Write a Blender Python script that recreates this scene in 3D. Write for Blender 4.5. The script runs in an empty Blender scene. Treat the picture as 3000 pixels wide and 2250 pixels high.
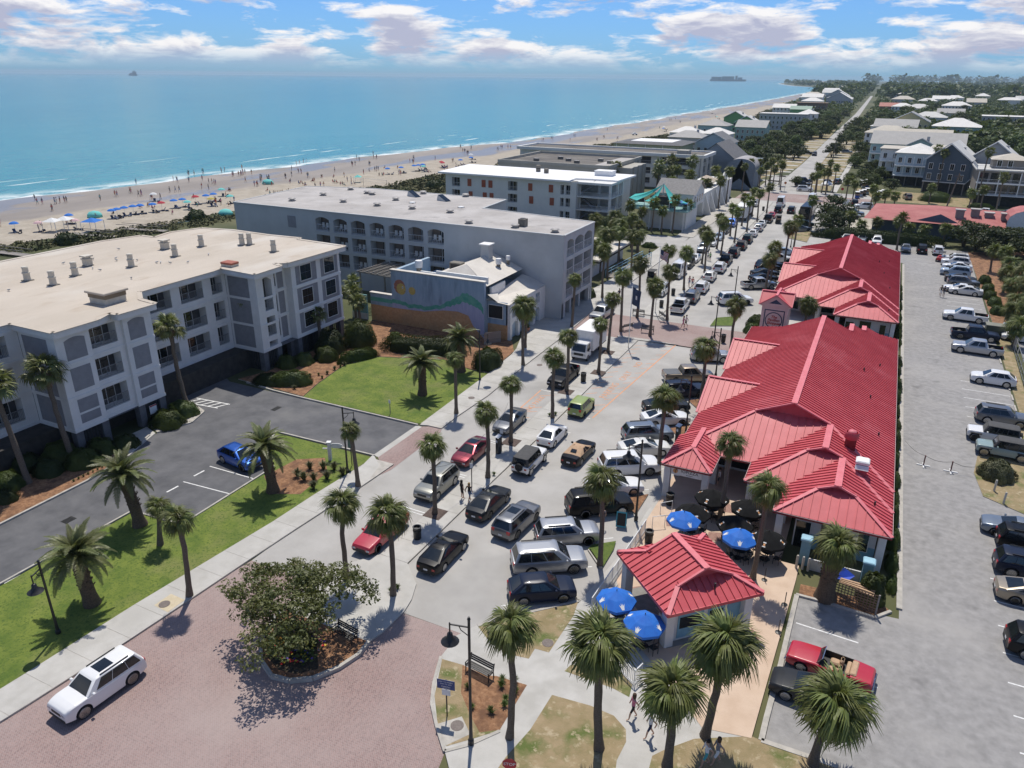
import bpy,math,random
import numpy as np
from mathutils import Matrix,Vector
random.seed(7)
rng=np.random.default_rng(7)
S=bpy.context.scene
COL=S.collection
R=math.radians
PI=math.pi
# --- camera
CAM_H=32.4
cam=bpy.data.cameras.new('camera')
cam.sensor_width=36.0
cam.lens=26.16
cam.clip_start=0.5
cam.clip_end=60000
camo=bpy.data.objects.new('camera',cam)
COL.objects.link(camo)
_p,_r,_h=math.atan(904/2180.),R(0.5),R(25.884)
_f=Vector((-math.sin(_h)*math.cos(_p),math.cos(_h)*math.cos(_p),-math.sin(_p)))
_x=Vector((math.cos(_h),math.sin(_h),0))
_u=_x.cross(_f)
_X=_x*math.cos(_r)+_u*math.sin(_r)
_U=_u*math.cos(_r)-_x*math.sin(_r)
camo.matrix_world=Matrix(((_X.x,_U.x,-_f.x,0),(_X.y,_U.y,-_f.y,0),(_X.z,_U.z,-_f.z,CAM_H),(0,0,0,1)))
S.camera=camo
# --- sun, sky, exposure
SUN_EL,SUN_AZ=R(64),R(-25)
sl=bpy.data.lights.new('sun','SUN')
sl.energy=4.6
sl.angle=R(0.53)
sl.color=(1.0,0.945,0.86)
so=bpy.data.objects.new('sun',sl)
COL.objects.link(so)
sdir=Vector((math.sin(SUN_AZ)*math.cos(SUN_EL),math.cos(SUN_AZ)*math.cos(SUN_EL),math.sin(SUN_EL)))
so.rotation_euler=sdir.to_track_quat('Z','Y').to_euler()
so.location=sdir*200
W=bpy.data.worlds.new('World')
S.world=W
W.use_nodes=True
S.view_settings.view_transform='Standard'
S.view_settings.look='None'
S.view_settings.gamma=1.0
S.view_settings.exposure=-0.12
S.view_settings.use_curve_mapping=False
S.cycles.max_bounces=6
S.cycles.diffuse_bounces=3
S.cycles.glossy_bounces=2
S.cycles.transmission_bounces=3
S.cycles.transparent_max_bounces=6
S.cycles.volume_bounces=0
S.cycles.caustics_reflective=False
S.cycles.caustics_refractive=False
def world():
 nt=W.node_tree
 nt.nodes.clear()
 N=nt.nodes.new
 L=nt.links.new
 out=N('ShaderNodeOutputWorld')
 bg=N('ShaderNodeBackground')
 sky=N('ShaderNodeTexSky')
 sky.sky_type='NISHITA'
 sky.sun_disc=False
 sky.sun_elevation=SUN_EL
 sky.sun_rotation=SUN_AZ
 sky.altitude=0
 sky.air_density=1.0
 sky.dust_density=0.3
 sky.ozone_density=1.5
 tc=N('ShaderNodeTexCoord')
 sep=N('ShaderNodeSeparateXYZ')
 L(tc.outputs['Generated'],sep.inputs[0])
 def m(op,a,b=None,c=None,clamp=False):
  n=N('ShaderNodeMath')
  n.operation=op
  n.use_clamp=clamp
  for i,v in enumerate((a,b,c)):
   if v is None:
    continue
   if isinstance(v,(int,float)):
    n.inputs[i].default_value=v
   else:
    L(v,n.inputs[i])
  return n.outputs[0]
 z=m('MAXIMUM',sep.outputs[2],0.0)
 az=m('ARCTAN2',sep.outputs[0],sep.outputs[1])
 # cloud field: a flat cloud deck seen in perspective (long thin bands low down)
 k=m('DIVIDE',1.0,m('ADD',z,0.055))
 comb=N('ShaderNodeCombineXYZ')
 L(m('MULTIPLY',sep.outputs[0],k),comb.inputs[0])
 L(m('MULTIPLY',sep.outputs[1],k),comb.inputs[1])
 comb.inputs[2].default_value=3.7
 def noise(scale,det,rough,dist=0.0,vec=None,off=(0,0,0),sc=(1,1,1)):
  mp=N('ShaderNodeMapping')
  mp.inputs['Location'].default_value=off
  mp.inputs['Scale'].default_value=sc
  L(vec if vec else comb.outputs[0],mp.inputs[0])
  n=N('ShaderNodeTexNoise')
  n.inputs['Scale'].default_value=scale
  n.inputs['Detail'].default_value=det
  n.inputs['Roughness'].default_value=rough
  n.inputs['Distortion'].default_value=dist
  L(mp.outputs[0],n.inputs['Vector'])
  return n.outputs['Fac']
  # azimuth / elevation space for cumulus shapes
 c2=N('ShaderNodeCombineXYZ')
 el=m('ARCSINE',z)
 L(m('MULTIPLY',az,1.0),c2.inputs[0])
 L(el,c2.inputs[1])
 v2=c2.outputs[0]
 big=noise(1.0,2,0.5,0.0,v2,(3.1,0.4,0),(5.2,21,1))
 det=noise(1.0,9,0.62,0.3,v2,(1.0,2.2,0),(16,62,1))
 dens=m('ADD',m('MULTIPLY',big,0.62),m('MULTIPLY',det,0.46))
 # a shelf of bands near the horizon thinning upwards
 bandA=m('MAXIMUM',m('MULTIPLY',m('SUBTRACT',0.13,el),0.8),-.02)
 dens=m('ADD',dens,bandA)
 mask=m('MULTIPLY',m('SUBTRACT',dens,0.568),15.0,clamp=True)
 mask=m('MULTIPLY',mask,m('MULTIPLY',m('SUBTRACT',el,0.004),40.0,clamp=True))
 # shading: the same field sampled a little higher -> bright tops, lavender-grey undersides
 big2=noise(1.0,2,0.5,0.0,v2,(3.1,0.4+0.25,0),(5.2,21,1))
 det2=noise(1.0,9,0.62,0.3,v2,(1.0,2.2+0.55,0),(16,62,1))
 dens2=m('ADD',m('ADD',m('MULTIPLY',big2,0.62),m('MULTIPLY',det2,0.46)),bandA)
 sh=m('MULTIPLY',m('SUBTRACT',dens2,0.57),9.0,clamp=True)
 cc=N('ShaderNodeMix')
 cc.data_type='RGBA'
 L(sh,cc.inputs['Factor'])
 cc.inputs['A'].default_value=(12.6,12.2,12.0,1)
 cc.inputs['B'].default_value=(6.0,6.1,7.8,1)
 # tint of the clear sky
 tint=N('ShaderNodeMix')
 tint.data_type='RGBA'
 tint.blend_type='MULTIPLY'
 tint.inputs['Factor'].default_value=1.0
 L(sky.outputs[0],tint.inputs['A'])
 ramp=N('ShaderNodeMix')
 ramp.data_type='RGBA'
 L(m('MULTIPLY',el,2.6,clamp=True),ramp.inputs['Factor'])
 ramp.inputs['A'].default_value=(0.40,0.80,1.55,1)
 ramp.inputs['B'].default_value=(0.74,0.95,1.25,1)
 L(ramp.outputs['Result'],tint.inputs['B'])
 mx=N('ShaderNodeMix')
 mx.data_type='RGBA'
 L(m('MULTIPLY',mask,0.93),mx.inputs['Factor'])
 L(tint.outputs['Result'],mx.inputs['A'])
 L(cc.outputs['Result'],mx.inputs['B'])
 L(mx.outputs['Result'],bg.inputs['Color'])
 bg.inputs['Strength'].default_value=0.088
 L(bg.outputs[0],out.inputs['Surface'])
world()
# --- materials
MATS={}
def M(name,c=(.5,.5,.5),r=.8,c2=None,sc=1.0,det=5,lo=.35,hi=.65,bump=0.,bsc=None,metal=0.,spec=.5,coat=0.,rand=0.,c3=None,sc3=.1,lo3=.45,hi3=.65,trans=0.,c4=None,sc4=8.,lo4=.5,hi4=.6,stretch=(1,1,1),var=0.12):
 if name in MATS:
  return MATS[name]
 mt=bpy.data.materials.new(name)
 mt.use_nodes=True
 nt=mt.node_tree
 N=nt.nodes.new
 L=nt.links.new
 b=nt.nodes['Principled BSDF']
 out=nt.nodes['Material Output']
 tc=N('ShaderNodeTexCoord')
 vec=tc.outputs['Object']
 if stretch != (1,1,1):
  mp=N('ShaderNodeMapping')
  mp.inputs['Scale'].default_value=stretch
  L(vec,mp.inputs[0])
  vec=mp.outputs[0]
 def ns(s,d=det):
  n=N('ShaderNodeTexNoise')
  n.inputs['Scale'].default_value=s
  n.inputs['Detail'].default_value=d
  n.inputs['Roughness'].default_value=.6
  L(vec,n.inputs['Vector'])
  return n.outputs['Fac']
 def ramp(f,a,z):
  n=N('ShaderNodeMapRange')
  n.inputs['From Min'].default_value=a
  n.inputs['From Max'].default_value=z
  L(f,n.inputs['Value'])
  return n.outputs['Result']
 def mix(f,a,z,mode='MIX'):
  n=N('ShaderNodeMix')
  n.data_type='RGBA'
  n.blend_type=mode
  if isinstance(f,(int,float)):
   n.inputs['Factor'].default_value=f
  else:
   L(f,n.inputs['Factor'])
  for k,v in (('A',a),('B',z)):
   if isinstance(v,tuple):
    n.inputs[k].default_value=(*v[:3],1)
   else:
    L(v,n.inputs[k])
  return n.outputs['Result']
 if c2 is None:
  c2=tuple(min(1,x*(1+var)) for x in c)
  c=tuple(x*(1-var) for x in c)
 col=mix(ramp(ns(sc),lo,hi),c,c2)
 if c3:
  col=mix(ramp(ns(sc3,4),lo3,hi3),col,c3)
 if c4:
  col=mix(ramp(ns(sc4,3),lo4,hi4),col,c4)
 if rand:
  oi=N('ShaderNodeObjectInfo')
  hs=N('ShaderNodeHueSaturation')
  L(ramp(oi.outputs['Random'],0,1),hs.inputs['Value'])
  hs.inputs['Value'].default_value=1
  mr=N('ShaderNodeMapRange')
  mr.inputs['To Min'].default_value=1-rand
  mr.inputs['To Max'].default_value=1+rand
  L(oi.outputs['Random'],mr.inputs['Value'])
  L(mr.outputs['Result'],hs.inputs['Value'])
  mh=N('ShaderNodeMapRange')
  mh.inputs['To Min'].default_value=.5-rand*.06
  mh.inputs['To Max'].default_value=.5+rand*.06
  L(oi.outputs['Random'],mh.inputs['Value'])
  L(mh.outputs['Result'],hs.inputs['Hue'])
  L(col,hs.inputs['Color'])
  col=hs.outputs['Color']
 L(col,b.inputs['Base Color'])
 b.inputs['Roughness'].default_value=r
 b.inputs['Metallic'].default_value=metal
 b.inputs['Specular IOR Level'].default_value=spec
 b.inputs['Coat Weight'].default_value=coat
 b.inputs['Coat Roughness'].default_value=.04
 if bump:
  bp=N('ShaderNodeBump')
  bp.inputs['Strength'].default_value=min(1,bump)
  bp.inputs['Distance'].default_value=.05
  L(ns(bsc or sc*3),bp.inputs['Height'])
  L(bp.outputs[0],b.inputs['Normal'])
 if trans:
  t=N('ShaderNodeBsdfTranslucent')
  L(mix(.4,col,(.25,.3,.03)),t.inputs['Color'])
  mxs=N('ShaderNodeMixShader')
  mxs.inputs[0].default_value=trans
  L(b.outputs[0],mxs.inputs[1])
  L(t.outputs[0],mxs.inputs[2])
  L(mxs.outputs[0],out.inputs['Surface'])
 MATS[name]=mt
 return mt
 # --- mesh building
class MB:
 def __init__(s):
  s.v,s.f,s.m=[],[],[]
 def add(s,vs,fs,mi=0):
  o=len(s.v)
  s.v.extend(vs)
  s.f.extend([tuple(i+o for i in f) for f in fs])
  s.m.extend([mi]*len(fs))
  return s
 def box(s,x0,x1,y0,y1,z0,z1,mi=0):
  return s.add([(x0,y0,z0),(x1,y0,z0),(x1,y1,z0),(x0,y1,z0),(x0,y0,z1),(x1,y0,z1),(x1,y1,z1),(x0,y1,z1)],[(3,2,1,0),(4,5,6,7),(0,1,5,4),(1,2,6,5),(2,3,7,6),(3,0,4,7)],mi)
 def bbox(s,x0,x1,y0,y1,z0,z1,b=.05,mi=0):
  """box with bevelled vertical and top edges"""
  def ring(i,z):
   return [(x0+i+b,y0+i,z),(x1-i-b,y0+i,z),(x1-i,y0+i+b,z),(x1-i,y1-i-b,z),(x1-i-b,y1-i,z),(x0+i+b,y1-i,z),(x0+i,y1-i-b,z),(x0+i,y0+i+b,z)]
  vs=ring(0,z0)+ring(0,z1-b)+ring(b,z1)
  fs=[(i+k*8,(i+1)%8+k*8,(i+1)%8+8+k*8,i+8+k*8) for k in (0,1) for i in range(8)]
  return s.add(vs,fs+[tuple(range(16,24)),tuple(range(7,-1,-1))],mi)
 def bar(s,a,b,w,h=None,mi=0):
  """square bar between two points"""
  a,b=Vector(a),Vector(b)
  d=(b-a).normalized()
  u=d.cross(Vector((0,0,1)))
  if u.length<.01:
   u=Vector((1,0,0))
  u.normalize()
  n=u.cross(d)
  h=h or w
  q4=[u*w/2+n*h/2,-u*w/2+n*h/2,-u*w/2-n*h/2,u*w/2-n*h/2]
  vs=[tuple(a+k) for k in q4]+[tuple(b+k) for k in q4]
  return s.add(vs,[(0,1,2,3),(7,6,5,4),(0,4,5,1),(1,5,6,2),(2,6,7,3),(3,7,4,0)],mi)
 def tube(s,pts,rad,n=8,mi=0,cap=True):
  pts=[Vector(p) for p in pts]
  if isinstance(rad,(int,float)):
   rad=[rad]*len(pts)
  vs=[]
  for i,p in enumerate(pts):
   d=(pts[min(i+1,len(pts)-1)]-pts[max(i-1,0)]).normalized()
   u=d.cross(Vector((0,1,0)))
   if u.length<.1:
    u=d.cross(Vector((1,0,0)))
   u.normalize()
   w=d.cross(u)
   vs+=[tuple(p+(u*math.cos(2*PI*k/n)+w*math.sin(2*PI*k/n))*rad[i]) for k in range(n)]
  fs=[(i*n+k,i*n+(k+1)%n,(i+1)*n+(k+1)%n,(i+1)*n+k) for i in range(len(pts)-1) for k in range(n)]
  if cap:
   fs+=[tuple(range(n-1,-1,-1)),tuple(range((len(pts)-1)*n,len(pts)*n))]
  return s.add(vs,fs,mi)
 def lathe(s,prof,n=16,c=(0,0,0),mi=0):
  """profile of (r,z) turned about the z axis"""
  vs=[(c[0]+r_*math.cos(2*PI*k/n),c[1]+r_*math.sin(2*PI*k/n),c[2]+z) for r_,z in prof for k in range(n)]
  fs=[(i*n+k,i*n+(k+1)%n,(i+1)*n+(k+1)%n,(i+1)*n+k) for i in range(len(prof)-1) for k in range(n)]
  if prof[0][0]>1e-4:
   fs.append(tuple(range(n-1,-1,-1)))
  if prof[-1][0]>1e-4:
   fs.append(tuple(range((len(prof)-1)*n,len(prof)*n)))
  return s.add(vs,fs,mi)
 def prism(s,poly,z0,z1,mi=0,mt=None):
  n=len(poly)
  a=sum(poly[i][0]*poly[(i+1)%n][1]-poly[(i+1)%n][0]*poly[i][1] for i in range(n))
  if a<0:
   poly=poly[::-1]
  s.add([(x,y,z0) for x,y in poly]+[(x,y,z1) for x,y in poly],[(i,(i+1)%n,(i+1)%n+n,i+n) for i in range(n)],mi)
  s.add([(x,y,z1) for x,y in poly],[tuple(range(n))],mi if mt is None else mt)
  return s
 def poly(s,pts,mi=0):
  return s.add([tuple(p) for p in pts],[tuple(range(len(pts)))],mi)
 def mesh(s,name,mats,smooth=False,angle=None):
  me=bpy.data.meshes.new(name)
  me.from_pydata(s.v,[],s.f)
  for mt in (mats if isinstance(mats,(list,tuple)) else [mats]):
   me.materials.append(mt)
  if any(s.m):
   me.polygons.foreach_set('material_index',s.m)
  if smooth:
   me.polygons.foreach_set('use_smooth',[True]*len(s.f))
   if angle:
    me.set_sharp_from_angle(angle=R(angle))
  me.update()
  return me
def npmesh(name,v,f,mat,smooth=False):
 """mesh from numpy arrays: v (n,3), f (m,k)"""
 me=bpy.data.meshes.new(name)
 n,k=f.shape
 me.vertices.add(len(v))
 me.vertices.foreach_set('co',np.ascontiguousarray(v,dtype=np.float32).ravel())
 me.loops.add(n*k)
 me.loops.foreach_set('vertex_index',np.ascontiguousarray(f,dtype=np.int32).ravel())
 me.polygons.add(n)
 me.polygons.foreach_set('loop_start',np.arange(0,n*k,k,dtype=np.int32))
 me.materials.append(mat)
 if smooth:
  me.polygons.foreach_set('use_smooth',np.ones(n,dtype=bool))
 me.update(calc_edges=True)
 me.validate()
 return me
def obj(name,me,parent=None,loc=(0,0,0),rz=0.,rot=None,sc=None):
 o=bpy.data.objects.new(name,me)
 COL.objects.link(o)
 o.location=loc
 o.rotation_euler=rot or (0,0,rz)
 if sc is not None:
  o.scale=(sc,sc,sc) if isinstance(sc,(int,float)) else sc
 if parent:
  o.parent=parent
 return o
def tag(o,label,cat,group=None):
 o['label']=label
 o['category']=cat
 if group:
  o['group']=group
 return o
def thing(name,label,cat,loc=(0,0,0),rz=0.,group=None):
 return tag(obj(name,None,None,loc,rz),label,cat,group)
def struct(name,me,label=None):
 o=obj(name,me)
 o['kind']='structure'
 if label:
  o['label']=label
 return o
def dup(root,loc,rz=0.,label=None,group=None,sc=None):
 r_=root.copy()
 COL.objects.link(r_)
 r_.location=loc
 r_.rotation_euler=(0,0,rz)
 if sc is not None:
  r_.scale=(sc,sc,sc) if isinstance(sc,(int,float)) else sc
 if label:
  r_['label']=label
 if group:
  r_['group']=group
 for ch in root.children:
  c=ch.copy()
  COL.objects.link(c)
  c.parent=r_
  for g in ch.children:
   d=g.copy()
   COL.objects.link(d)
   d.parent=c
 return r_
def paint(o,mt,slot=0):
 """own material on an object that shares its mesh"""
 o.material_slots[slot].link='OBJECT'
 o.material_slots[slot].material=mt
CACHE={}
def cached(key,fn):
 if key not in CACHE:
  CACHE[key]=fn()
 return CACHE[key]
ORD=['first','second','third','fourth','fifth','sixth','seventh','eighth','ninth','tenth','eleventh','twelfth','thirteenth','fourteenth','fifteenth','sixteenth','seventeenth','eighteenth','nineteenth','twentieth']
# --- palette
m_road=M('road_concrete',(.35,.335,.31),.9,(.43,.415,.39),sc=.25,det=8,c3=(.29,.28,.262),sc3=.09,lo3=.52,hi3=.72,bump=.15,bsc=20)
m_lot=M('lot_asphalt',(.235,.228,.22),.93,(.315,.305,.295),sc=1.6,det=9,c3=(.36,.345,.325),sc3=.12,lo3=.5,hi3=.75,c4=(.15,.145,.14),sc4=.35,lo4=.62,hi4=.78,bump=.25,bsc=30)
m_asph=M('dark_asphalt',(.085,.086,.092),.92,(.135,.135,.14),sc=.5,det=9,c3=(.17,.168,.165),sc3=.13,lo3=.55,hi3=.75,bump=.25,bsc=40)
m_walk=M('walk_concrete',(.40,.385,.35),.9,(.5,.485,.45),sc=.6,det=7,c3=(.34,.325,.295),sc3=.3,lo3=.55,hi3=.75,bump=.1,bsc=20)
m_kerb=M('kerb_concrete',(.36,.34,.3),.9,(.48,.45,.4),sc=2,det=6)
m_patio=M('pink_patio',(.52,.385,.28),.9,(.6,.46,.345),sc=.7,det=6,bump=.1,bsc=20)
m_patiobrick=M('patio_brick',(.27,.15,.12),.9,(.36,.22,.18),sc=6)
m_white=M('white_paint',(.74,.74,.72),.6,var=.06,sc=3)
m_mark=M('road_paint',(.62,.62,.6),.8,(.78,.78,.76),sc=5,c3=(.42,.41,.39),sc3=3,lo3=.56,hi3=.7)
m_orange=M('orange_paint',(.55,.25,.13),.8,(.7,.36,.2),sc=5,c3=(.36,.3,.25),sc3=2.5,lo3=.55,hi3=.7)
m_lawn=M('lawn',(.085,.135,.016),.95,(.175,.215,.034),sc=.55,det=9,c3=(.175,.185,.055),sc3=.22,lo3=.5,hi3=.7,c4=(.055,.1,.012),sc4=6,lo4=.5,hi4=.7,bump=.8,bsc=14)
m_dry=M('dry_lawn',(.33,.25,.145),.95,(.24,.19,.095),sc=1.2,det=9,c3=(.10,.13,.03),sc3=.55,lo3=.5,hi3=.66,c4=(.42,.34,.22),sc4=2.2,lo4=.56,hi4=.7,bump=.6,bsc=12)
m_mulch=M('mulch',(.20,.095,.045),.95,(.36,.2,.105),sc=5,det=8,bump=.8,bsc=22,c3=(.15,.075,.04),sc3=1.2)
m_soil=M('flowerbed',(.03,.025,.015),.95,(.07,.05,.03),sc=5,bump=.8,bsc=16)
m_terrain=M('terrain',(.055,.068,.02),.95,(.14,.13,.06),sc=.05,det=9,c3=(.035,.05,.014),sc3=.012,bump=.4,bsc=.4)
m_mat_metal=M('dark_metal',(.012,.013,.014),.45,(.02,.02,.022),sc=4)
m_steel=M('steel',(.45,.46,.47),.35,(.55,.56,.57),sc=3,metal=.8)
m_black=M('black_trim',(.012,.012,.013),.6,(.02,.02,.02),sc=6)
m_rubber=M('rubber',(.014,.014,.015),.85,(.022,.022,.022),sc=10)
m_chrome=M('chrome',(.6,.6,.62),.18,(.7,.7,.72),sc=3,metal=1)
m_glass=M('dark_glass',(.010,.013,.015),.06,(.016,.02,.022),sc=.8,spec=.7)
m_headl=M('headlight_lens',(.28,.3,.33),.12,(.65,.66,.68),sc=9,spec=.8)
m_taill=M('taillight_lens',(.3,.008,.008),.15,(.42,.02,.015),sc=9,spec=.7)
m_plate=M('plate',(.6,.6,.62),.5,(.7,.7,.7),sc=9)
def brick_mat():
 mt=bpy.data.materials.new('herringbone_brick')
 mt.use_nodes=True
 nt=mt.node_tree
 N,L=nt.nodes.new,nt.links.new
 b=nt.nodes['Principled BSDF']
 tc=N('ShaderNodeTexCoord')
 def bt(rot,sc):
  mp=N('ShaderNodeMapping')
  mp.inputs['Rotation'].default_value=(0,0,rot)
  L(tc.outputs['Object'],mp.inputs[0])
  n=N('ShaderNodeTexBrick')
  n.inputs['Scale'].default_value=sc
  n.inputs['Mortar Size'].default_value=.018
  n.inputs['Mortar Smooth'].default_value=.3
  n.inputs['Bias'].default_value=0
  n.inputs['Brick Width'].default_value=.44
  n.inputs['Row Height'].default_value=.22
  n.inputs['Color1'].default_value=(.31,.205,.183,1)
  n.inputs['Color2'].default_value=(.215,.142,.13,1)
  n.inputs['Mortar'].default_value=(.36,.305,.285,1)
  L(mp.outputs[0],n.inputs['Vector'])
  return n.outputs['Color'],n.outputs['Fac']
 c1,f1=bt(R(45),2.1)
 c2,f2=bt(R(-45),2.1)
 wv=N('ShaderNodeTexWave')
 wv.inputs['Scale'].default_value=1.2
 wv.bands_direction='X'
 L(tc.outputs['Object'],wv.inputs['Vector'])
 gt=N('ShaderNodeMath')
 gt.operation='GREATER_THAN'
 gt.inputs[1].default_value=.5
 L(wv.outputs['Fac'],gt.inputs[0])
 mx=N('ShaderNodeMix')
 mx.data_type='RGBA'
 L(gt.outputs[0],mx.inputs['Factor'])
 L(c1,mx.inputs['A'])
 L(c2,mx.inputs['B'])
 no=N('ShaderNodeTexNoise')
 no.inputs['Scale'].default_value=.16
 no.inputs['Detail'].default_value=6
 L(tc.outputs['Object'],no.inputs['Vector'])
 mr=N('ShaderNodeMapRange')
 mr.inputs['From Min'].default_value=.36
 mr.inputs['From Max'].default_value=.66
 L(no.outputs['Fac'],mr.inputs['Value'])
 m2=N('ShaderNodeMix')
 m2.data_type='RGBA'
 m2.blend_type='MIX'
 m2.inputs['B'].default_value=(.385,.315,.29,1)
 mm=N('ShaderNodeMath')
 mm.operation='MULTIPLY'
 mm.inputs[1].default_value=.62
 L(mr.outputs['Result'],mm.inputs[0])
 L(mm.outputs[0],m2.inputs['Factor'])
 L(mx.outputs['Result'],m2.inputs['A'])
 L(m2.outputs['Result'],b.inputs['Base Color'])
 b.inputs['Roughness'].default_value=.9
 bp=N('ShaderNodeBump')
 bp.inputs['Strength'].default_value=.3
 bp.inputs['Distance'].default_value=.02
 bp.invert=True
 L(f1,bp.inputs['Height'])
 L(bp.outputs[0],b.inputs['Normal'])
 return mt
m_brick=brick_mat()
# --- sea, beach, terrain
SHORE=[(-213,-300),(-212,100),(-211,140),(-208,175),(-206,204),(-204,230),(-200,262),(-193,310),(-184,350),(-178,390),(-180,470),(-178,570),(-180,726),(-181,1100),(-188,1450),(-198,1800),(-205,2200),(-222,2600),(-256,3170),(-330,3330),(-420,3600),(-560,4300),(-690,5100),(-815,7000),(-915,11500)]
DUNE=[(-166,-300),(-158,60),(-156,87),(-148,119),(-147,135),(-139,191),(-137,228),(-134,300),(-132,373),(-120,471),(-113,696),(-128,893),(-145,1181),(-174,1800),(-190,2200),(-205,2500),(-240,3170),(-300,3330),(-400,3600),(-545,4300),(-675,5100),(-800,7000),(-900,11500)]
def lerp_line(line,y):
 ys=[p[1] for p in line]
 return np.interp(y,ys,[p[0] for p in line])
def shore_x(y):
 return lerp_line(SHORE,y)+1.6*np.sin(y*.09)+1.1*np.sin(y*.031+1)+.7*np.sin(y*.23)
ROWS_Y=np.concatenate([np.arange(-250,60,30),np.arange(60,420,2.5),np.arange(420,1000,10),np.arange(1000,3400,40),np.array([3500,3700,4000,4500,5100,6000,7500,9000,11300.])])
def grid_sheet(name,xfun,cols,mat,z,attr):
 """sheet of rows along the coast; cols are column parameters, xfun(y,c)->x ; attr(y,c) stored per vertex"""
 vs,at=[],[]
 for y in ROWS_Y:
  for c in cols:
   vs.append((xfun(y,c),y,z(y,c)))
   at.append(attr(y,c))
 n=len(cols)
 f=[(i*n+j,i*n+j+1,(i+1)*n+j+1,(i+1)*n+j) for i in range(len(ROWS_Y)-1) for j in range(n-1)]
 me=npmesh(name,np.array(vs),np.array(f),mat,True)
 a=me.attributes.new('shore','FLOAT','POINT')
 a.data.foreach_set('value',np.array(at,dtype=np.float32))
 if me.polygons[0].normal.z<0:
  me.flip_normals()
 return me
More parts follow.
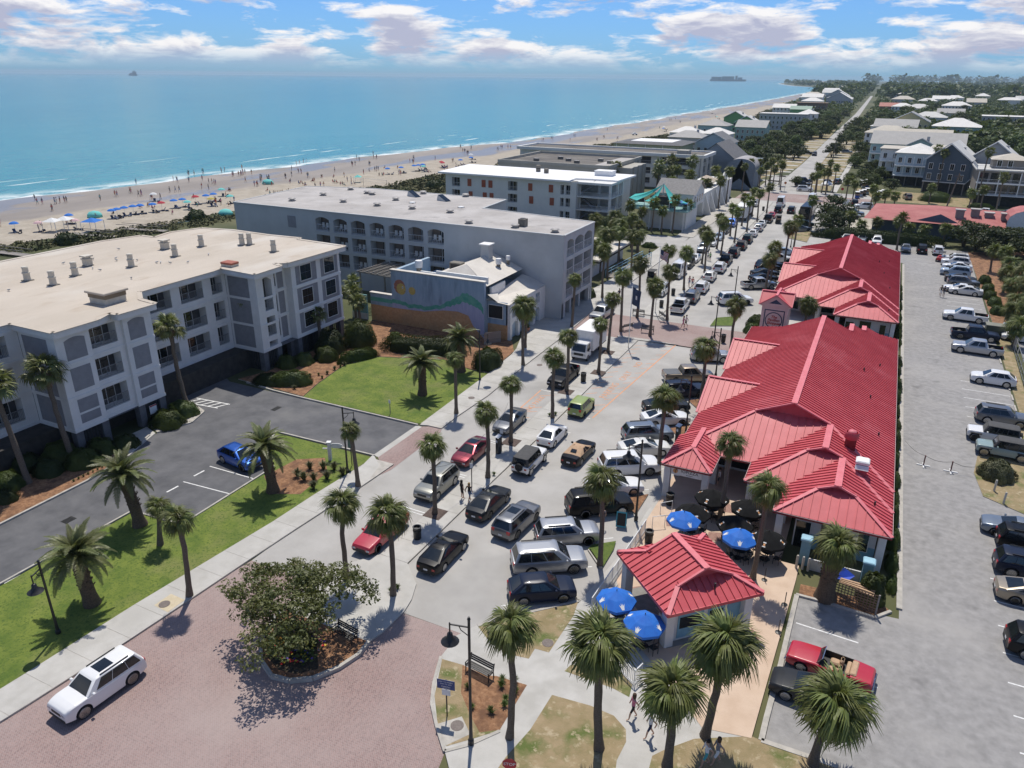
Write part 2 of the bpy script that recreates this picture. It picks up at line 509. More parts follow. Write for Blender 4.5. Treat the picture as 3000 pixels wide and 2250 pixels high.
def shore_mats():
 out=[]
 for kind in ('sea','sand'):
  mt=bpy.data.materials.new(kind+'_surface')
  mt.use_nodes=True
  nt=mt.node_tree
  N,L=nt.nodes.new,nt.links.new
  b=nt.nodes['Principled BSDF']
  tc=N('ShaderNodeTexCoord')
  at=N('ShaderNodeAttribute')
  at.attribute_name='shore'
  d=at.outputs['Fac']
  def noise(sc,det,stretch=(1,1,1),rough=.6):
   mp=N('ShaderNodeMapping')
   mp.inputs['Scale'].default_value=stretch
   L(tc.outputs['Object'],mp.inputs[0])
   n=N('ShaderNodeTexNoise')
   n.inputs['Scale'].default_value=sc
   n.inputs['Detail'].default_value=det
   n.inputs['Roughness'].default_value=rough
   L(mp.outputs[0],n.inputs['Vector'])
   return n.outputs['Fac']
  def m(op,a,b_=None,clamp=False):
   n=N('ShaderNodeMath')
   n.operation=op
   n.use_clamp=clamp
   for i,v in enumerate((a,b_)):
    if v is None:
     continue
    if isinstance(v,(int,float)):
     n.inputs[i].default_value=v
    else:
     L(v,n.inputs[i])
   return n.outputs[0]
  def mr(f,a,z,c=0.,e=1.):
   n=N('ShaderNodeMapRange')
   n.inputs['From Min'].default_value=a
   n.inputs['From Max'].default_value=z
   n.inputs['To Min'].default_value=c
   n.inputs['To Max'].default_value=e
   L(f,n.inputs['Value'])
   return n.outputs['Result']
  def mix(f,a,z):
   n=N('ShaderNodeMix')
   n.data_type='RGBA'
   L(f,n.inputs['Factor'])
   for k,v in (('A',a),('B',z)):
    if isinstance(v,tuple):
     n.inputs[k].default_value=(*v,1)
    else:
     L(v,n.inputs[k])
   return n.outputs['Result']
  if kind=='sea':
   base=mix(mr(d,30,500),(.055,.265,.26),(.024,.195,.205))
   base=mix(mr(noise(.012,4,(1,.5,1)),.4,.65),base,(.034,.235,.24))
   base=mix(mr(noise(.35,6,(1,.35,1)),.48,.72,0,.55),base,(.012,.10,.15))
   base=mix(mr(d,18,3,0,.6),base,(.16,.36,.37))
   # wash along the shore, broken lines of surf further out
   n1=noise(.16,8,(1,.55,1))
   n2=noise(.05,3,(1,.6,1))
   f1=m('MULTIPLY',mr(d,14,1),mr(n1,.40,.56),True)
   wv=N('ShaderNodeTexWave')
   wv.wave_type='BANDS'
   wv.bands_direction='X'
   wv.inputs['Scale'].default_value=.028
   wv.inputs['Distortion'].default_value=5
   wv.inputs['Detail'].default_value=3
   wv.inputs['Detail Scale'].default_value=.5
   L(tc.outputs['Object'],wv.inputs['Vector'])
   f2=m('MULTIPLY',mr(wv.outputs['Fac'],.93,1.0),m('MULTIPLY',mr(n2,.56,.64),m('MULTIPLY',mr(d,75,35),mr(d,6,14))),True)
   f3=m('MULTIPLY',mr(noise(.5,5,(1,.25,1)),.73,.78),mr(d,700,100),True)
   foam=m('MAXIMUM',m('MAXIMUM',f1,f2),m('MULTIPLY',f3,.5),True)
   col=mix(foam,base,(.72,.76,.76))
   L(col,b.inputs['Base Color'])
   L(mr(foam,0,1,.22,.8),b.inputs['Roughness'])
   b.inputs['Specular IOR Level'].default_value=.22
   bp=N('ShaderNodeBump')
   bp.inputs['Strength'].default_value=.5
   bp.inputs['Distance'].default_value=.5
   h=m('ADD',noise(.22,7,(1,.4,1)),m('MULTIPLY',noise(.03,3,(1,.4,1)),2.0))
   L(h,bp.inputs['Height'])
   L(bp.outputs[0],b.inputs['Normal'])
  else:
   dd=m('ADD',d,m('MULTIPLY',m('SUBTRACT',noise(.035,6,(1,.5,1)),.5),34))
   wet=mr(dd,36,31)
   pool=m('MULTIPLY',mr(noise(.05,4,(1,.3,1)),.52,.56),wet)
   dry=mix(mr(noise(.25,9),.35,.7),(.34,.295,.23),(.45,.4,.325))
   dry=mix(mr(noise(1.3,5),.5,.75,0,.6),dry,(.26,.22,.165))
   wetc=mix(mr(noise(.06,5,(1,.4,1)),.4,.65),(.235,.205,.175),(.31,.27,.23))
   col=mix(wet,dry,wetc)
   col=mix(m('MULTIPLY',pool,.5),col,(.21,.2,.185))
   b.inputs['Specular IOR Level'].default_value=.3
   L(col,b.inputs['Base Color'])
   L(m('SUBTRACT',.95,m('ADD',m('MULTIPLY',wet,.3),m('MULTIPLY',pool,.35))),b.inputs['Roughness'])
   bp=N('ShaderNodeBump')
   bp.inputs['Distance'].default_value=.12
   L(mr(wet,0,1,.6,.03),bp.inputs['Strength'])
   L(noise(1.5,6),bp.inputs['Height'])
   L(bp.outputs[0],b.inputs['Normal'])
  out.append(mt)
 return out
m_sea,m_sand=shore_mats()
dcols=[0,1,2,3.5,5,7,10,13,17,22,30,40,55,75,100,150,250,450,900,2000,5000,9500,11000]
struct('sea',grid_sheet('sea',lambda y,c:shore_x(y)-c,dcols,m_sea,lambda y,c:-.02,lambda y,c:c))
tcols=[-.25,0,.04,.08,.13,.2,.3,.4,.5,.6,.7,.85,1.0]
def sand_x(y,c):
 a,b=shore_x(y),lerp_line(DUNE,y)
 return a+(b-a)*c
struct('beach',grid_sheet('beach',sand_x,tcols,m_sand,lambda y,c:-.03 if c>0 else-.03+c*2,lambda y,c:sand_x(y,c)-shore_x(y)))
# terrain: one sheet from the dune line inland to the horizon
vs,fs=[],[]
ty=list(ROWS_Y)
for y in ty:
 d=float(lerp_line(DUNE,y))+1.5*math.sin(y*.12)+math.sin(y*.31)
 vs+=[(d,y,-.01),(d+6,y,-.014),(60,y,-.014),(600,y,-.014),(3000,y,-.014),(12000,y,-.014)]
fs=[(i*6+j,i*6+j+1,(i+1)*6+j+1,(i+1)*6+j) for i in range(len(ty)-1) for j in range(5)]
me=npmesh('terrain',np.array(vs),np.array(fs),m_terrain)
if me.polygons[0].normal.z<0:
 me.flip_normals()
struct('terrain',me)
def sheet(name,polys,z,mat,kind='structure',parent=None,label=None):
 mb=MB()
 for p in polys:
  n=len(p)
  a=sum(p[i][0]*p[(i+1)%n][1]-p[(i+1)%n][0]*p[i][1] for i in range(n))
  mb.poly([(x,y,z) for x,y in (p if a>0 else p[::-1])])
 o=obj(name,mb.mesh(name,mat),parent)
 if kind and not parent:
  o['kind']=kind
 return o
def raised(name,poly,z0,z1,mat,kerbmat=None,parent=None):
 mb=MB().prism(poly,z0,z1,1,0)
 o=obj(name,mb.mesh(name,[mat,kerbmat or m_kerb]),parent)
 if not parent:
  o['kind']='structure'
 return o
def rect(x0,x1,y0,y1):
 return [(x0,y0),(x1,y0),(x1,y1),(x0,y1)]
def kerb(pts,w=.16,z=.13,name='kerb',parent=None):
 mb=MB()
 for a,b in zip(pts,pts[1:]):
  d=Vector((b[0]-a[0],b[1]-a[1],0)).normalized()*.0
  mb.bar((a[0],a[1],z/2-.02),(b[0],b[1],z/2-.02),w,z+.04)
 o=obj(name,mb.mesh(name,m_kerb),parent)
 if not parent:
  o['kind']='structure'
 return o
 # roads ---
road=sheet('road',[[(-36.2,31.95),(-23.3,32.1),(-23.3,92.1),(-29,91.4),(-29,91.4),(-36.2,91.4)],[(-23.3,32.1),(-12.0,32.1),(-9.0,60),(-9.0,92.1),(-23.3,92.1)],[(-36.2,101.3),(-9.0,101.6),(-7.0,160),(-6,226.5),(-38.5,226.5),(-36.2,157)],[(-31.6,243.4),(-20.0,243.4),(-24.6,320),(-26.8,430),(-33.6,850),(-52.7,1760),(-57.2,1760),(-38.4,846),(-34.2,500),(-31.8,340)],[(-20.0,243.4),(-2,243.4),(-4,252),(-20.6,252)],[(-6,213),(60,205),(60,236),(-6,226.5)],[(-36.2,250),(-31.9,250),(-31.8,292),(-36.2,286)]],.0,m_road)
sheet('brick_road',[[(-39.6,8),(-12,8),(-15.31,23.97),(-17.59,26.37),(-19.01,29.72),(-19.03,32.1),(-36.2,31.95),(-37.2,25),(-38.6,15)],[(-60,-6),(10,-6),(-10,8),(-60,8)]],.0,m_brick)
sheet('brick_crossing',[[(-36.2,91.4),(-29,91.4),(-9.0,92.1),(-9.0,101.6),(-36.2,101.3)],[(-38.5,226.5),(-6,226.5),(-2,243.4),(-38.5,243.4)]],.0,m_brick)
sheet('parking_lot',[[(-.55,31.9),(3.0,32.0),(5.0,33.2),(9,20),(24,12),(24,60),(15.0,64),(16.7,88),(16.9,106),(17.6,176),(-8.5,176),(-8.5,170),(5.8,158),(5.75,46),(-.55,45.4)],[(-1,24),(9,20),(5,33.2),(3,32)]],.0,m_lot)
drive=sheet('driveway',[[(-37.7,49.0),(-37.6,56.2),(-56.5,56.2),(-63,56.3),(-66,58),(-66,50.3),(-62.2,49.9),(-59.0,49.0),(-58.2,46.5),(-59.4,42.9),(-57.2,37),(-56.8,34.2),(-56.6,20),(-49.5,20),(-49.5,29.7),(-49.43,32.7),(-44.6,32.9),(-44.4,38.2),(-44.5,43.2),(-47.5,44.6),(-49.3,48.7)]],.0,m_asph)
sheet('side_street',[[(-36.2,150.5),(-52,151),(-52,161),(-36.2,163)]],.0,m_road)
# far side of the crossroads and drives into the plots
drv=MB()
for i in range(16):
 y=268+i*13+(i%3)*2
 drv.poly([(-24-i*.12,y,.0),(-14.5,y+.8,.0),(-14.5,y+3.4,.0),(-24-i*.12,y+2.8,.0)])
 drv.poly([(-42,y+4.2,.0),(-32-i*.12,y+3,.0),(-32-i*.12,y+6.4,.0),(-42,y+7.0,.0)])
struct('driveways',drv.mesh('driveways',m_walk))
sheet('verge',[[(-24.4,258),(-15.0,256),(-16.5,700),(-30.5,700),(-26.3,430)],[(-42,262),(-31.9,320),(-34.4,500),(-40,700),(-48,700),(-42,420)]],-.008,m_dry)
sheet('footpath',[[(-14.6,254),(-12.9,254),(-13.6,420),(-15.2,420)]],.004,m_walk)
sheet('corner_lot',[[(2.0,205),(-6,213),(-6,200),(-6,192),(20,190),(60,192),(60,205)],[(4,226),(60,232),(60,238),(20,236),(2,230)]],.004,M('sandy_lot',(.42,.38,.31),.95,(.5,.46,.39),sc=.3,det=8,c3=(.34,.3,.24),sc3=.1))
sheet('grass_lot',[[(-6,243.6),(22,240),(30,262),(-8,268)]],-.004,m_dry)
# kerbs and raised walks ---
def slabs(parent,x0f,x1f,y0,y1,step,z=.12,t=.03,mat=None,gap=.02):
 """concrete bays of a walk, each a part"""
 y=y0
 while y<y1-.3:
  b=min(y+step,y1)
  p=[(x0f(y)+.02,y+gap),(x1f(y)-.02,y+gap),(x1f(b)-.02,b-gap),(x0f(b)+.02,b-gap)]
  obj('slab',MB().prism(p,z-t,z).mesh('slab',mat or m_walk),parent)
  y=b
def cx(pts):
 xs,ys=[p[0] for p in pts],[p[1] for p in pts]
 return lambda y:float(np.interp(y,ys,xs))
wl=cx([(-41.2,6),(-39.95,16.3),(-39.45,24.7),(-38.3,36.4),(-38.1,41),(-37.5,48.7),(-37.6,56.4),(-37.9,71),(-38.4,80),(-41,88),(-42,92),(-42,103),(-40.5,108),(-39.3,125),(-39.3,227)])
wr=cx([(-38.9,6),(-37.6,15.2),(-36.9,22.2),(-36.6,27),(-36.2,34),(-35.6,41.4),(-35.2,47),(-35.2,60),(-34.9,66),(-35.2,75),(-35.3,90),(-36.0,105),(-35.6,150),(-35.4,227)])
def walk(name,xl,xr,y0,y1,zt=.12):
 ys=sorted(set([y0,y1]+[y for y in (8,12,16.3,20,24.7,28,32,36.4,41,44.6,56.4,60,66,71,75,80,84,88,92,98,103,108,125,150) if y0<y<y1]))
 return raised(name,[(xr(y),y) for y in ys]+[(xl(y),y) for y in ys[::-1]],-.05,zt-.012,m_kerb)
w1=walk('sidewalk',wl,wr,6,48.4)
slabs(w1,wl,wr,6,45.2,2.35)
w2=walk('sidewalk',wl,wr,56.6,150)
slabs(w2,wl,wr,57.6,150,2.35)
walk('sidewalk',wl,wr,163,226,.1)
raised('apron',[(-37.3,45.2),(-35.5,45.2),(-36.2,47.6),(-37.6,48.8),(-37.9,48.9)],-.05,.109,m_walk)
raised('apron',[(-37.5,57.6),(-35.2,57.6),(-36.0,56.9),(-37.5,56.3)],-.05,.109,m_walk)
sheet('brick_apron',[[(-37.4,49.0),(-36.2,47.9),(-35.3,46.2),(-34.9,47.5),(-34.9,56),(-35.4,57.2),(-37.3,56.2)]],.012,m_brick)
sheet('concrete_strip',[[(-37.95,49.0),(-37.3,49.0),(-37.2,56.2),(-37.85,56.2)]],.016,m_walk)
# palm median
ml=cx([(-28.3,36),(-28.1,50),(-28.1,60),(-28.35,75),(-28.6,91)])
mr_=cx([(-25.95,36),(-25.9,50),(-25.8,60),(-25.85,75),(-25.8,91)])
med=raised('median',[(mr_(y),y) for y in (36.6,50,60,75,91.3)]+[(ml(y),y) for y in (91.3,75,60,50,36.6)],-.05,.108,m_kerb)
slabs(med,ml,mr_,36.6,91.3,2.4)
nose=[(-30.61,32.26),(-30.33,33.57),(-29.24,35.33),(-28.3,36.58),(-25.95,36.58),(-24.1,34.9),(-23.5,33.4),(-23.25,32.1),(-23.36,30.0),(-23.6,28.8),(-30.2,28.8),(-30.5,30.5)]
raised('median_head',nose,-.05,.12,m_walk)
bed=[(-23.6,28.78),(-23.5,27.6),(-23.88,26.23),(-24.69,24.87),(-25.77,24.14),(-26.94,23.95),(-28.34,24.6),(-29.45,25.7),(-30.04,26.98),(-30.31,27.98),(-30.25,28.78)]
raised('planting_bed',bed,-.05,.14,m_mulch)
kerb(bed,.22,.24,'bed_kerb')
sheet('flowerbed',[[(-24.9,25.6),(-25.8,24.7),(-26.9,24.5),(-28.2,25.0),(-29.2,26),(-29.7,27.3),(-29.2,28.2),(-26.5,27.4)]],.146,m_soil)
med2=raised('median',[(-26.2,103),(-26.0,130),(-26.6,170),(-27.4,224),(-33.0,224),(-31.4,170),(-29.6,130),(-29.2,103)],-.05,.12,m_walk)
# wedge of paving beside the crossing
raised('median_head',[(-28.6,91.5),(-25.8,91.5),(-20.6,92.0),(-25.0,92.3),(-28.9,92.0)],-.05,.1,m_walk)
# right side: walk between the stalls and the red-roofed shops
raised('shop_walk',[(-12.6,41.5),(-9.2,47.0),(-9.2,97),(-6,101),(-5.4,157),(-11.5,157),(-11.9,104),(-13.0,101),(-12.0,92),(-11.5,66),(-12.0,56),(-12.6,51)],-.05,.112,m_walk)
# right foreground ground: a concrete apron with grass and mulch islands ---
raised('corner_walk',[(-19.08,31.69),(-19.02,31.11),(-19.01,29.72),(-18.27,27.68),(-17.59,26.37),(-16.58,25.22),(-15.31,23.97),(-14.91,23.54),(-14.28,22.85),(-12,14),(3,14),(5,24),(-1.22,31.86),(-1.1,48.5),(-12.2,48.5),(-13.4,38.0),(-15.85,35.81),(-18.35,33.16)],-.05,.106,m_walk)
isl=M('mown_turf',(.06,.105,.015),.95,(.12,.16,.03),sc=3,det=8,bump=.8,bsc=16)
sheet('mulch_island',[[(-18.83,29.56),(-17.5,29.69),(-15.87,29.55),(-15.31,29.8),(-13.42,29.97),(-13.38,26.41),(-14.2,25.5),(-15.39,24.27),(-16.55,25.29),(-17.74,26.92)]],.112,m_mulch)
sheet('grass_island',[[(-18.83,29.56),(-17.5,29.69),(-16.52,27.78),(-15.25,26.58),(-14.26,25.81),(-13.32,26.5),(-14.2,25.5),(-15.39,24.27),(-16.55,25.29),(-17.74,26.92)]],.116,m_dry)
sheet('utility_slab',[[(-16.57,25.28),(-15.64,26.32),(-14.65,25.5),(-15.44,24.28)]],.12,m_kerb)
sheet('grass_island',[[(-11.84,29.93),(-9.62,30.17),(-8.23,30.08),(-7.34,29.48),(-7.09,28.71),(-7.16,27.4),(-6.77,25.8),(-12.48,22.97),(-12.33,25.04),(-11.93,27.19)]],.112,m_dry)
sheet('grass_island',[[(-18.3,33.06),(-15.8,35.72),(-13.47,38.13),(-13.23,36.71),(-13.33,32.92),(-14.22,32.84),(-14.2,31.9),(-15.02,31.78),(-17.24,32.3)]],.112,m_dry)
sheet('grass_island',[[(-11.77,32.55),(-9.72,33.86),(-8.01,32.68),(-7.88,31.72),(-8.96,31.94),(-11.91,31.93)]],.112,m_dry)
sheet('grass_island',[[(-5.53,27.4),(-5.61,28.49),(-5.14,29.14),(-3.93,30.51),(-1.25,32.04),(-0.73,31.99),(3.02,32.07),(3.34,31.61),(2,24),(-6,24)]],.112,m_dry)
kerb([(-19.01,29.72),(-18.27,27.68),(-17.59,26.37),(-16.58,25.22),(-15.31,23.97),(-14.39,24.86),(-13.35,26.37)],.18,.14)
kerb([(-0.5,45.43),(-0.58,38.15),(-0.72,33.53),(-0.73,31.99),(3.02,32.07)],.3,.14)
kerb([(-.55,45.5),(1.3,45.53),(4.32,45.34),(5.25,46.48)],.2,.14)
kerb([(5.75,47),(5.75,157)],.35,.13)
kerb([(-14.92,44.02),(-13.34,42.31)],.2,.14)
kerb([(-18.32,33.09),(-15.85,35.81),(-13.41,38.27),(-14.65,39.71)],.2,.14)
sheet('mulch_island',[[(-.4,46.9),(-.4,45.7),(1.29,45.62),(4.31,45.42),(5.2,46.63),(4.6,47.2)]],.02,m_mulch)
sheet('patio',[[(-.75,48.9),(-.75,47.1),(-1.22,31.9),(-3.7,31.4),(-6.0,33.6),(-9.2,36.4),(-11.9,41.4),(-12.3,47.5),(-12.2,52.5),(-12.2,62),(-2.0,62),(-2.0,48.9)]],.122,m_patio)
pb=[[(-2.63,40.24),(-2.73,40.82),(-2.1,39.88),(-2.14,39.56)],[(-10.83,41.07),(-9.75,41.99),(-9.58,41.42),(-10.73,40.57)],[(-10.6,49.6),(-9.2,50.3),(-9.6,51.0),(-10.9,50.4)],[(-7.6,53.6),(-5.9,53.9),(-6.9,55.2)],[(-7.4,49.2),(-6.4,49.4),(-6.6,50.6),(-7.5,50.3)]]
sheet('patio_brick',pb,.127,m_patiobrick)
sheet('turf_island',[[(-15.0,44.09),(-14.91,44.64),(-13.47,45.92),(-13.29,44.84),(-13.27,42.45),(-13.45,42.46)]],.14,isl)
for pl in ([(-14.68,52.39),(-13.26,53.66),(-13.27,50.25),(-14.1,50.76)],[(-14.91,66.95),(-13.73,68.19),(-13.05,69.5),(-12.71,65.04),(-13.35,64.72)],[(-14.99,74.59),(-13.97,75.67),(-13.41,72.69)],[(-14.6,75.8),(-11.6,77.5),(-12.4,82.5)]):
 raised('mulch_island',pl,-.05,.12,m_mulch)
raised('turf_island',[(-18.62,102.02),(-18.65,106.23),(-15.76,108.75),(-15.83,103.48)],-.05,.12,isl)
raised('turf_island',[(-16.93,172.48),(-17.42,178.06),(-12.99,182.9),(-12.81,169.71)],-.05,.12,m_dry)
# lawns of the hotel ---
sheet('lawn',[[(-37.62,56.6),(-37.9,71.9),(-40.5,71.9),(-45,73.4),(-52.8,70.4),(-54.6,66.2),(-53.6,60.4),(-52.6,56.6)]],.06,m_lawn)
sheet('lawn',[[(-41.3,6),(-40.0,16.3),(-39.5,24.7),(-38.35,36.4),(-38.15,41),(-37.62,48.6),(-49.1,48.5),(-47.3,44.4),(-44.3,43.0),(-44.2,32.75),(-49.2,32.5),(-49.3,6)]],.06,m_lawn)
raised('mulch_bed',[(-52.7,56.7),(-53.7,60.4),(-54.7,66.3),(-52.9,70.5),(-45,73.5),(-40.5,72.0),(-38.0,72.0),(-38.6,80),(-40.5,83.4),(-62,82.4),(-61.2,76),(-61.3,60.6),(-62.6,57.2)],-.05,.07,m_mulch)
raised('mulch_bed',[(-57.0,20),(-57.0,34.2),(-57.6,37),(-60.0,40.9),(-61.8,37.3),(-66.4,37),(-66.4,20)],-.05,.07,m_mulch)
raised('mulch_bed',[(-39.6,44.6),(-41.5,46.6),(-43.6,45.2),(-44.0,41.5),(-41.3,39.6),(-39.2,40.6)],-.05,.066,m_mulch)
raised('mulch_bed',[(-59.6,43.6),(-58.6,46.6),(-59.4,48.6),(-61.4,49.2),(-61.4,44)],-.05,.08,m_kerb)
kerb([(-37.7,56.25),(-52.6,56.3),(-56.6,56.4),(-61,56.9)],.18,.16)
kerb([(-37.7,49.0),(-49.2,48.75),(-47.4,44.5),(-44.45,43.2),(-44.3,32.9),(-49.4,32.6),(-49.5,20),(-49.6,8)],.16,.12)
kerb([(-56.7,20),(-56.9,34.2),(-57.3,37),(-59.5,42.6)],.2,.14)
kerb([(-59.5,43.4),(-58.3,46.5),(-59.2,48.9),(-61.4,49.6)],.4,.12)
raised('path',[(-61.3,41),(-59.8,41.1),(-58.2,37.6),(-57.2,37.6),(-59.4,43.2),(-61.3,43.8)],-.05,.05,m_walk)
# road paint: each stripe a part of the sheet it lies on ---
def stripe(par,a,b,w=.1,z=.006,mat=None):
 d=Vector((b[0]-a[0],b[1]-a[1]))
 n=Vector((-d.y,d.x)).normalized()*w/2
 p=[(a[0]+n.x,a[1]+n.y,z),(a[0]-n.x,a[1]-n.y,z),(b[0]-n.x,b[1]-n.y,z),(b[0]+n.x,b[1]+n.y,z)]
 return obj('stripe',MB().poly(p).mesh('stripe',mat or m_mark),par)
for y in (40.4,47.6,54.6,61.4):
 for k in (0,.35):
  stripe(road,(-25.7,y+k),(-23.5,y+k-.1))
for y in (42.6,49.3,56.3,62.6):
 for k in (0,.35):
  stripe(road,(-30.4,y+k),(-28.4,y+k-.05))
for a,b in (((-30.4,62.7),(-28.4,62.6)),((-30.5,70.3),(-28.5,70.2)),((-25.7,65.6),(-22.9,65.6))):
 stripe(road,a,b)
ox=-22.75
stripe(road,(ox,65.9),(-20.9,91.9),.16,.009,m_orange)
for i in range(14):
 y=66.8+i*1.8
 xa=ox+(y-65.9)*.07
 ln=1.0 if i not in (0,1,13) else 0
 if ln:
  stripe(road,(-25.6,y-.75),(-24.6,y+.1),.1,.007,m_orange)
  stripe(road,(xa-.85,y+.5),(xa-.06,y+1.1),.1,.007,m_orange)
 else:
  stripe(road,(-25.6,y-.9),(xa-.06,y+1.1),.1,.007,m_orange)
stripe(road,(-30.4,62.9),(-30.45,70.1),.14,.007,m_orange)
stripe(road,(-30.4,62.95),(-28.5,62.95),.12,.009,m_orange)
for y in (63.6,64.8,68.4):
 stripe(road,(-30.3,y),(-28.5,y+1.2),.1,.0075,m_orange)
def text(par,s,loc,size,mat,rot=(0,0,0),name='lettering',ext=.004,align='CENTER',space=1.0,bold=0.,shear=0.):
 cu=bpy.data.curves.new(name,'FONT')
 cu.body=s
 cu.size=size
 cu.extrude=ext
 cu.align_x=align
 cu.align_y='CENTER'
 cu.space_character=space
 cu.offset=bold
 cu.shear=shear
 cu.resolution_u=3
 t=bpy.data.objects.new('tmp_text',cu)
 COL.objects.link(t)
 dg=bpy.context.evaluated_depsgraph_get()
 me=bpy.data.meshes.new_from_object(t.evaluated_get(dg))
 bpy.data.objects.remove(t)
 me.materials.clear()
 me.materials.append(mat)
 return obj(name,me,par,loc,rot=rot)
for s_,y in (('PARKING',73.6),('ONLY',78.6),('NO',82.8)):
 text(road,s_,(-23.6+(y-73)*.05,y,.008),1.15,m_orange,(0,0,R(90)))
text(road,'NO PARK',(-29.5,66.6,.008),.95,m_orange,(0,0,R(90)))
for i in range(9):
 p=(-17.4+.42*i,34.9+3.7*i)
 stripe(road,(-17.9+i*.25,35.6+i*4.1),(-14.2+i*.18,38.2+i*4.1))
lot=bpy.data.objects['parking_lot']
for i in range(15):
 y=34.6+i*2.72 if i<8 else 78.6+(i-8)*2.75
 xa=11.5 if i<8 else 11.9
 stripe(lot,(xa,y),(xa+4.9,y),.1)
for i in range(10):
 stripe(lot,(11.9,118+i*2.9),(16.6,118+i*2.9),.1)
stripe(lot,(-.2,42.6),(3.5,42.4))
stripe(lot,(-.3,39.2),(4.7,38.9))
stripe(lot,(-.4,36.0),(4.5,35.8))
for a,b in (((-48.6,21.64),(-44.21,21.67)),((-49.57,37.78),(-44.48,38.08)),((-49.66,40.79),(-44.65,40.87)),((-49.17,24.19),(-44.27,24.37))):
 stripe(drive,a,b)
for a,b in (((-49.31,22.39),(-49.25,23.47)),((-49.41,35.91),(-49.36,37.07)),((-49.53,38.87),(-49.49,40.0)),((-49.27,25.56),(-49.12,26.05))):
 stripe(drive,a,b,.16)
for i in range(5):
 stripe(drive,(-62.6+i*.9,49.9+i*.1),(-62.0+i*.9,51.2+i*.1),.16)
for a,b in (((-63,49.85),(-58.6,50.3)),((-62.6,51.2),(-58.2,51.6))):
 stripe(drive,a,b,.14,.008)
 # drains and covers
for x,y,w,l in ((*(-52.75,29.5),.7,.9),(*(-53.11,52.98),.6,1.1)):
 g=MB()
 g.box(-w/2,w/2,-l/2,l/2,.0,.012)
 for k in range(6):
  g.box(-w/2+.05,w/2-.05,-l/2+.08+k*(l-.16)/6,-l/2+.12+k*(l-.16)/6,.012,.03)
 tag(obj('drain_grate',g.mesh('drain_grate',m_mat_metal),None,(x,y,.0)),'iron drain grate set in the dark hotel driveway'+(' near the parking bays' if y<40 else ' by the lawn kerb'),'drain')
mh=MB().lathe([(.36,0),(.36,.012),(.0,.012)],20)
for x,y,lb,z in ((*(-37.69,25.66),'round iron manhole cover on the pale slab by the kerb palm',.135),(*(-36.17,64.51),'round iron manhole cover in the sidewalk beside the lawn',.122),(*(-15.55,25.67),'brown round manhole cover on the corner utility slab',.122),(*(-33.78,77.22),'small iron cover in the pale road by the black pickup',.002),(*(-13.72,33.64),'white round cover in the dry grass beside the bench',.114)):
 tag(obj('manhole_cover',cached('mh',lambda:mh.mesh('manhole_cover',M('cast_iron',(.12,.095,.085),.7,(.18,.15,.13),sc=8))),None,(x,y,z)),lb,'manhole cover')
sheet('utility_slab',[[(-38.21,25.28),(-38.18,26.61),(-36.85,26.57),(-36.84,25.2)]],.128,M('cream_slab',(.5,.42,.28),.9,(.56,.48,.34),sc=4))
# wheel stops on the right lot
ws=MB().bbox(-.09,.09,-.85,.85,0,.13,.03)
for x,y in [(16.75,104.5),(16.7,91.8),(16.65,88.6),(16.7,95.0),(16.8,98.3),(16.7,85.4)]:
 tag(obj('wheel_stop',cached('ws',lambda:ws.mesh('wheel_stop',m_kerb)),None,(x,y,0)),'concrete wheel stop at the head of a stall by the wire fence','wheel stop','wheel stops on the right-hand lot')
raised('dry_bank',[(16.9,85.0),(17.1,106),(17.7,122),(18.8,122),(18.6,108),(18.1,92),(17.9,80),(15.2,64.2),(12.0,66.2),(11.6,70.5),(12.2,74.6),(14.5,77),(16.4,82)],-.05,.05,m_dry)
raised('planting_bank',[(17.4,122),(17.5,175),(30,182),(34,160),(30,122)],-.05,.07,m_mulch)
sheet('neighbour_lot',[[(19.5,60),(19.6,122),(40,122),(40,60)]],.002,m_lot)
# --- red-roofed shops
m_red=M('red_metal',(.50,.075,.09),.5,(.57,.10,.115),sc=.6,det=6,c3=(.62,.15,.165),sc3=.25,lo3=.55,hi3=.75,spec=.35)
m_redcap=M('red_metal_cap',(.62,.16,.18),.55,(.68,.2,.22),sc=1.5,spec=.3)
m_reddk=M('red_fascia',(.16,.014,.018),.5,(.28,.03,.034),sc=2)
m_gut=M('gutter_white',(.62,.50,.47),.5,(.7,.6,.57),sc=3)
m_stucco=M('white_stucco',(.60,.60,.585),.85,(.68,.68,.665),sc=1.2,det=7,c3=(.5,.5,.48),sc3=.6,lo3=.6,hi3=.8,bump=.15,bsc=40)
m_blue=M('pale_blue_paint',(.17,.33,.42),.75,(.22,.40,.49),sc=2)
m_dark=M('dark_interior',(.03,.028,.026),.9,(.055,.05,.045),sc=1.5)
m_door=M('dark_door',(.03,.035,.04),.3,(.045,.05,.055),sc=2)
def prof(bp,u):
 """upper edge of a roof plane at u: list of (u, w) with jumps as repeated u"""
 for (a,wa),(b,wb) in zip(bp,bp[1:]):
  if a <= u <= b and b>a:
   return wa+(wb-wa)*(u-a)/(b-a)
 return 0.
